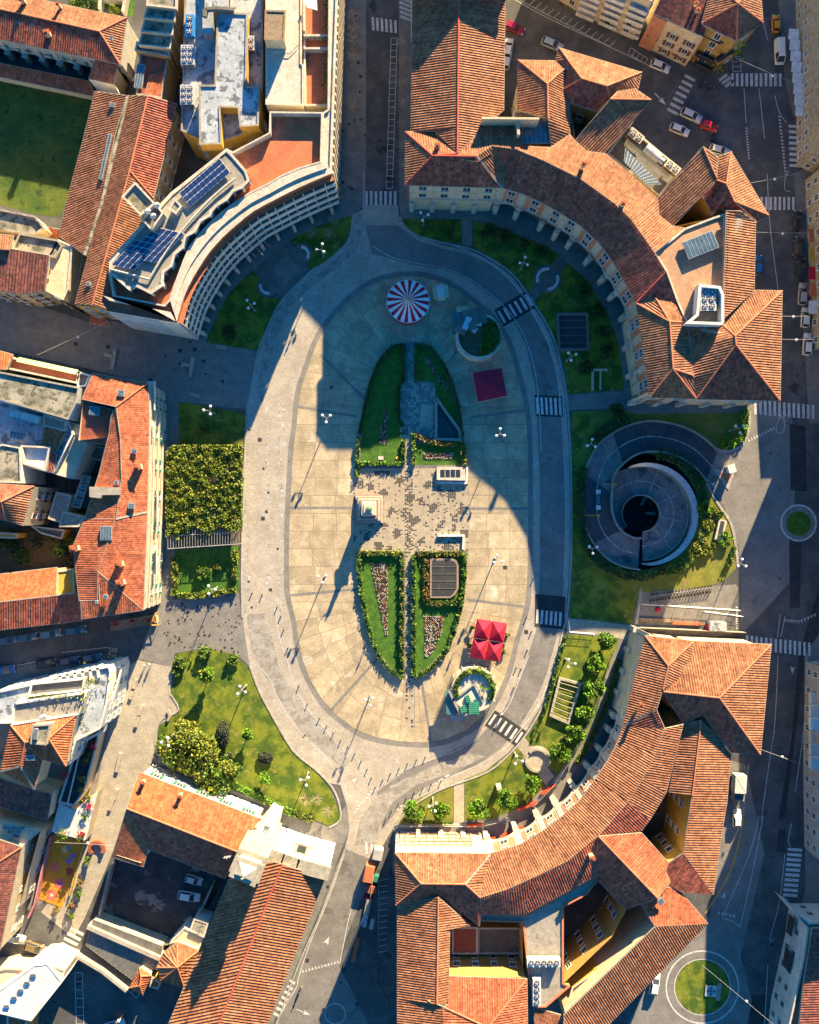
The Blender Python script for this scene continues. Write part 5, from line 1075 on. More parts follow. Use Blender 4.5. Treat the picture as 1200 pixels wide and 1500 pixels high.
# long orange roof facing the pergola
b10 = house('orange_roofed_block', (180, 730), 'long block with bright orange tiled roof and cream balconied facade facing the pergola', 'building')
Zr = 13.5
hip_roof(b10, N3('a 136 547 13.5 b 217 561 13.5 c 219 610 13.5 d 216 750 13.5 e 212 845 13.5 f 210 894 13.5 g 143 837 14.9 h 170 760 15.2 i 178 700 15.2 j 176 640 15.2 k 170 596 15.2 l 120 585 13.6 m 181 635 14.6'), [('abkl', (0.2, -1), 'tile_red'), ('bcjk', (1, 0)), ('cdhij', (1, 0)), ('defgh', (1, 0.05))], 'tile_red', walls=False, pitch=.36, amp=.02)
hip_roof(b10, N3('a 170 596 15 b 176 640 15 c 178 700 15 d 170 760 15 e 124 760 13.8 f 145 695 13.8 g 160 635 14.2 h 163 610 14.5'), [('abgh', (-1, 0)), ('bcfg', (-1, .2)), ('cdef', (-1, 0))], 'tile_red', walls=False, pitch=.36, amp=.02)
hip_roof(b10, N3('a 170 760 15 b 143 837 15 c 143 880 14.2 d 116 880 13.6 e 107 800 13.6 f 124 760 13.8'), [('abcdef', (-1, 0))], 'tile_red', walls=False, pitch=.42, amp=.045); hip_roof(b10, N3('a 143 837 15 b 210 894 13.5 c 120 907 13.3 d 118 880 13.7 e 146 880 14.2'), [('abcde', (0, 1))], 'tile_red', walls=False, pitch=.42, amp=.045)
hip_roof(b10, N3('a 122 588 13 b 166 600 13 c 154 652 12.4 d 115 645 12.4'), [('abcd', (-.2, 1))], 'terrace_dk', over=.2, pitch=.5, amp=.03); skylight(b10, 139, 602, 13.3, 2, 1.7, -.15, 1)
wl = [(217,562),(219,610),(216,750),(212,845),(210,893)]
bwl = MB(); Pw = [W(*p, 13.3) for p in [(136,548)] + wl + [(120,905),(107,800),(124,760),(145,695),(158,640),(115,645),(122,585),(136,548)]]; Pw = [Vector((p.x - .15, p.y, p.z)) if 1 <= i <= 5 else p for i, p in enumerate(Pw)]
for i in range(len(Pw) - 1): a, b = Pw[i], Pw[i + 1]; bwl.poly([(a.x, a.y, 0), (b.x, b.y, 0), (b.x, b.y, 13.3), (a.x, a.y, 13.3)])
bwl.build('wall', M['cream'], b10)
ct = MB()
fw = [W(*p, 13.3) for p in wl]
for i in range(len(fw) - 1):
    a, b = fw[i + 1], fw[i]; add_windows(b10, a, b, 0.2, 13.2, 'green', floor=3.2, step=4.6, w=1.1, h=1.7, limit=80)
    for z in (3.4, 6.6, 9.8, 12.9):
        m_ = (a + b) / 2; d = (b - a); ct.box((m_.x + .15, m_.y, z), (d.length, .35, .22), math.atan2(d.y, d.x))
ct.build('cornice', M['travertine'], b10)
for (x, y0, y1, z) in ((224,575,640,8.5), (224,618,640,11), (226,560,600,11), (230,720,770,8.0), (229,800,840,8), (228,820,845,5)):
    bc = MB(); p = W(x, (y0 + y1) / 2, z); L = (y1 - y0) * S; bc.box((p.x - .5, p.y, z - .15), (1.5, L, .2)); bc.box((p.x + .25, p.y, z), (.08, L, 1.0)); bc.build('balcony', M['whitewall'], b10)
for x, y, w_, h_ in ((178,576,1.2,1.2), (197,661,1,.8), (171,707,.8,.8), (193,741,1.2,1.1), (155,874,.9,.8), (142,882,.6,.6)): skylight(b10, x, y, 14.9, w_, h_, -.1, 0)
skylight(b10, 156, 781, 15.0, 2.2, 2.7, 0, 3)
for x, y in ((203,684), (176,826), (178,853), (111,803)): chimney(b10, x, y, 14.8, 1.2, 1.1, 'cream')
dw = MB(); p = W(140,720,15); dw.prism(Ws([(131,713),(176,714),(176,725),(150,725),(148,730),(131,728)], 15.6), 13, 15.6); dw.build('dormer', M['concrete'], b10)
b10b = house('courtyard_sheds', (130, 690), 'dark narrow yard sheds with barred skylights behind the long orange roof', 'shed'); flat_block(b10b, [(133,652),(155,655),(150,676),(130,672)], 4, 'cream', 'conc_dark', par=.3); flat_block(b10b, [(121,695),(134,698),(118,745),(104,742)], 5, 'bluegreen', 'conc_dark', par=.2)
for i, (x, y) in enumerate(((125,703),(122,713),(119,723),(115,735))): skylight(b10b, x, y, 5.2, 1.1, 1.0, -.3, 1)
# two roofs on the lower street
b11 = house('row_house', (50, 875), 'row house whose gable roof is sunlit orange on one side, striped brown on the other', 'house')
hip_roof(b11, N3('a -60 848 9.5 b 84 831 9.5 c 82 872 10.9 d -60 888 10.9'), [('abcd', (0.1, -1))], 'tile_new', over=.3, pitch=.4, amp=.04); hip_roof(b11, N3('a -60 889 10.9 b 113 869 10.9 c 120 909 9.5 d -60 930 9.5'), [('abcd', (-.1, 1))], 'tile_old', over=.3)
flat_block(b11, [(83,836),(108,833),(110,870),(82,873)], 9, 'ochre', 'ochre', par=.2)
tr = house('street_trellis', (195, 912), 'long narrow sand-coloured terrace with red potted flowers at the street corner', 'terrace'); flat_block(tr, [(161,911),(222,901),(230,902),(231,912),(162,925)], 1.0, 'travertine', 'wood', par=.15, cop='wood')
for i, (x, y) in enumerate(((169,914),(194,910),(218,908))): 
    p = W(x, y, 1); q_ = np.random.RandomState(i).normal(size=(60, 3)) * (.35, .25, .2) + (p.x, p.y, 1.2); leaf_obj('flowers', q_, .15, M['red_canvas'], tr)
# ---------- south-west quarter ----------
w1 = house('white_apartment_block', (110, 1050), 'white modern block with stepped balconies, roof planters and an orange hip roof', 'apartment block')
flat_block(w1, [(-10,1014),(45,1002),(86,990),(160,975),(163,985),(157,1030),(152,1050),(147,1068),(112,1085),(100,1122),(40,1060),(-10,1060)], 12.5, 'whitewall', 'bitumen', par=.5, cop='whitewall', win='plain', wstep=2.6)
flat_block(w1, [(45,1001),(125,993),(122,1012),(40,1021)], 14, 'whitewall', 'conc_dark', par=.5, cop='whitewall', wb=10); flat_block(w1, [(19,1030),(128,1013),(117,1047),(16,1063)], 15.5, 'whitewall', 'concrete', par=.5, cop='whitewall', wb=10, win='plain')
hip_roof(w1, N3('a 16 1062 15.2 b 112 1047 15.2 c 97 1122 15.2 d 62 1112 15.4 e 51 1156 14.5 f 1 1130 14.5 g 37 1087 17 h 72 1082 17 i 30 1122 16'), [('abhg', (0, -1), 'tile_new'), ('bch', (1, .2), 'tile_new'), ('ghcd', (0, 1)), ('agif', (-1, .2), 'tile_new'), ('gdei', (1, 0)), ('ief', (-.4, 1), 'tile_new')], 'tile_red', over=.3, wb=8)
flat_block(w1, [(47,1062),(75,1060),(68,1092),(44,1090)], 18, 'cream', 'conc_moss', par=.3, cop='concrete', wb=14); skylight(w1, 45, 1110, 16.6, 1.6, .9, 0, 0); skylight(w1, 53, 1075, 18.2, .7, 2, -.1, 0)
ds = MB(); p = W(63, 1051, 17); ds.tube((p.x, p.y, 15.5), (p.x, p.y, 17), .08); ds.tube((p.x, p.y, 17), (p.x + .2, p.y - .2, 17.3), .75, .6, n=12); ds.build('satellite_dish', M['whitewall'], w1)
for i in range(5):
    bc = MB(); x = 132 + i * 5.6; y = 1046 - i * 4.0; z = 11.5 - i * 1.6; P = [W(a_ , b_, z) for a_, b_ in ((x, y - 2), (x + 4, y - 5), (x - 8, y + 36 - i), (x - 12, y + 38 - i))]; bc.prism(P, z - 1.1, z); bc.build('balcony', M['whitewall'], w1)
for i in range(6):
    bc = MB(); x = 88 + i * 11; y = 996 - i * 2.6; z = 11.5; P = [W(a_, b_, z) for a_, b_ in ((x, y - 8), (x + 4, y - 9), (x + 6, y + 8), (x + 2, y + 9))]; bc.prism(P, z - 2, z + 1.0); bc.build('balcony_wall', M['whitewall'], w1)
fr_ = MB(); P = [W(*p, 9) for p in ((85,988),(178,975),(150,1070),(112,1090))]
for a, b in zip(P, P[1:]): fr_.prism([a, b, b + Vector((.3, -.3, 0)), a + Vector((.3, -.3, 0))], 7.6, 9)
fr_.build('terrace_rail', M['whitewall'], w1)
for i, (x, y, z, sx, sy, mm) in enumerate(((70,1020,15.8,5,.25,'leaf_yel'), (122,1030,15.8,.25,3.0,'leaf_yel'), (130,997,13,1.2,.4,'leaf_yel'))):
    p = W(x, y, z); q_ = np.random.RandomState(i).normal(size=(130, 3)) * (sx, sy, .2) + (p.x, p.y, z); leaf_obj('planter', q_, .2, M[mm], w1)
w2 = house('plant_terrace', (115, 1150), 'dark roof terrace with potted plants and a white corrugated canopy beside the street', 'terrace')
flat_block(w2, [(112,1092),(147,1070),(140,1100),(124,1160),(108,1182),(85,1176)], 4.5, 'cream', 'asphalt_new', par=.6, cop='whitewall')
cn = MB(); P = [W(*p, 4.3) for p in ((87,1176),(109,1187),(143,1160),(125,1231),(75,1218))]; corrugate(cn, P, .7, .07, direction=(-.3, -1)); cn.poly([q_ + Vector((0, 0, -.2)) for q_ in P[::-1]]); cn.build('canopy', M['whitewall'], w2); cw_ = MB(); cw_.prism([q_ for q_ in P], 0, 3.9); cw_.build('wall', M['cream'], w2)
pt = MB(); a, b = W(119,1093,5.2), W(99,1178,5.2); pt.tube(a, b, .16); pt.build('pipe', M['whitewall'], w2)
for i, (x, y, mm) in enumerate(((135,1093,'red_canvas'),(130,1105,'leaf_dark'),(122,1140,'leaf_yel'),(119,1157,'leaf_yel'),(130,1168,'leaf_yel'),(131,1181,'red_canvas'),(124,1197,'leaf_lime'),(117,1225,'leaf_yel'),(92,1222,'leaf_lime'),(121,1222,'red_canvas'),(127,1114,'leaf'),(97,1134,'red_canvas'))):
    p = W(x, y, 4.8); r = empty('potted_plant', (p.x, p.y, 4.2), ('small red-flowering' if mm == 'red_canvas' else 'bushy green') + ' potted plant ' + ('at the top end of the dark terrace', 'just under the topmost red one', 'half way down the right of the dark terrace', 'low on the right of the dark terrace', 'at the top right of the white canopy', 'on the upper right edge of the white canopy', 'in the middle of the white canopy edge', 'at the lower right of the white canopy', 'at the bottom left of the white canopy', 'at the bottom right tip of the white canopy', 'along the wall of the dark terrace', 'beside the white pipe of the dark terrace')[i], 'potted plant', 'potted plants on the corner terrace'); m1 = MB(); m1.tube((p.x, p.y, 4.2), (p.x, p.y, 4.7), .25, .35, n=8); m1.build('pot', M['ridge'], r)
    q_ = np.random.RandomState(i).normal(size=(70, 3)) * (.45, .45, .3) + (p.x, p.y, 5.1); leaf_obj('foliage', q_, .2, M[mm], r)
w3 = house('brown_roofed_house', (40, 1175), 'low house with dark brown single-pitch roof south of the white apartment block', 'house'); hip_roof(w3, N3('a -60 1112 9 b 0 1140 9 c 51 1157 9 d 76 1163 9 e 70 1201 8 f 0 1182 8 g -60 1165 8'), [('abcdefg', (-.3, 1))], 'tile_brown', over=.2, pitch=.4, amp=.04)
for x, y in ((8,1190),(34,1196),(46,1200)): p = W(x, y, 1.5); t_ = MB(); t_.box((p.x, p.y, 0), (2.2, 1.6, 2.2), -.3); tag(t_.build('water_tank', M['greywall']), 'pale water tank in the narrow yard, %s of three' % {8: 'left', 34: 'middle', 46: 'right'}[x], 'tank', 'tanks in the narrow yard')
w4 = house('dark_roofed_house', (20, 1280), 'cream house with small blue-grey windows under a flat dark roof at the left edge', 'house'); hip_roof(w4, N3('a -60 1215 10.5 b 0 1230 10.5 c 32 1241 10.5 d 0 1392 10.5 e -60 1400 10.5 f -60 1300 11.6'), [('abcf', (0, -1)), ('fcde', (1, 0))], 'tile_brown', over=.2, pitch=.4, amp=.03)
flat_block(w4, [(0,1232),(32,1241),(59,1218),(0,1203),(-60,1190),(-60,1215)], 8.8, 'cream', 'cream', par=.1); walls_from(w4, [(32,1242),(1,1390)], 10.3, 'cream', win='plain', step=3.6, w=1, h=1.3); walls_from(w4, [(59,1218),(28,1330)], 7.0, 'cream', win='plain', step=3.0)
for i in range(5): skylight(w4, 8 + i * 6.5, 1212 + (i % 2) * 6, 8.9, .9, .7, -.2, 0)
skylight(w4, 24, 1224, 8.9, 1.6, .9, -.2, 0); skylight(w4, 12, 1232, 8.9, 1.6, .9, -.2, 0)
# playground
pgd = MB(); pgd.prism(Ws([(80,1222),(122,1232),(110,1275),(91,1330),(58,1317),(68,1270)], 0), 0, .08); pg = tag(pgd.build('playground_floor', M['orange_floor']), 'orange rubber play floor with painted flowers between the street and the pink fence', 'play floor')
def blob(name, c, r, n, m, depth=.4, z=.085):
    b_ = MB(); pts = []
    for i in range(n * 8):
        t = 2 * math.pi * i / (n * 8); rr = r * (1 - depth + depth * abs(math.cos(n * t / 2))); pts.append(W(c[0] + rr * math.cos(t), c[1] + rr * math.sin(t), 0))
    P = ccw(pts); b_.poly([(p.x, p.y, z) for p in P]); return b_.build(name, m, pg)
pk, pu, cy_m, ye = solid('pink_paint', (.6, .12, .12)), solid('violet_paint', (.2, .12, .4)), solid('sky_paint', (.08, .25, .4)), solid('sun_paint', (.65, .5, .2))
blob('painted_flower', (95,1244), 6, 8, ye, .6); blob('painted_flower', (101,1242), 4, 4, cy_m); blob('painted_flower', (107,1253), 5, 5, pu); blob('painted_flower', (101,1261), 6, 4, pu, .5); blob('painted_flower', (80,1270), 9, 6, pk, .75); blob('painted_flower', (102,1276), 6, 3, solid('dark_red_paint', (.3, .04, .03)), .2); blob('painted_flower', (88,1294), 9, 5, pk); blob('painted_flower', (76,1311), 9, 5, pk, .4); blob('painted_flower', (88,1294), 3, 5, pu, .3, .09); blob('painted_flower', (76,1311), 3, 3, ye, .3, .09)
fe = MB(); P = [W(*p, 0) for p in ((78,1222),(66,1270),(55,1320),(46,1340))]
for a, b in zip(P, P[1:]): d = (b - a).normalized(); nn = Vector((-d.y, d.x, 0)) * .15; fe.prism([a - nn, b - nn, b + nn, a + nn], 0, 1.8)
tag(fe.build('fence', solid('faded_pink', (.5, .2, .22), .8)), 'faded pink boundary wall along the left of the orange play floor', 'wall')
fe = MB(); P = [W(*p, 0) for p in ((126,1231),(113,1273),(104,1310))]
for a, b in zip(P, P[1:]): d = (b - a).normalized(); nn = Vector((-d.y, d.x, 0)) * .12; fe.prism([a - nn, b - nn, b + nn, a + nn], 0, 1.0)
tag(fe.build('fence', M['yellow']), 'low yellow wall along the street side of the play floor', 'wall')
# orange roofed hall and church
b15 = house('orange_roofed_hall', (280, 1210), 'long hall whose roof has a bright orange sunny slope and a dark brown shaded slope', 'hall')
hip_roof(b15, N3('a 204 1131 9 b 383 1200 9 c 378 1204 9 d 347 1247 11.5 e 330 1287 9 f 217 1244 9 g 186 1184 11.5'), [('abcdg', (.3, -1), 'tile_new'), ('gdef', (-.3, 1), 'tile_old')], 'tile_new', over=.4, walls=False, pitch=.5, amp=.06)
hip_roof(b15, N3('a 186 1184 11.5 b 217 1244 9 c 210 1270 8.4 d 164 1256 8.4'), [('abcd', (-.5, 1))], 'tile_new', over=.4, pitch=.45, amp=.05, walls=False)
bq = [(204,1132),(383,1201),(346,1250),(328,1286),(218,1246),(209,1269),(165,1255)]; P = offset(ccw([W(*p, 8.8) for p in bq]), .5); m1 = MB()
for i in range(len(P)):
    a, b = P[i], P[(i + 1) % len(P)]; m1.poly([(a.x, a.y, 0), (b.x, b.y, 0), (b.x, b.y, 8.7), (a.x, a.y, 8.7)])
    if i in (0,) or (faces_centre(a, b) and (b - a).length > 8): add_windows(b15, a, b, 3.5, 8.6, 'green', step=4.4, w=1.2, h=1.8, limit=24)
m1.build('wall', M['whitewall'], b15)
for x, y in ((211,1144),(265,1164)): chimney(b15, x, y, 9.8, .6, 1.3)
an = MB(); p = W(333, 1256, 12); an.tube((p.x, p.y, 10), (p.x, p.y, 13), .04, n=4)
for k in range(4): an.tube((p.x - .7, p.y, 11.6 + k * .3), (p.x + .7, p.y + .2, 11.6 + k * .3), .03, n=4)
an.build('antenna', M['alu'], b15)
ch = house('church', (400, 1350), 'church with long striped terracotta roof, dazzling white front and square stone bell tower', 'church')
hip_roof(ch, N3('a 338 1282 13 b 399 1262 15.4 c 414 1266 16.2 d 476 1287 13 e 392 1500 13 f 372 1560 13 g 298 1560 16.2 h 321 1500 16.2 i 222 1560 13'), [('acghi' if 0 else 'achgi', (-1, -.1)), ('cdefgh', (1, .35))] if False else [('abchgi', (-1, .35)), ('cdefgh', (1, .35))], 'tile', over=.4, ridge='red', pitch=.56, amp=.16)
fr_ = MB(); P = Ws([(396,1246),(482,1276),(479,1286),(412,1262),(393,1257)], 14.3)
body = Ws([(396,1246),(414,1252),(436,1260),(483,1273),(480,1287),(413,1266),(394,1258)], 14.3); fr_.prism(body, 0, 14.3, 0); fr_.build('front_wall', M['whitewall'], ch)
# sloping stone coping, circular moulding and window
cp = MB(); cpts = [W(*p, 14.35) for p in ((394,1252),(414,1259),(436,1267),(482,1279))]
for a, b in zip(cpts, cpts[1:]): d = (b - a); m_ = (a + b) / 2; cp.box((m_.x, m_.y, 14.3), (d.length + .3, 2.6, .5), math.atan2(d.y, d.x))
cp.build('coping', M['oldstone'], ch)
f0, f1 = W(394,1252,14.3), W(483,1276,14.3); f0.z = f1.z = 0
fa, fb = ccw(body)[0], None
n0 = Vector(((f1 - f0).y, -(f1 - f0).x, 0)).normalized()
if n0.dot(Vector((-f0.x, -f0.y, 0))) < 0: n0 = -n0
rz = math.atan2(f1.y - f0.y, f1.x - f0.x); md = W(431,1225,7.5); 
fro = MB(); c_ = W(437,1260.5,14.3); c_.z = 0; c_ = c_ + n0 * .05
for z, w_, h_ in ((7.2, 2.8, 4.0),): fro.box((c_.x, c_.y, z), (w_, .35, h_), rz, 0); fro.box((c_.x + n0.x * .2, c_.y + n0.y * .2, z + .4), (w_ - 1.1, .3, h_ - .8), rz, 1); fro.box((c_.x, c_.y, z - .5), (w_ + 1.4, .9, .4), rz, 0)
for k in range(7): fro.box((c_.x + (k - 3) * .42 * math.cos(rz), c_.y + (k - 3) * .42 * math.sin(rz), 11.2), (.22, .4, .5 + .5 * (3 - abs(k - 3)) / 3), rz, 0)
fro.build('window', [M['oldstone'], M['glass']], ch)
tw = MB(); base = Ws([(350,1242),(393,1257),(379,1295),(335,1276)], 20); tw.prism(base, 0, 20, 0); I = offset(ccw(base), .9); tw.prism(I, 20, 22.5, 1); I2 = offset(ccw(base), .4); tw.prism(I2, 22.5, 23, 0)
ap = sum((Vector(q_) for q_ in I), Vector()) / 4; ap.z = 25.5; I3 = [Vector((q_.x, q_.y, 23)) for q_ in offset(ccw(base), 1.2)]
for i in range(4): tw.poly([I3[i], I3[(i + 1) % 4], ap], 1)
tw.tube(ap, ap + Vector((0, 0, 1.4)), .08, n=5); tw.tube(ap + Vector((-.4, 0, .9)), ap + Vector((.4, 0, .9)), .07, n=5)
tw.build('bell_tower', [M['oldstone'], M['travertine']], ch)
an_ = MB(); an_.prism(Ws([(392,1195),(407,1202),(398,1240),(388,1252),(362,1240),(366,1228)], 9.5), 0, 9.5); an_.build('sacristy_wall', M['whitewall'], ch); skylight(ch, 391, 1212, 9.6, 1.2, .8, -.4, 0)
for k in range(6):
    pl_ = MB(); a, b = W(373 + k * 3.2, 1226 + k * 1.4, 9.6), W(384 + k * 3.2, 1200 + k * 1.4, 9.6); pl_.tube(a + Vector((0,0,.1)), b + Vector((0,0,.1)), .16, n=5); pl_.build('moulding', M['whitewall'], ch)
# little roofs and the yard west of the church
oc = house('octagonal_pavilion', (260, 1415), 'small many-sided pavilion with moss-edged ribbed roof against the church side', 'pavilion')
hip_roof(oc, N3('a 260 1417 8.5 b 260 1380 6.5 c 291 1392 6.5 d 277 1427 6.5 e 270 1447 6.5 f 236 1436 6.5 g 230 1417 6.5 h 240 1395 6.5'), ['abc', 'acd', 'ade', 'aef', 'afg', 'agh', 'ahb'], 'tile', over=.3, pitch=.7, amp=.15)
sp = house('red_hipped_kiosk', (206, 1437), 'tiny hut with bright orange-red hip roof and ochre walls near the shed roof', 'hut'); hip_roof(sp, N3('a 205 1417 6 b 222 1429 6 c 209 1457 6 d 190 1447 6 e 207 1430 7.5 f 205 1444 7.5'), ['abe', 'bcfe', 'cdf', 'daef'], 'tile_new', over=.25, pitch=.5)
flat_block(sp, [(222,1430),(236,1440),(232,1450),(219,1446)], 4, 'ochre', 'terrace', par=.2); flat_block(sp, [(209,1410),(224,1418),(220,1427),(206,1418)], 4, 'cream', 'cream', par=.2)
fl_ = house('white_flat_hut', (270, 1378), 'low white flat-roofed extension beside the octagonal pavilion', 'extension'); flat_block(fl_, [(247,1383),(270,1358),(298,1374),(292,1391),(261,1380)], 5, 'whitewall', 'cream', par=.15); flat_block(fl_, [(284,1345),(306,1352),(299,1374),(277,1364)], 5.5, 'whitewall', 'concrete', par=.1)
sd = house('grey_shed', (180, 1395), 'large shed with stained grey corrugated roof and a long pale coping wall', 'shed')
hip_roof(sd, N3('a 137 1347 4.5 b 238 1386 4.5 c 232 1420 4.2 d 205 1418 4.2 e 193 1435 4.0 f 126 1385 4.0'), [('abcdef', (-.35, 1))], 'conc_dark', over=.1, pitch=.7, amp=.06)
pw_ = MB(); P = [W(*p, 0) for p in ((140,1342),(180,1360),(244,1388))]
for a, b in zip(P, P[1:]): d = (b - a).normalized(); nn = Vector((-d.y, d.x, 0)) * .4; pw_.prism([a - nn, b - nn, b + nn, a + nn], 0, 5.2)
P = [W(*p, 0) for p in ((123,1386),(160,1408),(195,1436))]
for a, b in zip(P, P[1:]): d = (b - a).normalized(); nn = Vector((-d.y, d.x, 0)) * .3; pw_.prism([a - nn, b - nn, b + nn, a + nn], 0, 4.6)
pw_.build('coping_wall', M['pave_lt'], sd)
yw = MB(); P = [W(*p, 0) for p in ((168,1262),(148,1345),(190,1352),(248,1375),(262,1372),(290,1345),(315,1290))]
for a, b in zip(P, P[1:]): d = (b - a).normalized(); nn = Vector((-d.y, d.x, 0)) * .2; yw.prism([a - nn, b - nn, b + nn, a + nn], 0, 2.6)
tag(yw.build('yard_wall', M['oldstone']), 'weathered wall around the dark car yard behind the orange-roofed hall', 'wall')
wh = house('white_house', (50, 1460), 'dazzling white low-pitched house with small roof windows in the bottom left corner', 'house')
hip_roof(wh, N3('a 50 1414 9 b 72 1412 9 c 96 1424 9 d 90 1437 9 e 46 1494 9 f 20 1482 9.6 g -30 1480 9.6 h -30 1456 9.6 i 12 1462 9.8'), ['abcdefghi'], 'whitewall', over=.1, amp=.01, ridge='whitewall', pitch=2.0) if False else flat_block(wh, [(50,1413),(70,1411),(92,1438),(46,1496),(-30,1478),(-30,1470)], 9, 'whitewall', 'whitewall', par=.1, cop='whitewall', win='plain', wstep=2.6, ww=.8, wh=1.2)
flat_block(wh, [(68,1411),(96,1421),(92,1436),(78,1424)], 8.5, 'cream', 'cream', par=.15); flat_block(wh, [(-30,1425),(10,1418),(44,1420),(12,1460),(-30,1466)], 6, 'cream', 'cream', par=.3); flat_block(wh, [(10,1486),(40,1494),(36,1530),(8,1530)], 7, 'ochre_dk', 'tile_red', par=.1)
for x, y in ((49,1428),(40,1439),(31,1450),(21,1461),(10,1473)): skylight(wh, x, y, 9.1, 1.1, .6, .1, 0)
for k in range(4): m1 = MB(); p = W(6 + k * 9, 1452 - k * 9, 6.4); m1.box((p.x, p.y, 6), (1.6, .8, 1.0), .3); m1.build('vent', M['terrace_dk'], wh)
# ---------- eastern and northern edge buildings ----------
def facade_block(root, pts, z, wall, deck='concrete', win='brown', **k): return flat_block(root, pts, z, wall, deck, win=win, **k)
n1 = house('balconied_block', (900, 20), 'cream apartment block with glazed balconies across the shaded street', 'apartment block')
facade_block(n1, [(790,-90),(905,-70),(968,-18),(955,2),(925,-12),(868,-42)], 15, 'cream', 'bitumen', win='plain', wfloor=3.1, wstep=3.0)
n1b = [(826,0),(868,20),(925,48)]
for k in range(5):
    for j in range(3):
        bc = MB(); a, b = W(858 - k * 3 + j * 33, -22 + k * 9 + j * 13, 12.5 - k * 2.6), W(884 - k * 3 + j * 33, -11 + k * 9 + j * 13, 12.5 - k * 2.6); z = 12.5 - k * 2.6; d = b - a; m_ = (a + b) / 2; rz = math.atan2(d.y, d.x); bc.box((m_.x, m_.y, z - 1), (d.length, 1.4, .18), rz); bc.box((m_.x - .6 * math.sin(-rz), m_.y - .6 * math.cos(rz), z - .9), (d.length, .08, .95), rz); bc.build('balcony', M['whitewall'], n1)
n2 = house('pink_and_cream_house', (1000, 30), 'pink and cream house with shuttered windows under a plum-brown roof', 'house')
hip_roof(n2, N3('a 966 -40 14.5 b 1060 -40 14.5 c 1044 8 13.5 d 1031 54 12.2 e 958 20 12.2 f 972 -10 13.3'), [('abcdef', (-.4, 1))], 'tile_brown', over=.4, pitch=.4, amp=.05)
walls_from(n2, [(958,20),(1031,54)], 12.2, 'cream', win='brown', floor=3.0, step=3.2, w=1.1, h=1.6)
pnl = MB(); a, b = W(958.5,20.5,12.1), W(978,30,12.1); d = b - a; m_ = (a + b) / 2; pnl.box((m_.x - .1, m_.y - .12, 0.1), (d.length, .25, 12), math.atan2(d.y, d.x)); pnl.build('pink_panel', M['pinkwall'], n2)
for x, y in ((975,66),(996,77)):
    p = W(x, y, 3); aw_ = MB(); R_t = Matrix.Rotation(0.5, 3, 'X'); aw_.box((p.x, p.y, 2.7), (2.6, 1.6, .1), -.42, 0, R_t); aw_.build('awning', M['red_canvas'] if 0 else M['terrace_dk'], n2)
for x, y in ((1021,17),(1018,8)): chimney(n2, x, y, 13.3, .5, 1)
n3 = house('corner_house', (1070, 40), 'ochre corner house with pyramid roof and flower balconies above the zebra crossings', 'house')
hip_roof(n3, N3('a 1046 -30 14 b 1113 -30 14 c 1118 33 14 d 1079 60 14 e 1028 34 14 f 1081 5 17'), [('abf', (0, -1)), ('bcf', (1, 0)), ('cdf', (.7, 1)), ('def', (-.5, 1), 'tile_old'), ('eaf', (-1, 0))], 'tile', over=.8)
walls_from(n3, [(1032,36),(1079,57),(1114,32)], 13.4, 'ochre_dk', win='plain', floor=3.2, step=3.4, w=1.2, h=1.8)
for k, (x, y, z, L, rz) in enumerate(((1045,55,10,3.6,-.45),(1033,84,4.5,4,-.45),(1062,80,7,4,.6),(1030,98,1.4,4,-.45))):
    bc = MB(); p = W(x, y, z); bc.box((p.x, p.y, z - .15), (L, 1.2, .16), rz); bc.box((p.x - .5 * math.sin(-rz) * -1, p.y - .5, z), (L, .06, .9), rz); bc.build('balcony', M['iron'], n3)
for i, (x, y, z) in enumerate(((1083,60,9),(1078,76,5),(1050,96,2),(954,45,5))):
    p = W(x, y, z); q_ = np.random.RandomState(i).normal(size=(110, 3)) * (.7, .7, .5) + (p.x, p.y, z); tag(leaf_obj('balcony_plant', q_, .25, M['leaf_lime'] if i < 2 else M['leaf_yel']), ('lime plant on the upper corner balcony of the ochre corner house', 'lime plant on the lower corner balcony of the ochre corner house', 'yellow-green plant at the foot of the ochre corner house', 'potted shrub between the balconied block and the pink house')[i], 'plant')
e1 = house('stone_apartment_block', (1185, 90), 'weathered cream apartment block with awnings at the top right edge', 'apartment block')
facade_block(e1, [(1218,-520),(1330,-520),(1330,215),(1246,205),(1222,192)], 17.5, 'oldstone', win='plain', wfloor=3.2, wstep=3.1, ww=1.0, wh=1.5)
e1w = []
for i in range(8):
    p = W(1163 + i * 1.4, 50 + i * 16, 3.3); aw_ = MB(); aw_.box((p.x, p.y, 3.2), (2.0, 2.1, .12), -.08); aw_.build('awning', M['white_canvas'], e1)
e2 = house('stone_apartment_block', (1195, 420), 'narrow pale block with shop awnings seen beyond the parked cars at the right edge', 'apartment block')
facade_block(e2, [(1210,238),(1330,238),(1330,500),(1222,500),(1217,420)], 10, 'oldstone', win='plain', wfloor=3.2, wstep=3.0)
for i, (y, c) in enumerate(((345,'terrace'),(372,'ochre'),(400,'red_canvas'),(424,'terrace'),(450,'white_canvas'))):
    p = W(1193, y, 3.3); aw_ = MB(); aw_.box((p.x, p.y, 3.2), (2.2, 2.6, .12), 0); aw_.build('awning', M[c], e2)
e3 = house('balconied_block', (1198, 1060), 'grey block with enclosed balconies on the shaded lower right street', 'apartment block')
facade_block(e3, [(1242,992),(1350,992),(1350,1300),(1240,1295),(1238,1140)], 19, 'greywall', 'bitumen', win='plain', wfloor=3.1, wstep=3.0)
for k in range(6):
    bc = MB(); p = W(1192, 1022 + k * 19, 5 + (k % 3) * 2.5); z = 5 + (k % 3) * 2.5; bc.box((p.x, p.y, z - .5), (1.6, 2.2, 1.2), 0); bc.build('balcony', M['whitewall'], e3)
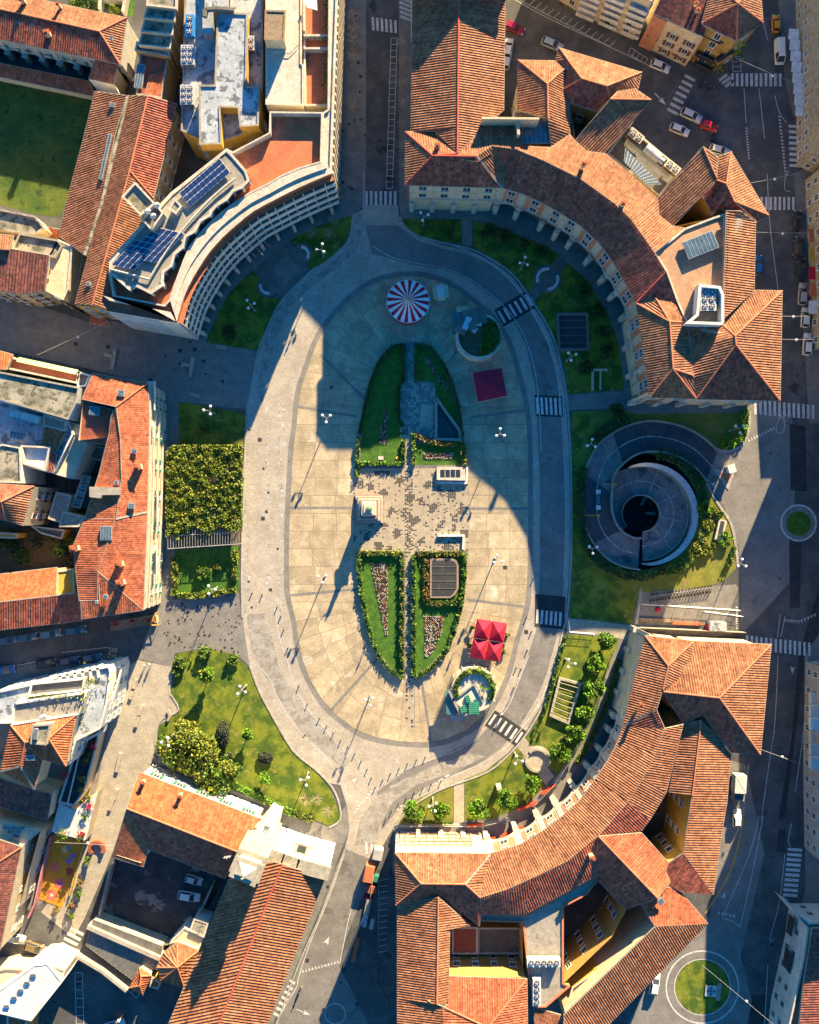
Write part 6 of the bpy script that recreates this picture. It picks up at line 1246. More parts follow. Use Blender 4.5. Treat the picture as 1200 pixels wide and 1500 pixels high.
e5 = house('stone_apartment_block', (1225, 700), 'apartment block just outside the right edge, behind the small roundabout', 'apartment block')
facade_block(e5, [(1251,509),(1360,509),(1360,927),(1251,927)], 15.4, 'oldstone', win=None)
e4 = house('white_corner_house', (1180, 1400), 'white house with black shop blinds and brown tiled roof in the bottom right corner', 'house')
facade_block(e4, [(1160,1332),(1186,1352),(1300,1352),(1300,1560),(1150,1560),(1156,1500),(1178,1400),(1183,1360)], 9.5, 'whitewall', 'conc_dark', win='plain', wfloor=3.2, wstep=3.2, ww=1.2)
hip_roof(e4, N3('a 1190 1360 10.6 b 1300 1362 12.5 c 1300 1560 12.5 d 1166 1560 10.2 e 1176 1450 10.4 f 1184 1400 10.5'), [('abcdef', (-1, .1))], 'tile_brown', over=.3, wb=8)
for x, y, h_ in ((1158,1355,2.2),(1153,1404,3.0)): m1 = MB(); p = W(x, y, 4); m1.box((p.x - .1, p.y, 3), (.3, 3.6, h_), -.15); m1.build('blind', M['iron'], e4)
# ---------- spiral car-park ramp ----------
rp = house('spiral_ramp', (937, 749), 'round spiral car-park ramp with dark central shaft sunk in the eastern lawn', 'ramp')
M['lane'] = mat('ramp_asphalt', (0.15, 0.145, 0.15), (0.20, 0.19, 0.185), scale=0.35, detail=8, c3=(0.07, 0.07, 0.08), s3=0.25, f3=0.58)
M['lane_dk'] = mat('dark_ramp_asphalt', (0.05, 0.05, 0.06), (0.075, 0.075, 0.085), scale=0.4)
def pxy(c, r, t): return (c[0] + r * math.cos(t), c[1] - r * math.sin(t))
outer = smooth_line([(1052,660),(1030,640),(1000,624),(962,616),(935,618),(905,629),(876,650),(857,686),(852,715),(852,750),(858,778),(872,803),(892,822),(915,832),(937,836)], 4)
inner = smooth_line([(1034,706),(1012,682),(986,668),(960,663),(938,665),(918,676),(901,695),(897,718),(896,735),(898,752),(904,768),(914,779),(925,785),(932,787),(940,787)], 4)
nL = len(outer); zL = [max(-2.2, 0.05 if i < nL * 0.6 else 0.05 - 1.3 * ((i - nL * 0.6) / (nL * 0.4))) for i in range(nL)]
lm = MB(); LW = [MB(), MB()]; cl = MB(); WL = [MB(), MB()]
for i in range(nL - 1):
    a, b, c, d = W(*outer[i]), W(*outer[i + 1]), W(*inner[i + 1]), W(*inner[i])
    for v, z in ((a, zL[i]), (d, zL[i]), (b, zL[i + 1]), (c, zL[i + 1])): v.z = z
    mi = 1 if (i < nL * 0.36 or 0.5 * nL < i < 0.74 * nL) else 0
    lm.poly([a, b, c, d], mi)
    ma, mb_ = a.lerp(d, .5), b.lerp(c, .5); t = (mb_ - ma).normalized(); nn = Vector((-t.y, t.x, 0)) * .09; u = Vector((0, 0, .012)); cl.poly([ma - nn + u, mb_ - nn + u, mb_ + nn + u, ma + nn + u])
    for A, B_, sgn in ((a, b, 1), (d, c, -1)):
        t = (B_ - A).normalized(); nn = Vector((t.y, -t.x, 0)) * (.35 * sgn) * (-1)
        wlr = WL[sgn > 0]; top = 0.7 if sgn == 1 else max(A.z + 0.9, 0.5) 
        A0, B0 = A + nn, B_ + nn
        wlr.poly([(A.x, A.y, top), (B_.x, B_.y, top), (B0.x, B0.y, top), (A0.x, A0.y, top)]); wlr.poly([(A.x, A.y, A.z - 1), (B_.x, B_.y, B_.z - 1), (B_.x, B_.y, top), (A.x, A.y, top)]); wlr.poly([(A0.x, A0.y, -1), (B0.x, B0.y, -1), (B0.x, B0.y, top), (A0.x, A0.y, top)])
# lower disc : one more turn of the helix
DC = (943, 752); nd = 56; rin, rout = 28, 68
for i in range(nd):
    t0, t1 = -math.pi / 2 + 1.75 * math.pi * i / nd, -math.pi / 2 + 1.75 * math.pi * (i + 1) / nd; z0_, z1_ = -1.2 - 2.8 * i / nd, -1.2 - 2.8 * (i + 1) / nd
    ro = lambda t: rout + 4 * math.sin(t) * 0
    a, b, c, d = W(*pxy(DC, ro(t0), t0)), W(*pxy(DC, ro(t1), t1)), W(*pxy(DC, rin, t1)), W(*pxy(DC, rin, t0)); a.z = d.z = z0_; b.z = c.z = z1_
    lm.poly([a, b, c, d], 0); m0, m1 = a.lerp(d, .5), b.lerp(c, .5); t = (m1 - m0).normalized(); nn = Vector((-t.y, t.x, 0)) * .08; u = Vector((0, 0, .012)); cl.poly([m0 - nn + u, m1 - nn + u, m1 + nn + u, m0 + nn + u])
    if i % 7 == 6: t = (b - c).normalized(); nn = Vector((-t.y, t.x, 0)) * .05; cl.poly([b - nn + u, c - nn + u, c + nn + u, b + nn + u])
    for A, B_, r_ in ((d, c, -.25), (a, b, .25)):
        lw = LW[r_ > 0]
        e = .95; ctr = W(*DC); 
        def out(v, k): w_ = Vector((v.x - ctr.x, v.y - ctr.y, 0)).normalized() * k; return Vector((v.x + w_.x, v.y + w_.y, v.z))
        A0, B0 = out(A, r_), out(B_, r_); up = Vector((0, 0, .6)); lw.poly([A + up, B_ + up, B0 + up, A0 + up]); lw.poly([A, B_, B_ + up, A + up]); lw.poly([A0 - up, B0 - up, B0 + up, A0 + up])
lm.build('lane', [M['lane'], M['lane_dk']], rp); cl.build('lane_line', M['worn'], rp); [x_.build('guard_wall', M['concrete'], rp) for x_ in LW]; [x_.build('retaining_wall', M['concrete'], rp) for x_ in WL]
ph = MB(); n = 72
for i in range(n):
    t0, t1 = 2 * math.pi * i / n, 2 * math.pi * (i + 1) / n
    a, b = W(*pxy(RC, RR + .5, t0)), W(*pxy(RC, RR + .5, t1)); ph.poly([(a.x, a.y, -9), (b.x, b.y, -9), (b.x, b.y, 0.0), (a.x, a.y, 0.0)], 0)
    a, b = W(*pxy(DC, 27, t0)), W(*pxy(DC, 27, t1))
    if i % 4: ph.poly([(a.x, a.y, -9), (b.x, b.y, -9), (b.x, b.y, -5.6), (a.x, a.y, -5.6)], 0)
pp = Ws([pxy(RC, RR + .5, 2 * math.pi * i / n) for i in range(n)]); ph.poly([(p.x, p.y, -9) for p in pp], 1); ph.build('shaft', [M['conc_dark'], M['asphalt_new']], rp)
# silver crescent fascia on the east side
fs_ = MB(); N_ = 60
for i in range(N_):
    t0, t1 = -math.pi / 2 - .0 + 1.12 * math.pi * i / N_ - .05, -math.pi / 2 + 1.12 * math.pi * (i + 1) / N_ - .05
    def wd_(t): f = (t + math.pi / 2) / (1.1 * math.pi); return 6 * math.sin(max(0, min(1, f)) * math.pi) ** .6 + 1.0
    P = []
    for t, r_, z in ((t0, 71, .1), (t1, 71, .1), (t1, 72 + wd_(t1), .55), (t0, 72 + wd_(t0), .55)): v = W(*pxy((943, 754), r_, t)); v.z = z; P.append(v)
    fs_.poly(P); Q = [Vector((p.x, p.y, -3)) for p in (P[0], P[1])]; fs_.poly([Q[0], Q[1], P[1], P[0]])
    Q = [Vector((p.x, p.y, 0)) for p in (P[3], P[2])]; fs_.poly([P[3], P[2], Q[1], Q[0]])
fs_.build('fascia', M['steel'], rp)
pt = MB()
for t in (1.1, 0.0): a, b = W(*pxy(DC, 28, t)), W(*pxy(DC, 13, t)); a.z = -5.4; b.z = -5.4; pt.box(((a.x + b.x) / 2, (a.y + b.y) / 2, -6), (2.0, .6, .6), -t if False else math.atan2(b.y - a.y, b.x - a.x))
pt.build('beam', M['concrete'], rp)
br = MB(); 
for (x0, y0), (x1, y1) in (((883,709),(900,710)), ((854,755),(876,755))): a, b = W(x0, y0), W(x1, y1); a.z = b.z = 1.0; br.tube(a, b, .08); br.box((b.x, b.y, -1.2), (.5, .5, 2.2))
tag(br.build('barrier', M['ochre']), 'barrier arms across the shaded lane of the spiral ramp', 'barrier')
is_ = MB(); p = W(876, 732); is_.box((p.x, p.y, -1.6), (.9, 5.8, 1.2)); is_.box((p.x, p.y + 1.6, -.5), (.9, .9, 1.1), 0, 1); is_.box((p.x, p.y - 1.6, -.5), (.9, .9, 1.1), 0, 1); is_.box((p.x, p.y, -.5), (.7, 1.8, .8), 0, 2)
tag(is_.build('ticket_island', [M['concrete'], M['whitewall'], M['bluegreen']]), 'ticket machine island with turquoise cabinet on the spiral ramp lane', 'ticket machines')
vb = empty('vent_box', W(1055, 777), 'sunlit stone-framed vent box with dark grille east of the spiral ramp', 'vent'); m1 = MB(); m1.prism(Ws([(1054,760),(1065,763),(1059,792),(1047,790)], .8), 0, .8); m1.build('frame', M['marble'], vb); m1 = MB(); m1.prism(Ws([(1056,763),(1062,764),(1057,788),(1051,787)], .85), .7, .85); m1.build('grille', M['iron'], vb)
vb = empty('utility_hatch', W(1040, 763), 'dark flat hatch box in the shrubs east of the spiral ramp', 'hatch'); m1 = MB(); m1.prism(Ws([(1033,759),(1046,762),(1045,768),(1032,765)], .9), 0, .9); m1.build('box', M['iron'], vb)
# traffic island at the ramp mouth
ti = MB(); ti.prism(Ws([(1044,686),(1076,692),(1067,718),(1062,712)]), 0, .12); tag(ti.build('traffic_island', M['kerb']), kind='structure'); ti = MB(); ti.prism(Ws([(1052,691),(1072,695),(1065,709)]), .12, .15); tag(ti.build('island_fill', M['terrace']), kind='structure')
tb_ = MB(); p = W(1067, 687); tb_.box((p.x, p.y, .12), (1.2, 1.4, 2.0), .3); tb_.box((p.x, p.y, 2.12), (1.5, 1.7, .15), .3, 0); tag(tb_.build('ticket_booth', M['whitewall']), 'small white cabinet on the triangular traffic island', 'booth')
# ---------- things on the plaza ----------
# striped tent
ca = empty('carousel_tent', W(598, 445), 'round red and white striped carousel tent at the top of the oval plaza', 'tent'); c0 = W(598, 440, 4.5); cx_, cy_ = c0.x, c0.y; R0 = 31.5 * S * .98
ns = 32; sw_ = MB(); sr = MB(); skirt = MB()
for i in range(ns):
    t0, t1 = 2 * math.pi * i / ns, 2 * math.pi * (i + 1) / ns; m_ = 0 if i % 2 else 1
    for r0, r1, z0_, z1_ in ((R0, R0 * .5, 3.6, 4.55), (R0 * .5, .25, 4.55, 5.9)):
        q_ = [(cx_ + r * math.cos(t), cy_ + r * math.sin(t), z) for r, t, z in ((r0, t0, z0_), (r0, t1, z0_), (r1, t1, z1_), (r1, t0, z1_))]; (sw_ if m_ else sr).poly(q_)
    q_ = [(cx_ + R0 * math.cos(t), cy_ + R0 * math.sin(t), z) for t, z in ((t0, 3.0), (t1, 3.0), (t1, 3.6), (t0, 3.6))]; skirt.poly(q_)
    q_ = [(cx_ + R0 * .93 * math.cos(t), cy_ + R0 * .93 * math.sin(t), z) for t, z in ((t0, 0.5), (t1, 0.5), (t1, 3.5), (t0, 3.5))]; skirt.poly(q_)
sw_.v += sr.v[:0]; i0 = len(sw_.v); sw_.v += sr.v; sw_.f += [tuple(k + i0 for k in f) for f in sr.f]; sw_.m += [1] * len(sr.f)
sw_.build('canopy', [M['white_canvas'], M['red_canvas']], ca); skirt.build('valance', M['red_canvas'], ca); k_ = MB(); k_.ball((cx_, cy_, 6.0), .35, mi=0); k_.tube((cx_, cy_, 0), (cx_, cy_, 6), .25); k_.build('finial', M['ochre'], ca)
rim = MB(); 
for i in range(ns): t0, t1 = 2 * math.pi * i / ns, 2 * math.pi * (i + 1) / ns; rim.tube((cx_ + R0 * math.cos(t0), cy_ + R0 * math.sin(t0), 3.6), (cx_ + R0 * math.cos(t1), cy_ + R0 * math.sin(t1), 3.6), .09, n=5)
rim.build('rim', M['alu'], ca); fl0 = MB(); fl0.tube((cx_, cy_, .03), (cx_, cy_, .5), R0 * .95, n=32); fl0.build('base', M['terrace_dk'], ca)
def gabled_booth(x, y, rz, lab):
    p = W(x, y); r = empty('ticket_booth', p, lab, 'booth', None, rz); WLOC[r.name] = (0, 0, 0); m1 = MB(); m1.box((0, 0, 0), (2.2, 2.0, 2.3)); m1.build('body', M['cream'], r)
    m1 = MB(); m1.box((0, 0, 2.3), (1.3, 2.4, .25)); m1.build('roof', M['whitewall'], r); m1 = MB()
    for s_ in (-1, 1): m1.poly([(s_ * .65, -1.4, 2.5), (s_ * 1.6, -1.4, 2.1), (s_ * 1.6, 1.3, 2.1), (s_ * .65, 1.3, 2.5)]); 
    m1.poly([(-.9, 1.2, 2.3), (-.9, 1.7, 2.0), (.9, 1.7, 2.0), (.9, 1.2, 2.3)]); m1.poly([(-.9, -1.2, 2.3), (-.9, -1.8, 2.0), (.9, -1.8, 2.0), (.9, -1.2, 2.3)]); m1.build('flap', M['cream'], r)
gabled_booth(645, 431, .12, 'small cream ticket booth with folding flaps beside the striped tent')
# red square awning and the four red gazebos
sq = empty('red_awning', W(716, 565), 'flat square dark red market awning on the shaded plaza', 'awning'); P = ccw(Ws([(692,546),(735,539),(743,580),(700,589)], 2.9)); m1 = MB(); c_ = sum((Vector(p) for p in P), Vector()) / 4; c_.z = 3.3
for i in range(4): m1.poly([P[i], P[(i + 1) % 4], c_])
m1.build('canopy', M['red_canvas'], sq); m1 = MB()
for i in range(4): a, b = P[i], P[(i + 1) % 4]; m1.poly([a, b, b - Vector((0, 0, .4)), a - Vector((0, 0, .4))]); 
m1.build('valance', M['white_canvas'], sq)
for p in P: m1 = MB(); m1.tube((p.x, p.y, 0), p, .05); m1.build('leg', M['alu'], sq)
o4 = (699, 906); U4, V4 = (22.2, 3.6), (-5.6, 28.5)
for i in range(2):
    for j in range(2):
        nm = [['back left', 'front left'], ['back right', 'front right']][i][j]; q_ = [(o4[0] + U4[0] * (i + a_) + V4[0] * (j + b_), o4[1] + U4[1] * (i + a_) + V4[1] * (j + b_)) for a_, b_ in ((.01, .01), (.99, .01), (.99, .99), (.01, .99))]
        P = ccw(Ws(q_, 2.7)); c_ = sum((Vector(p) for p in P), Vector()) / 4; c_.z = 4.4; gz = empty('gazebo', Vector((c_.x, c_.y, 0)), 'crimson pyramid gazebo on the sunlit plaza, %s of the block of four' % nm, 'gazebo', 'crimson gazebos on the sunlit plaza')
        m1 = MB(); 
        for k in range(4):
            a, b = P[k], P[(k + 1) % 4]; m_ = (a + b) / 2; m_.z = 2.75; m1.poly([a, m_, c_]); m1.poly([m_, b, c_]); m1.poly([a, b, b - Vector((0, 0, .3)), a - Vector((0, 0, .3))])
        m1.build('canopy', M['red_canvas'], gz)
        for p in P: m1 = MB(); m1.tube((p.x, p.y, 0), p, .05); m1.build('leg', M['alu'], gz)
for i, (x, y) in enumerate(((692,917),(687,945),(743,930),(737,955))):
    p = W(x, y); r = empty('potted_shrub', p, 'small potted shrub standing %s the crimson gazebos' % ('at the upper left corner of', 'at the left side of', 'at the right side of', 'at the lower right corner of')[i], 'potted shrub', 'potted shrubs around the gazebos'); m1 = MB(); m1.tube(p, p + Vector((0, 0, .5)), .25, .35, n=8); m1.build('pot', M['ridge'], r); leaf_obj('foliage', clump_points(p.x, p.y, .5, 1.4, .6, 120, i, 5), .18, M['leaf'], r)
# round kiosks with roof garden
def round_kiosk(c, r, lab, gardens, cut, seed, wallm, z=3.6):
    k = house('round_kiosk', c, lab, 'kiosk'); n = 36; C0 = W(*c, z); rr = r * S * .98; m1 = MB(); m2 = MB(); m3 = MB()
    for i in range(n):
        t0, t1 = 2 * math.pi * i / n, 2 * math.pi * (i + 1) / n
        f = lambda rad, t, zz: (C0.x + rad * math.cos(t), C0.y + rad * math.sin(t), zz)
        m1.poly([f(rr, t0, 0), f(rr, t1, 0), f(rr, t1, z), f(rr, t0, z)]); m1.poly([f(rr, t0, z), f(rr, t1, z), f(rr - .5, t1, z), f(rr - .5, t0, z)]); m1.poly([f(rr - .5, t0, z), f(rr - .5, t1, z), f(rr - .5, t1, z - .35), f(rr - .5, t0, z - .35)])
        m2.poly([f(rr - .5, t0, z - .3), f(rr - .5, t1, z - .3), (C0.x, C0.y, z - .3)])
        if i % 3 == 0: m3.tube(f(rr + .25, t0, 0), f(rr + .25, t0, z), .09, n=5)
    m1.build('wall', M[wallm], k); m2.build('roof', M['soil' if gardens else 'travertine'], k); m3.build('column', M['travertine'], k); return k, C0, rr
k1, c1, rr1 = round_kiosk((702, 492), 34, 'round pinkish kiosk with turf roof and stacked roof equipment on the shaded plaza', True, None, 1, 'marble')
q_ = np.random.RandomState(5); t = q_.uniform(-1.7, 1.35, 2600); rad = rr1 * np.sqrt(q_.uniform(.0, .8, 2600)); leaf_obj('roof_turf', np.stack([c1.x + .6 + rad * np.cos(t) * .95, c1.y + rad * np.sin(t) * .95, 3.35 + q_.uniform(0, .3, 2600)], 1), .22, M['leaf'], k1)
m1 = MB(); 
for x, y, w_, d_, h_, rz, mi in ((690,465,3.2,3.0,1.0,.1,0),(705,462,2.2,3.2,.8,.1,0),(684,474,1.2,2.6,1.1,-.4,1),(692,478,1.5,1.5,1.3,.2,0),(701,475,1.2,.6,.9,0,1),(696,483,.8,1.2,.7,-.6,1),(677,479,2.4,2.6,.9,-.5,0)): p = W(x, y, 4); m1.box((p.x, p.y, 3.3), (w_, d_, h_), rz, mi)
m1.build('roof_equipment', [M['conc_dark'], M['alu']], k1); m1 = MB(); m1.prism(Ws([(662,457),(683,448),(689,450),(668,490),(662,489)], 3), 2.8, 3.0, bottom=True); m1.build('glass_canopy', M['bluegreen'], k1); m1 = MB(); m1.prism(Ws([(669,449),(689,448),(689,457),(669,457)], 3.2), 0, 3.2); m1.build('entrance_box', M['cream'], k1)
k2, c2, rr2 = round_kiosk((695, 1010), 33, 'round kiosk with planted rim, inner terrace and green sheet roofs on the sunlit plaza', False, None, 2, 'travertine', 3.8)
q_ = np.random.RandomState(6); t = q_.uniform(-.6, 3.6, 2200); rad = rr2 * q_.uniform(.72, .93, 2200); leaf_obj('planted_rim', np.stack([c2.x + rad * np.cos(t), c2.y + rad * np.sin(t), 3.5 + q_.uniform(0, .7, 2200)], 1), .2, M['leaf'], k2)
for i, (x, y) in enumerate(((688,982),(717,990),(713,1008),(724,1003),(706,1006),(703,979))):
    p = W(x, y, 4.6); pm = MB()
    for a_ in range(11): t = a_ * 2 * math.pi / 11; d = Vector((math.cos(t), math.sin(t), .25)) * rnd.uniform(.7, 1.0); s_ = Vector((-d.y, d.x, 0)).normalized() * .1; pm.poly([p - s_, p + s_, p + d]); 
    pm.tube((p.x, p.y, 3.0), p, .08); pm.build('palm', M['leaf_yel' if i in (0, 5) else 'leaf'], k2)
m1 = MB(); 
for pts, z in (([(662,1025),(696,1000),(710,1025),(707,1030),(694,1004),(664,1028)], 3.9), ([(660,1012),(675,1043),(673,1047),(657,1014)], 3.9), ([(674,1044),(702,1044),(702,1048),(674,1048)], 3.9)): m1.prism(Ws(pts, z), 2.8, z)
m1.build('inner_wall', M['concrete'], k2); m1 = MB()
for pts, z in (([(687,1029),(702,1029),(702,1046),(687,1046)], 4.2), ([(673,1036),(682,1033),(685,1042),(676,1046)], 4.1), ([(681,1021),(687,1018),(690,1027),(684,1030)], 4.1)):
    P = ccw(Ws(pts, z)); corrugate(m1, P, .4, .06); m1.prism(P, z - .6, z - .03)
m1.build('green_roof', M['greensheet'], k2); m1 = MB(); m1.prism(Ws([(653,1011),(659,1010),(668,1042),(668,1048),(654,1046)], 3.2), 3.0, 3.2, bottom=True); m1.build('glass_canopy', M['bluegreen'], k2); m1 = MB(); m1.prism(Ws([(655,1046),(688,1047),(682,1056),(663,1056)], 2.4), 0, 2.4); m1.build('service_box', M['greywall'], k2)
# statue on stepped pedestal
stt = empty('monument', W(541, 748), 'tall robed bronze statue on a stepped marble pedestal casting a long shadow', 'monument'); m1 = MB()
for i, (h_, s_, z0_, z1_) in enumerate(((0, 21, 0, .35), (0, 19.5, .35, .7), (0, 18, .7, 1.05), (0, 16.3, 1.05, 1.4), (0, 13.6, 1.4, 1.75))):
    s_ *= S; p = W(541, 746); m1.box((p.x, p.y, z0_), (s_ * 2, s_ * 2, z1_ - z0_), 0, i % 2)
m1.build('steps', [M['greystone'], M['marble']], stt); m1 = MB(); p = W(541, 745)
def frustum(mb, p, a, b, z0_, z1_, mi=0):
    P = [(p.x + x * a, p.y + y * a, z0_) for x, y in ((-1, -1), (1, -1), (1, 1), (-1, 1))]; Q = [(p.x + x * b, p.y + y * b, z1_) for x, y in ((-1, -1), (1, -1), (1, 1), (-1, 1))]
    for i in range(4): mb.poly([P[i], P[(i + 1) % 4], Q[(i + 1) % 4], Q[i]], mi)
    mb.poly(Q, mi)
frustum(m1, p, 1.5, 1.3, 1.75, 2.3); frustum(m1, p, 1.15, 1.0, 2.3, 5.2); frustum(m1, p, 1.3, 1.3, 5.2, 5.5); frustum(m1, p, .9, .85, 5.5, 5.8); m1.build('pedestal', M['marble'], stt)
def figure(name, loc, rz, m, scale=1.0, pose='stand', parent=None, parts=None):
    """one continuous skinned body: verts with radii"""
    J = {'pel': (0, 0, .93, .135), 'wai': (0, 0, 1.08, .12), 'che': (0, .01, 1.3, .15), 'nek': (0, 0, 1.47, .055), 'hea': (0, .02, 1.58, .085), 'top': (0, .02, 1.70, .075)}
    st = .16 if pose == 'walk' else 0.02
    for s_, n_ in ((-1, 'l'), (1, 'r')):
        k = s_ * st
        J.update({n_ + 'hip': (s_ * .09, 0, .88, .10), n_ + 'kne': (s_ * .10, k * .8 + .02, .49, .062), n_ + 'ank': (s_ * .10, k * 1.5 - .02, .09, .042), n_ + 'toe': (s_ * .11, k * 1.5 + .14, .04, .035),
                  n_ + 'sho': (s_ * .18, 0, 1.40, .062), n_ + 'elb': (s_ * .23, -k * .6 - .02, 1.13, .045), n_ + 'wri': (s_ * .23, -k * 1.2 + .08, .88, .030), n_ + 'pal': (s_ * .23, -k * 1.3 + .11, .80, .034)})
        for f_ in range(4): J[n_ + 'f%d' % f_] = (s_ * .23 + (f_ - 1.5) * .018, -k * 1.3 + .135, .72 - .012 * (1 - abs(f_ - 1.2)), .009)
        J[n_ + 'th'] = (s_ * .20, -k * 1.3 + .15, .77, .010)
    E_ = [('pel', 'wai'), ('wai', 'che'), ('che', 'nek'), ('nek', 'hea'), ('hea', 'top')]
    for n_ in 'lr': E_ += [('pel', n_ + 'hip'), (n_ + 'hip', n_ + 'kne'), (n_ + 'kne', n_ + 'ank'), (n_ + 'ank', n_ + 'toe'), ('che', n_ + 'sho'), (n_ + 'sho', n_ + 'elb'), (n_ + 'elb', n_ + 'wri'), (n_ + 'wri', n_ + 'pal')] + [(n_ + 'pal', n_ + 'f%d' % f_) for f_ in range(4)] + [(n_ + 'pal', n_ + 'th')]
    if pose == 'orator': J['relb'] = (.42, .12, 1.50, .05); J['rwri'] = (.55, .30, 1.70, .035); J['rpal'] = (.58, .36, 1.76, .035); 
    if pose == 'orator':
        for f_ in range(4): J['rf%d' % f_] = (.58 + (f_ - 1.5) * .02, .42, 1.84, .011)
        J['rth'] = (.54, .42, 1.78, .012)
    keys = list(J); me = bpy.data.meshes.new(name); me.from_pydata([tuple(c * scale for c in J[k][:3]) for k in keys], [(keys.index(a), keys.index(b)) for a, b in E_], [])
    o = bpy.data.objects.new(name, me); C.objects.link(o); sk = o.modifiers.new('skin', 'SKIN'); 
    if not me.skin_vertices: 
        bpy.context.view_layer.objects.active = o
    sv = me.skin_vertices[0].data if me.skin_vertices else None
    if sv is None: me.attributes; 
    else:
        for i, k in enumerate(keys): sv[i].radius = (J[k][3] * scale, J[k][3] * scale * (.8 if k in ('pel', 'wai', 'che') else 1)); sv[i].use_root = (k == 'pel')
    su = o.modifiers.new('sub', 'SUBSURF'); su.levels = 1; su.render_levels = 1
    dg = bpy.context.evaluated_depsgraph_get(); m2 = bpy.data.meshes.new_from_object(o.evaluated_get(dg)); bpy.data.objects.remove(o)
    o = bpy.data.objects.new(name, m2); C.objects.link(o); m2.materials.clear()
    mats = m if isinstance(m, list) else [m]
    for q_ in mats: m2.materials.append(q_)
    if len(mats) == 3:
        for f in m2.polygons:
            z = f.center.z / scale; x = abs(f.center.x) / scale
            f.material_index = 2 if (z > 1.46 or (x > .19 and z < .86)) else (1 if z > .93 else 0)
    for f in m2.polygons: f.use_smooth = True
    o.rotation_euler = (0, 0, rz)
    if parent is not None: o.parent = parent; o.location = Vector(loc) - Vector(WLOC.get(parent.name, tuple(parent.location)))
    else: o.location = loc
    return o
# statue figure: robed bronze
fg = figure('figure', W(541, 745, 5.8), 2.6, M['bronze'], 1.75, 'orator', stt); rbm = MB(); p = W(541, 745, 5.8); rbm.tube((p.x, p.y, 5.8), (p.x, p.y, 7.9), .62, .36, n=12); rbm.tube((p.x, p.y, 7.9), (p.x, p.y, 8.4), .40, .30, n=12); rbm.build('robe', M['bronze'], stt)
# ---------- street lamps: three milky globes on a pole ----------
def make_lamp():
    r = empty('street_lamp', (0, 0, 0), 'x', 'street lamp', 'three-globed street lamps'); WLOC[r.name] = (0, 0, 0); m1 = MB(); m1.tube((0, 0, 0), (0, 0, .5), .26, .2, n=10); m1.tube((0, 0, .5), (0, 0, 6.0), .11, .07, n=8); m1.build('pole', M['steel'], r)
    for k in range(3):
        t = 2 * math.pi * k / 3 + .5; d = Vector((math.cos(t), math.sin(t), 0)); m1 = MB(); m1.tube((0, 0, 5.6), d * .9 + Vector((0, 0, 5.9)), .05, n=6); m1.tube(d * .9 + Vector((0, 0, 5.8)), d * .9 + Vector((0, 0, 6.0)), .14, .16, n=8); a_ = m1.build('arm', M['steel'], r); m1 = MB(); m1.ball(d * .9 + Vector((0, 0, 6.22)), .3, 10, 7); m1.build('globe', M['globe'], a_, smooth=True)
    return r
lp0 = make_lamp(); lamps = [((478,612),'on the shaded plaza at the shadow corner'), ((733,635),'on the shaded plaza below the red awning'), ((472,847),'on the sunlit plaza, left of the statue shadow'), ((729,820),'on the sunlit east side of the oval plaza above the crimson gazebos'), ((541,1027),'at the foot of the oval plaza below the left flower garden'),
 ((353,1012),'in the middle of the large lower-left lawn near the road'), ((447,1144),'at the right tip of the large lower-left lawn'), ((759,1114),'beside the round bench circle on the lower right lawn'), ((635,1182),'on the small lawn strip left of the concrete garden path'), ((836,972),'in the lawn above the slatted light well'), ((305,601),'in the shaded lawn patch above the climbing-plant pergola'), ((309,864),'behind the yellow hedge below the pergola'), ((243,1087),'beside the big round shrub at the left of the large lawn'),
 ((366,445),'in the dark lawn left of the office block square'), ((470,364),'in the dark lawn right of the office block square'), ((621,316),'in front of the first arches of the north palace'), ((768,383),'in the shaded lawn left of the curved bench pair'), ((838,521),'beside the barred light well under the north palace'), ((867,650),'at the upper left edge of the spiral ramp'), ((869,804),'at the lower left edge of the spiral ramp'), ((1087,826),'on the kerb right of the spiral ramp lawn'), ((1084,627),'in the sunlit hedge corner by the ramp mouth')]
for i, ((x, y), d) in enumerate(lamps):
    o = lp0 if i == 0 else copy_tree(lp0); q_ = W(x, y, 6.2); o.location = (q_.x, q_.y, 0); o.rotation_euler = (0, 0, i * 1.1); o['label'] = 'three-globed lamp ' + d
# hanging wire lamps and wires over the streets
for i, (a, b, d) in enumerate((((1078,85),(1180,128),'over the top right zebra crossing'), ((1105,340),(1185,341),'beside the slope-roofed strip of the palace'), ((1143,463),(1182,463),'level with the two white parked cars'), ((1143,497),(1190,497),'level with the lowest white parked car'), ((1100,268),(1168,254),'over the zebra crossing beside the palace'), ((1115,1098),(1175,1120),'by the tip of the south palace roof'), ((55,520),(160,470),'over the shaded pedestrian street'), ((1029,1414),(1150,1515),'over the green roundabout'), ((80,1234),(165,1239),'over the orange play floor'))):
    A, B_ = W(*a, 9), W(*b, 9); r = empty('hanging_lamp', A, 'street wire with small hanging lamp ' + d, 'hanging lamp', 'lamps hung on wires over the streets'); m1 = MB(); m_ = A.lerp(B_, .55) - Vector((0, 0, .3)); m1.tube(A, m_, .02, n=4); m1.tube(m_, B_, .02, n=4); m1.build('wire', M['alu'], r); m1 = MB(); m1.tube(m_ - Vector((0, 0, .1)), m_ - Vector((0, 0, .4)), .12, .3, n=10); m1.build('lamp_shade', M['alu'], r)
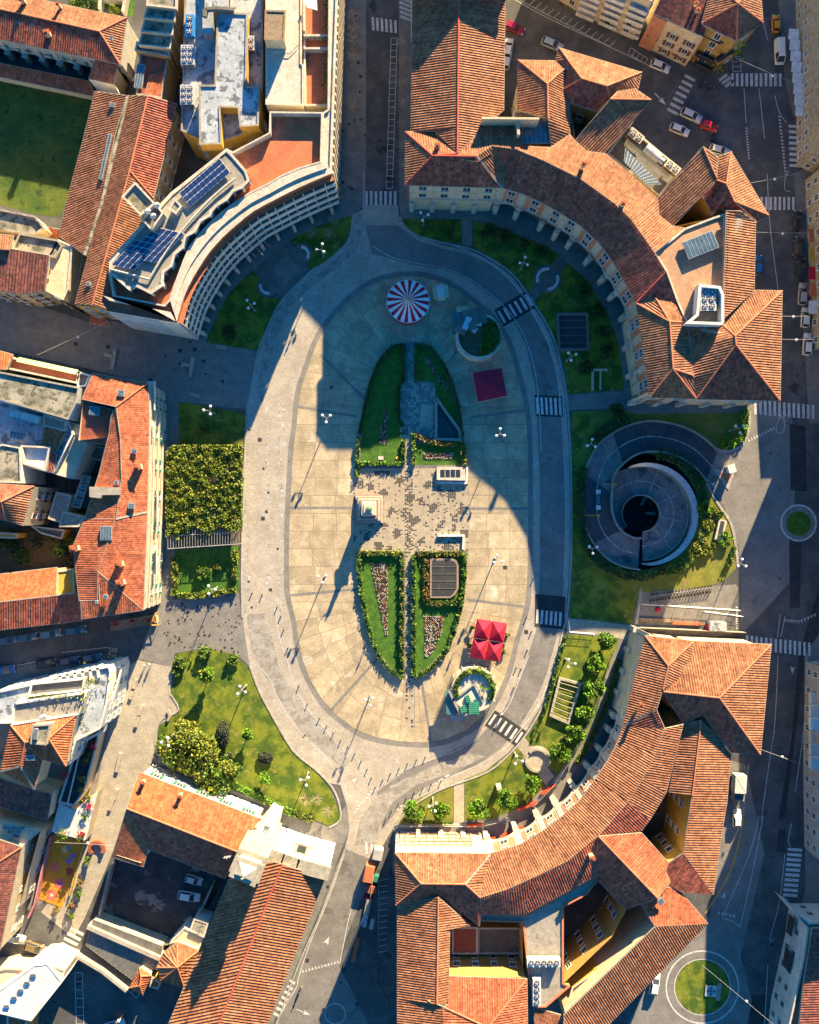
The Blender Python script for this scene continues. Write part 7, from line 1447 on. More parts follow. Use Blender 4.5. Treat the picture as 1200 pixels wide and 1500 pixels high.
# bollards
ORD = ['first', 'second', 'third', 'fourth', 'fifth', 'sixth', 'seventh', 'eighth', 'ninth', 'tenth', 'eleventh', 'twelfth', 'last']
def make_bollard():
    r = MB(); r.tube((0, 0, 0), (0, 0, .48), .13, .10, n=8); r.ball((0, 0, .5), .14, 8, 4); o = r.build('bollard', M['iron']); return o
b0_ = make_bollard(); bl = [(230+a/4, 800+b/4) for a, b in ((558,275),(617,285),(705,357),(727,410),(744,488),(768,597),(833,817),(883,922),(953,1008),(995,1052),(1035,1093),(1077,1138),(1118,1178))]; n1_ = len(bl)
bl += [(500+a/4, 1000+b/4) for a, b in ((40,375),(78,415),(117,458),(152,507),(177,556),(200,612),(243,570),(289,533),(339,503),(388,475),(441,453),(493,435))]; n2_ = len(bl)
bl += [(500+a/4, 1000+b/4) for a, b in ((585,575),(528,593),(478,617),(428,642),(380,674),(335,707),(295,750),(263,795))]; n3_ = len(bl)
bl += [(500+a/4, 760+b/4) for a, b in ((1138,30),(1124,350),(1085,577),(1115,660),(1090,770),(1053,880),(1025,872),(1010,988))]
for i, (x, y) in enumerate(bl):
    o = b0_ if i == 0 else b0_.copy(); 
    if i: C.objects.link(o)
    o.location = W(x, y, .03); s_ = 'lining the lower left ring road' if i < n1_ else 'on the triangular island below the plaza' if i < n2_ else 'by the small lower lawn' if i < n3_ else 'on the eastern plaza edge'
    k_ = i - (0 if i < n1_ else n1_ if i < n2_ else n2_ if i < n3_ else n3_)
    tag(o, 'short dark bollard ' + s_ + ', ' + ORD[k_], 'bollard', 'bollards ' + s_)
# ---------- hedges, flower beds, trees ----------
def hedge(pts, w, h, m, label, seed, dens=34, m2=None, name='hedge', step=.22):
    q_ = np.random.RandomState(seed); P = [W(*p) for p in pts]; out = []
    for a, b in zip(P, P[1:]):
        L = (b - a).length; n = int(L * dens * w); t = q_.uniform(0, 1, n); d = (b - a).normalized(); s_ = q_.uniform(-.5, .5, n) * w; x = a.x + (b.x - a.x) * t - d.y * s_; y = a.y + (b.y - a.y) * t + d.x * s_
        z = h * (.35 + .65 * np.sqrt(q_.uniform(0, 1, n))) * (1 + .18 * np.sin(x * 2.3 + y * 1.9)); out.append(np.stack([x, y, z + .03], 1))
    P_ = np.vstack(out); r = empty(name, P[len(P) // 2], label, 'hedge'); c_ = MB(); 
    for a, b in zip(P, P[1:]): d = (b - a); m_ = (a + b) / 2; c_.box((m_.x, m_.y, .02), (d.length, w * .7, h * .7), math.atan2(d.y, d.x))
    c_.build('stems', M['leaf_dark'], r)
    leaf_obj('foliage', P_ if m2 is None else P_[: len(P_) * 2 // 3], step, M[m], r)
    if m2: leaf_obj('foliage', P_[len(P_) * 2 // 3:], step, M[m2], r)
hedge([(526,811),(526,832),(530,870),(538,912),(550,950),(562,970),(576,985),(591,991)], 1.0, 1.0, 'leaf', 'curved clipped hedge around the lower left flower garden', 1)
hedge([(526,810),(591,810)], 1.1, 1.0, 'leaf_yel', 'straight hedge along the top of the lower left flower garden', 2); hedge([(589,812),(589,985)], 1.0, 1.0, 'leaf', 'long hedge left of the central path, with red tips', 3, m2='leaf_red'); hedge([(606,812),(606,988)], 1.0, 1.0, 'leaf', 'long hedge right of the central path', 4)
hedge([(681,812),(680,850),(675,890),(663,930),(650,957),(635,975),(620,985),(606,990)], 1.0, 1.0, 'leaf', 'curved clipped hedge around the lower right flower garden', 5)
hedge([(610,811),(680,811)], 1.1, .9, 'leaf_red', 'russet hedge above the barred light well', 6, m2='leaf_yel'); hedge([(624,818),(624,882),(648,884),(676,880)], 1.3, .8, 'leaf_red', 'russet planting around the rounded light well', 7, m2='leaf')
hedge([(524,700),(524,678),(525,640)], .9, 1.0, 'leaf', 'short hedge at the left edge of the upper garden', 8); hedge([(524,679),(590,679)], .9, .9, 'leaf_lime', 'hedge along the bottom of the upper left garden', 9); hedge([(591,678),(591,645)], .9, 1.0, 'leaf', 'short sunlit hedge left of the path in the upper garden', 10); hedge([(606,682),(606,635)], .9, 1.0, 'leaf_lime', 'short sunlit hedge right of the path in the upper garden', 11, m2='leaf_red')
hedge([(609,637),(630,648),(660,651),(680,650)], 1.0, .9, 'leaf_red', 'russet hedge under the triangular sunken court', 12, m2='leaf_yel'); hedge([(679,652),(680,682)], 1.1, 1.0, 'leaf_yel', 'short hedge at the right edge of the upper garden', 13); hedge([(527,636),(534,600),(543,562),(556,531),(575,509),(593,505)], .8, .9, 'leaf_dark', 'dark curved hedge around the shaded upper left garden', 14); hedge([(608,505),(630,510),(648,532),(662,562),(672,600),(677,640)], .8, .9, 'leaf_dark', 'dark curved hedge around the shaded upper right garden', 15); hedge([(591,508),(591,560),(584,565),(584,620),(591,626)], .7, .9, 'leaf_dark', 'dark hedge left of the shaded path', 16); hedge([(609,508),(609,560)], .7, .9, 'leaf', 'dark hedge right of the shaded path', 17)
hedge([(337,1146),(380,1166),(430,1190),(460,1200)], 1.5, 1.1, 'leaf_lime', 'bright clipped hedge along the bottom of the large lawn', 18, m2='leaf_yel'); hedge([(262,872),(290,872),(320,868),(347,864)], 1.3, 1.0, 'leaf_yel', 'yellow flowering hedge below the pergola lawn', 19); hedge([(257,815),(259,845),(257,872)], 1.4, 1.2, 'leaf_yel', 'loose yellow shrubs left of the pergola lawn', 20); hedge([(346,806),(345,850)], 1.2, 1.4, 'leaf_yel', 'loose shrubs right of the pergola lawn', 21)
hedge([(828,932),(818,965),(812,990),(803,1020),(795,1048)], .8, 1.0, 'leaf', 'thin row of shrubs between the road and the slatted light well', 22); hedge([(590,1201),(630,1203),(663,1206)], .9, .8, 'leaf_yel', 'low hedge below the small lower lawn', 23)
hedge([(1090,600),(1090,620),(1088,640),(1070,652)], 1.4, 1.1, 'leaf_lime', 'rounded hedge at the sunlit corner north of the ramp mouth', 24); hedge([(1063,830),(1072,812),(1075,800)], .9, 1.1, 'leaf', 'short shrub row on the right rim of the ramp lawn', 25)
arc = lambda c, r, t0, t1, n=16: [pxy(c, r, t0 + (t1 - t0) * i / n) for i in range(n + 1)]
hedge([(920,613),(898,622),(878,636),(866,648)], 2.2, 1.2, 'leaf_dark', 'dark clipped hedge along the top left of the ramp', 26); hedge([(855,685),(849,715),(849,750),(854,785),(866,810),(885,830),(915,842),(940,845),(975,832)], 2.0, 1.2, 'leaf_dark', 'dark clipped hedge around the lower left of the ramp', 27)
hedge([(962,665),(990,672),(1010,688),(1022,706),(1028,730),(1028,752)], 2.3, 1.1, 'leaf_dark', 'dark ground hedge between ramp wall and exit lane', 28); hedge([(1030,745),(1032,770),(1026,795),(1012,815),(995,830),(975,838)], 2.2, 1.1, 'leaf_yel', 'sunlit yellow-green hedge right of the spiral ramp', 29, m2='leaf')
hedge([(842,1118),(862,1088),(884,1040),(897,1000),(905,965)], 1.0, .9, 'leaf', 'hedge along the walkway in front of the south palace arches', 30)
def bed(pts, label, seed, sx=3.3, sy=3.2, cols=None):
    r = MB(); q_ = np.random.RandomState(seed); xs = [p[0] for p in pts]; ys_ = [p[1] for p in pts]; X = min(xs); k = 0
    while X < max(xs):
        Y = min(ys_) + (k % 2) * sy / 2
        while Y < max(ys_):
            if in_poly(X, Y, pts): p = W(X + q_.uniform(-.2, .2), Y + q_.uniform(-.3, .3)); r.ball((p.x, p.y, .16), .10 + .03 * q_.rand(), 5, 3, mi=int(q_.choice([0, 0, 0, 1, 2, 3, 4, 4, 4])))
            Y += sy
        X += sx / 2; k += 1
    o = r.build('flower_bed', [M['white_canvas'], M['yellow'], M['pinkwall'], solid('purple_flower', (.2, .03, .15), .8), M['leaf_dark']]); tag(o, label, 'flower bed', kind='stuff')
    bs = MB(); P = ccw([Vector((*W(*p).xy, .034)) for p in pts]); bs.poly(P); tag(bs.build('bed_soil', M['soil']), kind='structure')
bed([(543,825),(568,825),(568,930),(565,932)], 'long wedge of white and red flowers in the lower left garden', 1); bed([(621,903),(650,903),(648,925),(640,945),(631,960),(622,965)], 'four-sided bed of mixed flowers in the lower right garden', 2); bed([(621,664),(663,664),(663,673),(621,673)], 'small rectangular flower bed in the upper garden strip', 3, 3.2); bed([(567,588),(568,652),(553,650)], 'shaded wedge of flowers in the upper left garden', 4, 4, 4); bed([(620,525),(628,522),(659,575),(656,578)], 'shaded diagonal flower strip in the upper right garden', 5, 4, 4)
def tree(x, y, r, h, m, label, seed, name='garden_tree', n=1100, group=None, cat='tree', m2=None, trunk=True, size=.24, zb=None):
    p = W(x, y, h * .75); o = empty(name, (p.x, p.y, 0), label, cat, group); zb = h * .4 if zb is None else zb
    if trunk:
        t_ = MB(); t_.tube((p.x, p.y, 0), (p.x, p.y, h * .5), .04 * r + .07, .05, n=7); q_ = random.Random(seed)
        for k in range(7): a = k * .9 + q_.random(); e = (p.x + r * .6 * math.cos(a), p.y + r * .6 * math.sin(a), h * q_.uniform(.6, .85)); t_.tube((p.x, p.y, h * q_.uniform(.25, .45)), e, .05, .02, n=5)
        t_.build('trunk', M['bark'], o)
    leaf_obj('crown', clump_points(p.x, p.y, zb, h, r, n, seed, 14), size, M[m], o)
    if m2: leaf_obj('crown', clump_points(p.x, p.y, zb, h, r, n // 2, seed + 50, 10), size, M[m2], o)
for i, (x, y, d) in enumerate(((889,940,'nearest the zebra crossing, topmost of the row'), (876,972,'second from the top of the row by the south palace'), (872,1010,'right of the upper part of the slatted light well'), (857,1044,'right of the foot of the slatted light well'), (842,1076,'between the light well and the bench circle'), (821,1105,'right of the round bench circle'), (779,1147,'below the round bench circle'), (743,1171,'on the lawn beside the stone block'), (702,1187,'just right of the concrete garden path'), (645,1189,'just left of the concrete garden path'), (606,1187,'leftmost on the small lower lawn'))):
    tree(x, y, 1.75 + .15 * (i % 3), 3.4, 'leaf_lime', 'round lime-green citrus tree ' + d, 60 + i, group='citrus trees in the south-east gardens', m2='leaf', name='citrus_tree')
tree(272,1098,5.6,6.0,'leaf_yel','largest round olive-green shrub tree on the large lower-left lawn',80,n=3800,m2='leaf',name='broad_tree',size=.3,zb=.8); tree(311,1130,4.8,5.5,'leaf_yel','broad yellow-green tree overhanging the white wall, right of the largest one',81,n=3000,m2='leaf',name='broad_tree',size=.3,zb=.8)
tree(304,990,1.4,4.8,'leaf_lime','small round tree near the top of the large lawn',82,group=None,m2='leaf_yel'); tree(362,1077,1.2,4.0,'leaf_lime','small round tree right of the tall dark bush on the large lawn',83); tree(387,1140,1.3,3.0,'leaf_lime','thin yellowish young tree near the bright clipped hedge',84,n=350)
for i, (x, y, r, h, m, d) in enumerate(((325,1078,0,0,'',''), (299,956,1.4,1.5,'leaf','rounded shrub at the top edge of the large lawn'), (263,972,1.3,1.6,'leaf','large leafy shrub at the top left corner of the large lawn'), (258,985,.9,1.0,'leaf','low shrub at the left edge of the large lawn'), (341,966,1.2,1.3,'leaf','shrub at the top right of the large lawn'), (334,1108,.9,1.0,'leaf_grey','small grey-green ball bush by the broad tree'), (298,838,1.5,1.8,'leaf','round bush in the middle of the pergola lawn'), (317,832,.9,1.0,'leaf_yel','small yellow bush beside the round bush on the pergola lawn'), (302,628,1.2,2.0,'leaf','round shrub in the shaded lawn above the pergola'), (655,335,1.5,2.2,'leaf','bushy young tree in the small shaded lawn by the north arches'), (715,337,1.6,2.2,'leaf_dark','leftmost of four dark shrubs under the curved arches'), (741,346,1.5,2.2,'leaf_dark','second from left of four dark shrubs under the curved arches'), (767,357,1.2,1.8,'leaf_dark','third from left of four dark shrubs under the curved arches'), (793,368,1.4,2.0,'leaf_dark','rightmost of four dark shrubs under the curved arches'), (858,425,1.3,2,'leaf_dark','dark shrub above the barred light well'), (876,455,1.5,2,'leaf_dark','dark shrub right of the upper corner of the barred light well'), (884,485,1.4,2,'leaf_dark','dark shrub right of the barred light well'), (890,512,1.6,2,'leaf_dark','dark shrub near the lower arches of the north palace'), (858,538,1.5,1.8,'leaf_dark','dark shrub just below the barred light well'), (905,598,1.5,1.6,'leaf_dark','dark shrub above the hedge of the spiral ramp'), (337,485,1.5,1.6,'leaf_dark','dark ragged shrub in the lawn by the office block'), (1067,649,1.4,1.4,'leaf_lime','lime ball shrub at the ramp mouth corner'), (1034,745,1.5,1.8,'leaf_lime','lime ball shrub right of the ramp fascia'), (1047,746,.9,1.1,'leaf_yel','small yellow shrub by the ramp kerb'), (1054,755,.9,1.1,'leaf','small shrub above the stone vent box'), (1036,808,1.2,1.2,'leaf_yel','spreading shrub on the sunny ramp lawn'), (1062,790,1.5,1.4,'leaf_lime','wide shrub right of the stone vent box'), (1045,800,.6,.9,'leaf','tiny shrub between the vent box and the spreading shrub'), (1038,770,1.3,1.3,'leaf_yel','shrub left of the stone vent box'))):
    if i: tree(x, y, r, h, m, d, 100 + i, n=420 if r < 1 else 700, name='shrub', cat='shrub', trunk=True, zb=.15, size=.2)
def ell_bush(c, rx, ry, rz, h, label, seed):
    q_ = np.random.RandomState(seed); n = 1500; t = q_.uniform(0, 2 * math.pi, n); u = np.sqrt(q_.uniform(0, 1, n)); a = u * rx * np.cos(t); b = u * ry * np.sin(t); p = W(*c, h); z = h * np.sqrt(np.maximum(0, 1 - .75 * u ** 2)) * q_.uniform(.8, 1.05, n); x = p.x + a * math.cos(rz) - b * math.sin(rz); y = p.y + a * math.sin(rz) + b * math.cos(rz)
    o = empty('clipped_bush', (p.x, p.y, 0), label, 'bush'); m1 = MB(); m1.ball((p.x, p.y, 0), min(rx, ry) * .9, 10, 6, sz=h / min(rx, ry)); m1.build('stems', M['leaf_dark'], o); leaf_obj('foliage', np.stack([x, y, z], 1), .17, M['leaf_grey'], o)
ell_bush((325,1078), 1.45, 2.9, -.05, 1.9, 'tall dark oval clipped bush standing on the large lawn', 1); ell_bush((388,1111), 1.55, 1.2, -.15, 1.2, 'dark rounded-square clipped bush on the large lawn', 2)
# bare trees
def bare(x, y, h, label, seed, r=1.6, group='bare winter trees'):
    p = W(x, y, h * .6); q_ = random.Random(seed); o = empty('bare_tree', (p.x, p.y, 0), label, 'tree', group); m1 = MB(); m1.tube((p.x, p.y, 0), (p.x, p.y, h * .5), .11, .07, n=6); m1.build('trunk', M['twig'], o); m1 = MB()
    for k in range(13):
        a = k * 2.4; c_ = Vector((p.x, p.y, h * q_.uniform(.35, .55))); e = c_ + Vector((math.cos(a), math.sin(a), .7)) * r * q_.uniform(.5, .9); m1.tube(c_, e, .045, .02, n=4)
        for j in range(4): b = a + q_.uniform(-.8, .8); s_ = c_.lerp(e, q_.uniform(.3, .9)); m1.tube(s_, s_ + Vector((math.cos(b), math.sin(b), .6)) * r * .4, .02, .008, n=3)
    m1.build('branch', M['twig'], o)
for i, (x, y, d) in enumerate(((445,1170,'leftmost bare tree beside the bright hedge tip'), (464,1170,'pale bare tree between its two neighbours at the lawn tip'), (480,1188,'bare tree nearest the road at the lawn tip'), (482,343,'leafless tree in the shaded lawn right of the office square'), (489,322,'leafless tree closest to the office block corner'), (458,340,'thin leafless tree at the foot of the office facade'))): bare(x, y, 3.6, d, i)
for i, y in enumerate((20, 40, 55, 80, 155, 195, 228, 268)): bare(517, y, 5.5, 'leafless street tree on the left pavement of the top street, %s from the top' % ['first', 'second', 'third', 'fourth', 'fifth', 'sixth', 'seventh', 'eighth'][i], 20 + i, 1.5, 'street trees on the left pavement')
for i, y in enumerate((60, 90, 120, 150, 182, 215, 240)): bare(589, y, 4.5, 'leafless street tree on the right pavement beside the palace wing, %s from the top' % ['first', 'second', 'third', 'fourth', 'fifth', 'sixth', 'seventh'][i], 40 + i, 1.2, 'street trees on the right pavement')
# overgrown garden and the convent garden
q_ = np.random.RandomState(9)
for i, (x, y, r, m, d) in enumerate(((12,790,2.2,'leaf_dark','dark shrub at the left of the overgrown garden'), (58,785,2.4,'leaf_grey','grey-brown shrub along the top of the overgrown garden'), (88,800,2.6,'leaf','largest green shrub at the right of the overgrown garden'), (28,815,1.8,'leaf_dark','dark shrub near the lean-to roofs of the overgrown garden'), (96,822,1.8,'leaf_grey','greyish shrub beside the orange roof gutter'), (110,5,2.2,'leaf','green bush in the convent garden, left'), (130,6,2.4,'leaf_dark','dark green bush in the convent garden, right'), (168,12,1.1,'leaf_yel','small bush in the walled convent plot'))): tree(x, y, r, 2.8, m, d, 130 + i, n=800, name='shrub', cat='shrub', zb=.2)
gw = MB(); 
for ln in ([(153,-10),(150,20)], [(153,3),(187,6)], [(190,-10),(184,24)]):
    P = [W(*p) for p in ln]
    for a, b in zip(P, P[1:]): d = (b - a).normalized(); nn = Vector((-d.y, d.x, 0)) * .3; gw.prism([a - nn, b - nn, b + nn, a + nn], 0, 2)
tag(gw.build('garden_wall', M['travertine']), 'low pale walls dividing the small convent garden plots', 'wall')
# ---------- pergola with climbing plant ----------
pg_ = empty('pergola', W(300, 730), 'large steel pergola grid west of the oval road, mostly hidden by a climbing plant', 'pergola'); m1 = MB()
cor = [(245,655),(354,655),(350,797),(246,804)]
A, B_, C_, D_ = [W(*p, 3.0) for p in cor]
for i in range(27): t = i / 26; m1.tube(A.lerp(B_, t), D_.lerp(C_, t), .05, n=4)
for i in range(9): t = i / 8; m1.tube(A.lerp(D_, t) - Vector((0, 0, .12)), B_.lerp(C_, t) - Vector((0, 0, .12)), .07, n=4)
m1.build('beams', M['steel'], pg_)
for u in (0, .33, .66, 1):
    for v in (0, .25, .5, .75, 1): p = A.lerp(B_, u).lerp(D_.lerp(C_, u), v); m1 = MB(); m1.tube((p.x, p.y, 0), p, .08, n=6); m1.build('post', M['steel'], pg_)
q_ = np.random.RandomState(11); n = 30000; X = q_.uniform(243, 355, n * 2); Y = q_.uniform(652, 792, n * 2)
cc = q_.uniform(0, 1, (230, 5)); cc[:, 0] = 243 + 112 * cc[:, 0]; cc[:, 1] = 652 + 138 * cc[:, 1]; cc[:, 2] = 3 + 5 * cc[:, 2]
dens = np.zeros(len(X)); bumpz = np.zeros(len(X))
for c5 in cc: w5 = np.exp(-(((X - c5[0]) ** 2 + (Y - c5[1]) ** 2) / c5[2] ** 2)); dens = np.maximum(dens, w5 * (.6 + .4 * c5[3])); bumpz = np.maximum(bumpz, w5 * c5[4])
hole = ((X - 313) ** 2 / 60 + (Y - 706) ** 2 / 50 < 1) | ((X - 290) ** 2 / 18 + (Y - 718) ** 2 / 14 < 1) | ((X - 312) ** 2 / 60 + (Y - 748) ** 2 / 50 < 1) | ((X - 281) ** 2 / 20 + (Y - 741) ** 2 / 20 < 1)
edge = 778 + 6 * np.sin(X * .17) + 12 * (X < 262) - 4 * (X > 330); keep = (Y < edge) & (~hole | (q_.rand(n * 2) < .12)) & (q_.rand(n * 2) < .35 + .65 * dens)
cornr = ~(((X < 252) & (Y < 668) & ((X - 252) ** 2 + (Y - 668) ** 2 > 120))); keep &= cornr; X = X[keep][:n]; Y = Y[keep][:n]; Z = 3.0 + .8 * bumpz[keep][:n] + q_.uniform(-.5, .3, len(X)); k = S * (1 - Z / CAMH)
pts = np.stack([(X - 600) * k, (750 - Y) * k, Z], 1); h2 = q_.rand(len(pts)) < .72
tag(leaf_obj('climbing_plant', pts[h2], .25, M['leaf_yel']), 'dense yellow-green climbing plant spread over the steel pergola', 'climbing plant'); tag(leaf_obj('climbing_plant', pts[~h2], .24, M['leaf']), 'darker green shoots mixed through the climber on the pergola', 'climbing plant')
# ---------- vehicles ----------
def car_mesh(length=4.3, w=1.75, h=1.5, van=False):
    prof = [(-.5, .30), (-.5, .62), (-.47, .80), (-.30, .98 if not van else 1.15), (.14, .98), (.34, .90), (.48, .72), (.5, .45), (.5, .30)]
    body = MB(); L = length; secs = []
    rows = ([(-.50, .35, .70, .86), (-.46, .28, .88, .96), (-.30, .26, .95, 1.0), (0, .26, .95, 1.0), (.22, .26, .93, 1.0), (.40, .27, .82, .97), (.47, .30, .70, .90), (.50, .36, .58, .78)])
    for x, z0, z1, ww in rows:
        hw = w / 2 * ww; secs.append([(x * L, -hw, z0), (x * L, -hw * 1.0, (z0 + z1) / 2 + .05), (x * L, -hw * .90, z1), (x * L, 0, z1 + .04), (x * L, hw * .90, z1), (x * L, hw, (z0 + z1) / 2 + .05), (x * L, hw, z0)])
    for a, b in zip(secs, secs[1:]):
        for i in range(6): body.poly([a[i], b[i], b[i + 1], a[i + 1]])
        body.poly([a[6], b[6], b[0], a[0]])
    body.poly(secs[0]); body.poly(secs[-1][::-1])
    cab = MB(); glass = MB(); roof = MB(); x0, x1, x2, x3 = ((-.47, -.44, .30, .42) if van else (-.46, -.36, .06, .25)); hb, ht = w / 2 * .88, w / 2 * .72; zb = .96; zt = h
    Bq = [(x0 * L, -hb, zb), (x3 * L, -hb, zb - .03), (x3 * L, hb, zb - .03), (x0 * L, hb, zb)]; T = [(x1 * L, -ht, zt), (x2 * L, -ht, zt), (x2 * L, ht, zt), (x1 * L, ht, zt)]
    for i in range(4): glass.poly([Bq[i], Bq[(i + 1) % 4], T[(i + 1) % 4], T[i]])
    cx = (x1 + x2) / 2 * L
    tt = [(cx + (p[0] - cx) * 1.0, p[1] * 1.0, p[2]) for p in T]; roof.poly([(p[0], p[1], p[2] + .06) for p in [(cx + (q[0] - cx) * .92, q[1] * .9, q[2]) for q in tt]])
    tin = [(cx + (q[0] - cx) * .92, q[1] * .9, q[2] + .06) for q in tt]
    for i in range(4): roof.poly([tt[i], tt[(i + 1) % 4], tin[(i + 1) % 4], tin[i]])
    for i in range(4): roof.tube(Bq[i], T[i], .05, n=4)
    if van:
        for s_ in (-1, 1): roof.poly([(x0 * L, s_ * hb * 1.01, zb), (.1 * L, s_ * hb * 1.01, zb), (.1 * L, s_ * ht * 1.01, zt), (x1 * L, s_ * ht * 1.01, zt)])
    return body, glass, roof
CAR = {}
def make_car(kind, paint, label, group=None):
    r = empty('parked_car' if kind != 'van' else 'parked_van', (0, 0, 0), label, 'car' if kind != 'van' else 'van', group); WLOC[r.name] = (0, 0, 0)
    if kind not in CAR:
        b, g, t_ = car_mesh(*{'car': (4.2, 1.75, 1.48), 'wagon': (4.6, 1.8, 1.52), 'van': (5.2, 1.95, 2.1), 'small': (3.6, 1.65, 1.5)}[kind], van=kind == 'van'); L = {'car': 4.2, 'wagon': 4.6, 'van': 5.2, 'small': 3.6}[kind]; w = {'car': 1.75, 'wagon': 1.8, 'van': 1.95, 'small': 1.65}[kind]
        P = {}
        for nm, mb in (('body', b), ('glass', g), ('car_roof', t_)): o = mb.build(nm, [M['alu']], r, smooth=(nm == 'body')); o.parent = None; P[nm] = o.data; bpy.data.objects.remove(o)
        wh_ = MB(); wh_.tube((0, -.11, 0), (0, .11, 0), .32, n=14, mi=0); wh_.tube((0, -.12, 0), (0, .12, 0), .17, n=8, mi=1); o = wh_.build('wheel', [M['rubber'], M['alu']], r); P['wheel'] = o.data; bpy.data.objects.remove(o)
        hl = MB(); hl.box((0, 0, 0), (.12, .36, .16)); o = hl.build('headlight', [M['globe']], r); P['headlight'] = o.data; bpy.data.objects.remove(o)
        mr = MB(); mr.box((0, 0, 0), (.12, .22, .14)); o = mr.build('mirror', [M['iron']], r); P['mirror'] = o.data; bpy.data.objects.remove(o)
        CAR[kind] = (P, L, w)
    P, L, w = CAR[kind]
    def add(nm, me, m=None, loc=(0, 0, 0)):
        d = me
        if m is not None: 
            d = me.copy(); d.materials[0] = m
        o = bpy.data.objects.new(nm, d); C.objects.link(o); o.parent = r; o.location = loc; return o
    add('body', P['body'], paint); add('glass', P['glass'], M['glass']); add('car_roof', P['car_roof'], paint)
    for sx in (-1, 1):
        for sy in (-1, 1): add('wheel', P['wheel'], None, (sx * L * .31, sy * (w / 2 - .08), .32))
    for sy in (-1, 1): add('headlight', P['headlight'], None, (L * .485, sy * w * .33, .56)); add('mirror', P['mirror'], None, (L * .2, sy * (w / 2 + .08), .92)); add('tail_light', P['headlight'], solid('tail_red', (.35, .01, .01), .3), (-L * .49, sy * w * .36, .66))
    return r
pt_ = lambda n, c, r=.25: solid('paint_' + n, c, r, .6)
cars = [((13,937),8,'wagon','grey-blue','estate car parked nearest the left edge, upper row of the shaded street',(.07,.12,.18)), ((41,933),8,'car','dark blue','car second from the left in the upper row of the shaded street',(.05,.11,.19)), ((75,928),8,'wagon','blue-grey','car third from the left in the upper row of the shaded street',(.08,.17,.25)), ((112,923),8,'wagon','deep blue','car parked inside the outlined bay below the brown roof',(.04,.12,.2)), ((70,971),8,'car','near-black','car leftmost of three in the lower row of the shaded street',(.02,.035,.05)), ((103,967),8,'car','navy','car in the middle of three in the lower row',(.04,.09,.15)), ((136,963),8,'car','dark teal','car nearest the painted word in the lower row',(.03,.12,.16)), ((8,981),8,'wagon','bright blue','vehicle at the left edge behind the lower row',(.03,.13,.32)),
 ((753,43),-25,'car','magenta red','car beside the palace wing in the shaded north street',(.30,.01,.06)), ((808,67),-22,'wagon','pale blue','car parked behind the hipped pavilions',(.35,.42,.5)), ((966,99),-22,'car','white','car on the north street opposite the awnings',(.7,.7,.7)), ((1011,171),-25,'wagon','light silver','estate waiting next to the red car',(.55,.57,.6)), ((1037,186),-20,'small','bright red','small car in the sunny patch of the junction',(.6,.01,.02)), ((994,192),-22,'car','white','car standing in the walled yard below the junction',(.68,.68,.7)), ((1052,222),-15,'car','cream','car half hidden between the yard wall and the pavilion roof',(.6,.58,.52)), ((1135,37),89,'small','orange','taxi-like small car in the top right street',(.75,.28,.02)),
 ((1194,243),12,'car','silver','car coming out at the right edge by the zebra crossing',(.5,.52,.55)), ((1166,325),86,'car','black','car topmost in the line parked along the right street',(.02,.02,.025)), ((1168,364),86,'wagon','dark grey','car second in the line along the right street',(.05,.05,.055)), ((1171,396),86,'wagon','graphite','car third in the line along the right street',(.03,.035,.04)), ((1174,432),86,'wagon','silver-grey','car fourth in the line along the right street',(.42,.41,.42)), ((1178,466),86,'car','white','car fifth in the line along the right street',(.7,.7,.7)), ((1181,505),86,'wagon','white','car last in the line along the right street',(.72,.72,.72)),
 ((958,1439),80,'wagon','white','car half under the long eave beside the green roundabout',(.72,.72,.72)), ((285,1287),-18,'small','silver','car upper of two in the dark yard',(.5,.54,.58)), ((278,1311),-10,'wagon','white','car lower of two in the dark yard',(.66,.66,.68)), ((23,1372),-14,'wagon','silver-blue','car parked in the shade at the lower left corner',(.45,.5,.55)), ((53,1386),-18,'wagon','dark gold','shiny car in the sunny bay at the lower left corner',(.16,.11,.05)), ((170,1499),15,'car','bright silver','car at the bottom edge below the parking bays',(.55,.58,.6)), ((744,73),80,'car','white','car half under the wing roof, upper of two',(.66,.66,.68)), ((742,90),80,'car','pale grey','car half under the wing roof, lower of two',(.5,.52,.55)), ((1078,1197),88,'small','white','car with red panels behind the flatbed truck',(.7,.7,.7)), ((1109,390),88,'car','blue','car hidden under the palace eave on the right street',(.02,.12,.3))]
for (x, y), a, k, cn, d, rgb in cars:
    c_ = make_car(k, pt_(cn.replace(' ', '_'), rgb), cn + ' ' + d, None); c_.location = W(x, y, .03); c_.rotation_euler = (0, 0, math.radians(a))
v_ = make_car('van', pt_('white_van', (.75, .74, .7)), 'white delivery van in the top right street', None); v_.location = W(1140, 78, .03); v_.rotation_euler = (0, 0, math.radians(-88)); v_['category'] = 'van'
tk = empty('parked_truck', W(1078, 1150), 'white box truck with pale green bonnet parked under the eave of the south palace', 'truck'); tk.rotation_euler = (0, 0, math.radians(-3)); WLOC[tk.name] = (0, 0, 0)
m1 = MB(); m1.box((0, .9, .6), (2.3, 3.6, 2.3)); m1.build('cargo_box', M['whitewall'], tk); m1 = MB(); m1.box((0, -1.8, .5), (2.2, 1.6, 1.7)); m1.build('cab', M['pave_lt'], tk); m1 = MB(); m1.box((0, -1.75, 2.2), (1.8, 1.1, .1)); m1.build('glass', M['glass'], tk); m1 = MB(); m1.box((0, 0, .35), (2.0, 5.2, .3)); m1.build('chassis', M['iron'], tk)
for sx in (-1, 1):
    for yy in (-1.6, 1.6): m1 = MB(); m1.tube((sx * 1.0, yy, .4), (sx * 1.2, yy, .4), .4, n=12); m1.build('wheel', M['rubber'], tk)
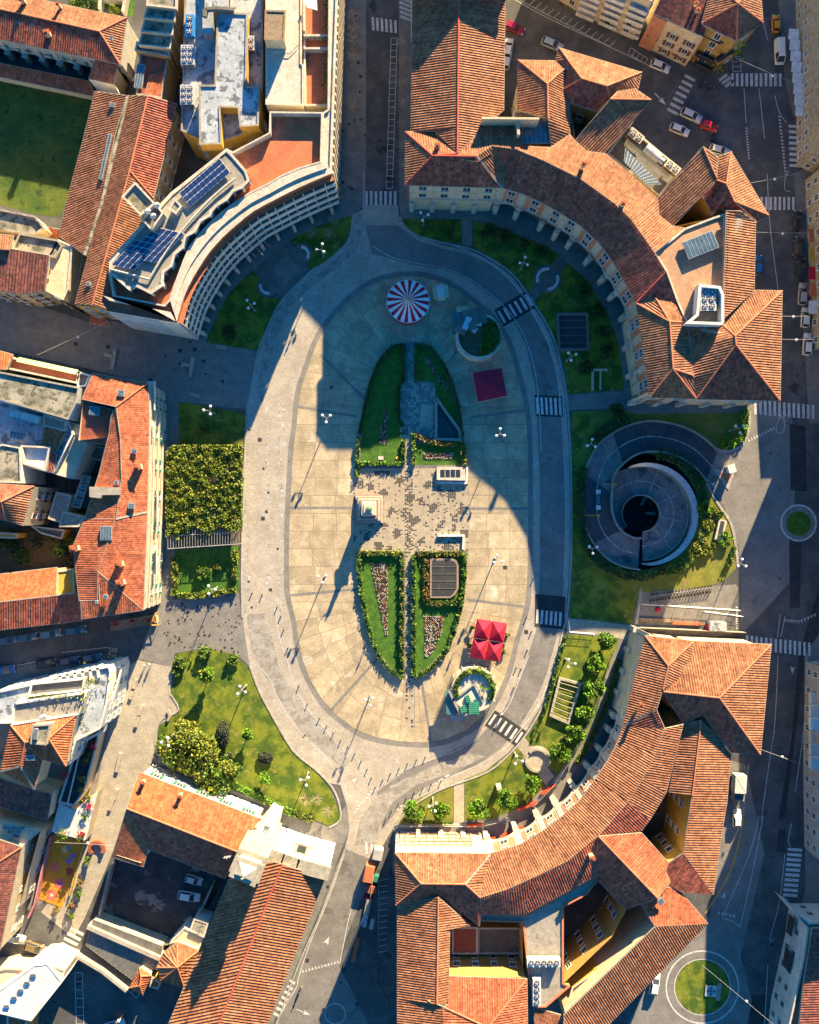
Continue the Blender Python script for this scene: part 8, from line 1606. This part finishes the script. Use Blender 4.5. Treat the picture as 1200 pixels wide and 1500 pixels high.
for k in range(4): m1 = MB(); m1.tube((0, .9, 2.93), ((-1, 1, -1, 1)[k] * 1.1, .9 + (-1.7, -1.7, 1.7, 1.7)[k], 2.91), .03, n=4); m1.build('rib', M['alu'], tk)
# motorcycles on the north street bays
def make_bike(kind='motorcycle'):
    r = empty(kind, (0, 0, 0), 'x', kind); WLOC[r.name] = (0, 0, 0)
    for s_ in (-1, 1): m1 = MB(); m1.tube((s_ * .6, -.05, .3), (s_ * .6, .05, .3), .3, n=12); m1.build('wheel', M['rubber'], r)
    m1 = MB()
    if kind == 'motorcycle': m1.box((0, 0, .45), (.7, .3, .35), 0, 0); m1.box((-.25, 0, .8), (.6, .26, .1), 0, 0)
    else: m1.tube((-.6, 0, .3), (-.2, 0, .8), .02); m1.tube((-.2, 0, .8), (.4, 0, .8), .02); m1.tube((.4, 0, .8), (.6, 0, .3), .02); m1.tube((-.1, 0, .3), (.4, 0, .8), .02); m1.box((-.25, 0, .85), (.2, .1, .05))
    m1.build('frame', M['iron'], r); m1 = MB(); m1.tube((.4, -.3, 1.0), (.4, .3, 1.0), .03); m1.tube((.6, 0, .3), (.4, 0, 1.0), .03); m1.build('handlebar', M['alu'], r); return r
mk = make_bike('motorcycle'); ms = [(1028,126,.6,'beside the give-way corner north of the zebra crossings','at the junction corner'), (1041,131,.3,'',''), (572,262,0,'',''), (573,270,0,'','')]
lab = ['motorcycle parked at the junction corner, nearer the big zebra crossing arrow', 'motorcycle parked at the junction corner beside the shop wall', 'motorcycle in the bays left of the palace pavilion, upper one', 'motorcycle in the bays left of the palace pavilion, lower one']
for i, (x, y, a, _, _) in enumerate(ms): o = mk if i == 0 else copy_tree(mk); o.location = W(x, y, .03); o.rotation_euler = (0, 0, a); o['label'] = lab[i]; o['category'] = 'motorcycle'
bk = make_bike('bicycle')
for i in range(20): o = bk if i == 0 else copy_tree(bk); o.location = W(953 + i * 4.6, 876 - i * .7, .03); o.rotation_euler = (0, 0, 1.4 + .1 * math.sin(i)); o['label'] = 'bicycle in the long rack of the bicycle yard, number %s from the left' % ('one two three four five six seven eight nine ten eleven twelve thirteen fourteen fifteen sixteen seventeen eighteen nineteen twenty'.split()[i]); o['category'] = 'bicycle'; o['group'] = 'bicycles in the long rack'
rk = MB(); rk.prism(Ws([(938,868),(1078,856),(1082,862),(1062,912),(1050,916),(928,916)]), 0, .015); tag(rk.build('bicycle_yard', M['pave']), kind='structure')
# ---------- street furniture ----------
def arc_bench(c, r, t0, t1, label, m='travertine', w=.55, name='curved_bench'):
    m1 = MB(); P = [W(*pxy(c, r, t0 + (t1 - t0) * i / 14)) for i in range(15)]
    for a, b in zip(P, P[1:]):
        d = (b - a).normalized(); nn = Vector((-d.y, d.x, 0)) * w / 2; m1.prism([a - nn, b - nn, b + nn, a + nn], .03, .5)
    return tag(m1.build(name, M[m]), label, 'bench')
PI = math.pi
arc_bench((393,419), 11, PI * .95, PI * 1.55, 'white curved bench left of the office block square', 'whitewall'); arc_bench((441,373), 11, -.55, 1.5, 'white curved bench right of the office block square', 'whitewall'); arc_bench((802,409), 15, PI * .45, PI * 1.1, 'left one of the pair of white curved benches in the shaded lawn', 'whitewall'); arc_bench((802,409), 15, -PI * .5, .35, 'right one of the pair of white curved benches in the shaded lawn', 'whitewall')
arc_bench((787,1113), 16, -.3, PI * .75, 'upper curved bench of the sunlit bench circle', 'pave_lt'); arc_bench((787,1113), 16, PI * .85, PI * 1.6, 'lower curved bench of the sunlit bench circle', 'pave_lt')
for i, (x, y, a, L, d) in enumerate(((167,527,1.4,4.0,'long stone bench of the left cross in the pedestrian street'),(160,521,-.25,1.9,'short stone bench of the left cross in the pedestrian street'),(281,538,1.4,4.0,'long stone bench of the right cross in the pedestrian street'),(273,535,-.1,1.9,'short stone bench of the right cross in the pedestrian street'),(286,579,-.3,2.0,'single stone bench above the shaded lawn patch'),(325,509,-.1,2.0,'single stone bench below the dark office lawn'),(198,1001,1.3,2.0,'stone bench at the top of the sunlit side street'),(193,1018,1.3,1.6,'stone bench second from the top of the sunlit side street'),(207,1040,1.25,2.2,'stone bench third from the top of the sunlit side street'),(202,1057,1.25,2.2,'stone bench fourth from the top of the sunlit side street'),(176,1110,1.35,2.2,'stone bench fifth from the top of the sunlit side street'),(173,1124,1.35,1.8,'stone bench sixth from the top of the sunlit side street'),(170,1163,1.25,2.2,'stone bench seventh from the top of the sunlit side street'),(164,1178,1.25,2.4,'stone bench lowest in the sunlit side street'))):
    m1 = MB(); p = W(x, y); m1.box((p.x, p.y, .02), (L, .7, .48), a); tag(m1.build('stone_bench', M['pave_lt']), d, 'bench', 'stone benches in the pedestrian streets')
arc_bench((240,1048), 9, -.9, .9, 'curved stone seat at the left edge of the large lawn', 'pave_lt')
ub = MB(); 
for pts in ([(641,783),(681,783),(681,786),(641,786)], [(678,786),(681,786),(680,805),(677,805)]): ub.prism(Ws(pts, .6), 0, .6)
tag(ub.build('l_shaped_bench', M['whitewall']), 'white L-shaped bench at the lower right of the paved court', 'bench')
lv_ = empty('light_well', W(661, 697), 'raised stone-framed light well with four dark panes above the paved court', 'light well'); m1 = MB(); m1.prism(Ws([(640,684),(681,684),(682,704),(640,703)], .9), 0, .9); m1.build('frame', M['marble'], lv_); m1 = MB()
for k in range(4): m1.prism(Ws([(645 + k * 7.6, 688),(651.6 + k * 7.6, 688),(651.6 + k * 7.6, 699),(645 + k * 7.6, 699)], .93), .8, .93)
m1.build('pane', M['glass'], lv_)
ub = MB()
for pts in ([(640,705),(682,706),(682,709),(640,708)], [(683,684),(686,684),(685,709),(682,709)]): ub.prism(Ws(pts, .55), 0, .55)
tag(ub.build('low_wall', M['whitewall']), 'low white wall around the raised light well', 'wall')
lr_ = empty('light_well', W(651, 848), 'rounded-corner light well with grey panes in the lower right garden', 'light well'); m1 = MB(); P_ = [(630,818),(663,818),(669,821),(672,828),(672,862),(667,871),(660,876),(630,876)]; m1.prism(Ws(P_, .7), 0, .7); m1.build('frame', M['greystone'], lr_); m1 = MB(); I_ = shrink(P_, 3); m1.prism(Ws(I_, .73), .6, .73); m1.build('glass_cover', M['asphalt_new'], lr_); m1 = MB()
for k in range(1, 5): a, b = W(633, 820 + k * 10.5, .78), W(669, 820 + k * 10.5, .78); m1.tube(a, b, .04, n=4)
for k in range(1, 2): a, b = W(633 + k * 18, 821, .78), W(633 + k * 8, 873, .78); m1.tube(a, b, .04, n=4)
m1.build('bar', M['conc_dark'], lr_)
tc = empty('triangular_court', W(655, 620), 'sunken triangular court with thick stone rim in the shaded garden', 'sunken court'); m1 = MB(); o_ = [(637,580),(641,582),(657,605),(676,630),(676,646),(637,645)]; i_ = [(642,592),(655,609),(671,633),(671,641),(642,641)]
for a, b in ((0,0),): pass
P = ccw(Ws(o_, .7)); I_ = offset(P, .55)
for k in range(len(P)): a, b, c_, d = P[k], P[(k + 1) % len(P)], I_[(k + 1) % len(P)], I_[k]; m1.poly([a, b, c_, d]); m1.poly([(a.x, a.y, 0), (b.x, b.y, 0), b, a]); m1.poly([d, c_, (c_.x, c_.y, .05), (d.x, d.y, .05)])
m1.build('rim', M['concrete'], tc); m1 = MB(); m1.poly([(p.x, p.y, .045) for p in I_]); m1.build('floor', M['iron'], tc)
pl2 = MB(); pl2.prism(Ws([(617,592),(636,593),(634,625),(614,623)]), 0, .12); tag(pl2.build('platform', M['pave_lt']), 'pale low platform left of the triangular court', 'platform')
def barred(pts, n, label, rim='concrete', floor='conc_dark', bar='pave_lt', dirn=0, grp=None):
    r = empty('barred_light_well', W(sum(p[0] for p in pts) / 4, sum(p[1] for p in pts) / 4), label, 'light well'); P = Ws(pts, .8); m1 = MB(); Pc = ccw(P); I_ = offset(Pc, .5)
    for k in range(4): a, b, c_, d = Pc[k], Pc[(k + 1) % 4], I_[(k + 1) % 4], I_[k]; m1.poly([a, b, c_, d]); m1.poly([(a.x, a.y, 0), (b.x, b.y, 0), b, a]); m1.poly([d, c_, (c_.x, c_.y, .05), (d.x, d.y, .05)])
    m1.build('rim', M[rim], r); m1 = MB(); m1.poly([(p.x, p.y, .06) for p in I_]); m1.build('floor', M[floor], r); m1 = MB()
    for k in range(1, n):
        t = k / n; a, b = (P[0].lerp(P[1], t), P[3].lerp(P[2], t)) if dirn else (P[0].lerp(P[3], t), P[1].lerp(P[2], t)); m1.tube(a, b, .06, n=4)
    m1.build('bar', M[bar], r); return r
barred([(815,458),(862,458),(863,513),(818,514)], 5, 'shaded square light well with bars under the north palace', 'conc_dark', 'iron', 'conc_dark'); barred([(819,992),(853,1001),(834,1062),(805,1049)], 8, 'sunlit slanted light well with pale bars beside the citrus trees', 'oldstone', 'grass', 'pave_lt')
bs = MB(); p = W(875, 556)
for pts in ([(867,540),(890,540),(890,543),(867,543)], [(867,543),(870,543),(870,572),(867,572)], [(879,543),(881,543),(881,570),(879,570)]): bs.prism(Ws(pts, .6), 0, .6)
tag(bs.build('stair_entrance', M['travertine']), 'shaded stair entrance with low walls near the palace corner', 'stairs')
sb_ = MB(); p = W(730, 1150); sb_.box((p.x, p.y, 0), (1.0, .8, 2.2), .2); tag(sb_.build('stone_block', M['marble']), 'upright pinkish stone block on the lower right lawn', 'monument')
# roundabout sign with cross emblem
rs = empty('emblem_sign', W(1045, 1452), 'white square sign with dark cross emblem lying on the green roundabout', 'sign'); m1 = MB(); p = W(1041, 1451); m1.box((p.x, p.y, .05), (2.3, 2.2, .25), -.08); m1.build('panel', M['whitewall'], rs); m1 = MB(); q2 = W(1052.5, 1452); m1.box((q2.x, q2.y, .05), (.8, 3.6, .3), -.12); m1.build('nameplate', M['pave_lt'], rs)
m1 = MB(); m1.box((p.x, p.y, .31), (1.7, .16, .02), -.08); m1.box((p.x, p.y, .315), (.16, 1.7, .02), -.08)
for a in (0, PI / 2, PI, -PI / 2):
    e = Vector((math.cos(a - .08), math.sin(a - .08), 0)) * .75; m1.box((p.x + e.x, p.y + e.y, .32), (.14, .6, .02), a - .08)
for i in range(16): a, b = [(p.x + .55 * math.cos(t), p.y + .55 * math.sin(t), .33) for t in (2 * PI * i / 16, 2 * PI * (i + 1) / 16)]; m1.tube(a, b, .04, n=4)
m1.build('emblem', M['iron'], rs)
# yellow diamonds in the garden, ventilation on the palace roof
for i, (x, y, d) in enumerate(((582,671,'small yellow diamond-shaped box in the upper left garden'), (580,817,'small yellow diamond-shaped box at the top of the lower left garden'))): m1 = MB(); p = W(x, y); m1.box((p.x, p.y, .04), (.6, .6, .3), .8); tag(m1.build('marker_box', M['yellow']), d, 'box')
m1 = MB(); p = W(558, 671); m1.box((p.x, p.y, .04), (1.1, .7, .12)); tag(m1.build('plaque', M['marble']), 'pale stone plaque in the upper left garden lawn', 'plaque')
eq = house('rooftop_enclosure', (1040, 447), 'white louvred enclosure around cooling fans on the terrace of the north palace', 'enclosure'); eq.location.z = 18.4; WLOC[eq.name] = tuple(eq.location)
m1 = MB(); P = ccw(Ws([(1024,416),(1056,419),(1061,432),(1061,472),(1058,476),(1004,474),(1020,460)], 21)); I_ = offset(P, .5)
for k in range(len(P)): a, b, c_, d = P[k], P[(k + 1) % len(P)], I_[(k + 1) % len(P)], I_[k]; m1.poly([a, b, c_, d]); m1.poly([(a.x, a.y, 18.4), (b.x, b.y, 18.4), b, a]); m1.poly([d, c_, (c_.x, c_.y, 18.4), (d.x, d.y, 18.4)])
m1.poly([(p.x, p.y, 18.62) for p in I_], 1); m1.build('screen', [M['whitewall'], M['conc_dark']], eq)
ac_unit(1034, 441, 18.7, 2, 3, 'white six-fan cooling machine inside the rooftop enclosure', pit=1.3, m='whitewall'); ac_unit(795, 1405, 13.5, 5, 1, 'long five-fan cooling machine across the paved roof of the south palace', pit=1.2, m='whitewall'); ac_unit(785, 1448, 13.5, 1, 4, 'upright four-fan cooling machine on the lower roof of the south palace', pit=1.2, m='whitewall')
ac_unit(929, 203, 10.2, 2, 1, 'two-fan cooling machine at the left of the dark slatted pergola', rz=-.68, m='cream', pit=1.4); ac_unit(982, 249, 10.2, 2, 1, 'two-fan cooling machine at the right of the dark slatted pergola', rz=-.68, m='cream', pit=1.4); m1 = MB(); a, b = W(946, 216, 12), W(966, 233, 12); m1.tube(a, b, .9, n=10); m1.tube(b, b + Vector((.8, -.6, 0)), .6, n=8); tag(m1.build('ventilation_pipe', M['steel']), 'fat silver ventilation pipe between the two machines by the slatted pergola', 'pipe')
for i, (x, y) in enumerate(((216,309),(224,316),(229,300))): m1 = MB(); p = W(x, y, 23.8); m1.tube((p.x, p.y, 22.2), p, .07, n=5); m1.tube(p, p + Vector((.2, -.3, .15)), .6, .5, n=12); tag(m1.build('satellite_dish', M['whitewall']), 'white satellite dish on the office block stair hut, ' + ['leftmost', 'middle', 'rightmost'][i] + ' of three', 'satellite dish', 'dishes on the stair hut')
# ---------- building site strip: scaffolds, fences, boxes ----------
def fence(pts, label, h=2.0, m='steel', post='steel', name='site_fence', cat='fence', panel='alu', step=2.4, solid_=False):
    P = [W(*p) for p in pts]; r = empty(name, P[0], label, cat)
    for a, b in zip(P, P[1:]):
        n = max(1, int((b - a).length / step))
        for k in range(n + 1): p = a.lerp(b, k / n); m1 = MB(); m1.tube(p, p + Vector((0, 0, h)), .05, n=5); m1.build('post', M[post], r)
        m1 = MB()
        if solid_: d = (b - a).normalized(); nn = Vector((-d.y, d.x, 0)) * .04; m1.prism([a - nn, b - nn, b + nn, a + nn], .1, h)
        else:
            for z in (.15, h * .5, h): m1.tube(a + Vector((0, 0, z)), b + Vector((0, 0, z)), .03, n=4)
            for k in range(int((b - a).length / .4)): p = a.lerp(b, k * .4 / (b - a).length); m1.tube(p + Vector((0, 0, .15)), p + Vector((0, 0, h)), .012, n=3)
        m1.build('panel', M[panel], r)
fence([(935,918),(1088,925)], 'pale solid hoarding along the north side of the south palace', 2.2, panel='concrete', solid_=True, name='hoarding'); fence([(937,862),(930,912)], 'wire fence at the left end of the bicycle yard'); fence([(937,884),(1080,893)], 'long wire fence through the bicycle yard'); fence([(832,908),(834,925),(870,928)], 'thin railing along the path below the ramp lawn', 1.1)
fence([(897,957),(880,1010),(858,1065),(838,1105),(812,1145),(780,1178)], 'wire fence curving along the arcade walkway of the south palace', 1.8); fence([(582,1207),(640,1206),(700,1207),(745,1198)], 'wire fence along the lower garden in front of the white facade', 1.8)
fence([(548,1276),(542,1320),(522,1365),(504,1412)], 'white site fence beside the building materials and the lit road', 1.8, panel='whitewall'); fence([(554,1290),(554,1435),(572,1470)], 'dark railing of the empty bicycle bays by the south palace wing', 1.0, 'iron', 'iron', panel='iron')
fence([(1030,895),(1085,902)], 'short fence by the white hut of the building site', 1.6)
sc = empty('scaffold', W(640, 1225), 'tube scaffolding with plank decks before the white facade of the south palace', 'scaffold')
for z in (2, 4, 6, 8):
    m1 = MB(); a, b = W(583, 1222), W(688, 1220); m1.box(((a.x + b.x) / 2, (a.y + b.y) / 2, z), ((b - a).length, 1.2, .08)); m1.build('deck', M['wood' if z % 4 else 'pave_lt'], sc)
m1 = MB()
for k in range(11):
    for yy in (1216, 1226): p = W(583 + k * 10.5, yy); m1.tube((p.x, p.y, 0), (p.x, p.y, 9), .05, n=5)
for z in (3, 5, 7, 9):
    for yy in (1216, 1226): a, b = W(583, yy), W(688, yy); m1.tube((a.x, a.y, z), (b.x, b.y, z), .04, n=4)
m1.build('tube', M['terrace'], sc)
site = [((541,1275),(1.9,3.4,2.4),'terrace','site_container','orange-red site container by the lower road'), ((554,1247),(1.9,2.2,2.2),'greywall','site_container','white site cabin at the head of the fence'), ((1047,916),(3.4,1.9,2.3),'bitumen','site_cabin','pale cabin at the right end of the building site strip'), ((539,1326),(1.0,3.2,.9),'pave_lt','material_stack','pale stack of boards in the site strip, upper'), ((535,1345),(1.0,3.0,.9),'bitumen','material_stack','blue-white stack of boards in the site strip, middle'), ((545,1352),(.8,2.0,.8),'greywall','material_stack','small grey stack of boards at the right of the site strip'), ((521,1390),(.9,4.8,.6),'terrace','material_stack','pile of brown planks at the lower end of the site strip'), ((550,1284),(1.3,1.3,1.3),'greensheet','container','small green bin under the orange-red container'), ((545,1300),(2.2,1.5,1.4),'terrace_dk','skip','dark red skip in the site strip'), ((540,1313),(2.2,.4,.5),'red_canvas','steel_beam','bright red steel beam in the site strip'), ((960,908),(7,.7,.5),'wood','plank_pile','pile of planks in the shaded part of the bicycle yard'), ((1005,913),(6,.6,.5),'terrace','plank_pile','long reddish pipe pile behind the hoarding'), ((963,893),(.8,.8,1.1),'red_canvas','bin','red bin in the building site strip'), ((1035,919),(.7,1.4,1.4),'red_canvas','bin','red machine beside the pale cabin')]
for c_, sz, m, nm, lb in site:
    m1 = MB(); p = W(*c_); m1.box((p.x, p.y, .02), sz, -.2 if c_[0] < 560 else -.05); m1.box((p.x, p.y, .02 + sz[2]), (sz[0] * .9, sz[1] * .92, .06), -.2 if c_[0] < 560 else -.05)
    n_ = max(2, int(max(sz[:2]) / .5))
    for k in range(n_):
        t = (k + .5) / n_ - .5; rz = -.2 if c_[0] < 560 else -.05; dx, dy = (sz[0] * t, 0) if sz[0] > sz[1] else (0, sz[1] * t); vx = Vector((dx, dy, 0)); vx.rotate(Matrix.Rotation(rz, 3, 'Z')); m1.box((p.x + vx.x, p.y + vx.y, .02), (.06 if sz[0] > sz[1] else sz[0] + .06, sz[1] + .06 if sz[0] > sz[1] else .06, sz[2]), rz)
    tag(m1.build(nm, M[m]), lb, nm.replace('_', ' '))
# red site netting
for i, ln in enumerate(([(683,1207),(706,1204)], [(758,1183),(786,1172)], [(792,1160),(812,1146)], [(705,1228),(725,1224)], [(732,1224),(765,1208)])):
    P = [W(*p) for p in ln]; d = (P[1] - P[0]).normalized(); nn = Vector((-d.y, d.x, 0)) * .35; m1 = MB(); m1.prism([P[0] - nn, P[1] - nn, P[1] + nn * .2, P[0] + nn * .2], .3, 1.3); tag(m1.build('safety_net', solid('orange_net', (.6, .06, .02), .8)), 'orange-red safety netting ' + ('at the end of the wire fence on the lower lawn', 'along the walkway below the bench circle', 'under the palace terrace corner', 'at the left end of the curved arcade', 'in the sunny stretch of the curved arcade')[i], 'netting')
# street arch, bent hoop and plant tubs in the sunlit side street
m1 = MB(); P = [W(*p) for p in arc((143,1242), 10, -.6, 3.9, 12)]
for a, b in zip(P, P[1:]): d = (b - a).normalized(); nn = Vector((-d.y, d.x, 0)) * .35; m1.prism([a - nn, b - nn, b + nn, a + nn], 0, .9)
tag(m1.build('curved_planter', M['terrace_dk']), 'brown horseshoe planter at the end of the bench street', 'planter')
for i, (x, y) in enumerate(((127,1262),(115,1296),(114,1310),(104,1328),(102,1343),(80,1334))): p = W(x, y); tree(x, y, .8, 1.8, 'leaf_red' if i % 2 else 'leaf', ('russet' if i % 2 else 'green') + ' shrub in the row beside the orange play floor, %s from the top' % ['first', 'second', 'third', 'fourth', 'fifth', 'sixth'][i], 200 + i, n=200, name='shrub', cat='shrub', zb=.2, size=.18, group='shrubs beside the play floor')
# yellow triangular sign frame
m1 = MB(); a, b, c_ = W(228,898,1.6), W(220,916,1.6), W(231,916,1.6)
for p, q2 in ((a, b), (b, c_), (c_, a)): m1.tube(p, q2, .12, n=5)
for p in (a, b, c_): m1.tube((p.x, p.y, 0), p, .05, n=5)
tag(m1.build('sign_frame', M['ochre']), 'yellow triangular frame at the corner by the street trellis', 'frame')
# ---------- pedestrians ----------
sk_ = solid('skin', (.45, .26, .18), .6)
ppl = [((430,488),2.0,'walk',(.02,.02,.03),(.02,.03,.08),'in dark clothes walking on the ring road at the shadow edge'), ((530,412),.3,'stand',(.03,.03,.05),(.25,.25,.28),'in a grey top standing on the shaded upper plaza'), ((613,803),1.2,'walk',(.04,.05,.1),(.5,.5,.52),'in a pale top at the right of the central path'), ((533,955),.8,'walk',(.02,.02,.02),(.05,.05,.06),'in black near the curved garden hedge') , ((734,1045),1.0,'walk',(.05,.05,.08),(.7,.7,.7),'in a white top stepping onto the lower zebra crossing'), ((665,956),2.4,'walk',(.02,.02,.04),(.3,.1,.1),'in a dull red top left of the gazebos'), ((440,1450),2.2,'walk',(.02,.03,.06),(.04,.05,.12),'in navy on the lit road beside the church') , ((443,1441),2.2,'stand',(.1,.1,.1),(.15,.2,.12),'in olive on the lit road beside the church'), ((214,973),2.6,'walk',(.03,.03,.05),(.75,.75,.75),'in white at the mouth of the sunlit side street'), ((222,972),2.6,'walk',(.05,.04,.03),(.6,.6,.62),'in light grey at the mouth of the sunlit side street'), ((995,580),0,'stand',(.02,.02,.02),(.02,.02,.02),''), ((1083,590),.5,'walk',(.02,.02,.03),(.1,.08,.06),'in brown at the corner pillar of the north palace')]
for (x, y), a, ps, c1_, c2_, d in ppl:
    if not d: continue
    nmn = '%d_%d' % (x, y); o = figure('person', W(x, y, .03), a, [solid('trousers_' + nmn, c1_, .8), solid('top_' + nmn, c2_, .8), sk_], 1.0, ps); tag(o, 'person ' + d, 'person'); WLOC[o.name] = (0, 0, 0)
    h = MB(); h.ball((0, .0, 1.69), .105, 8, 5, sz=.75); hh = h.build('hair', M['iron'], o, smooth=True)
    f_ = MB()
    for s_ in (-1, 1): f_.ball((s_ * .032, .108, 1.63), .012, 6, 4, mi=0)
    f_.box((0, .115, 1.585), (.02, .03, .04), 0, 1); f_.box((0, .108, 1.555), (.045, .01, .01), 0, 2); f_.build('face', [M['iron'], sk_, solid('lips', (.4, .12, .1))], o)
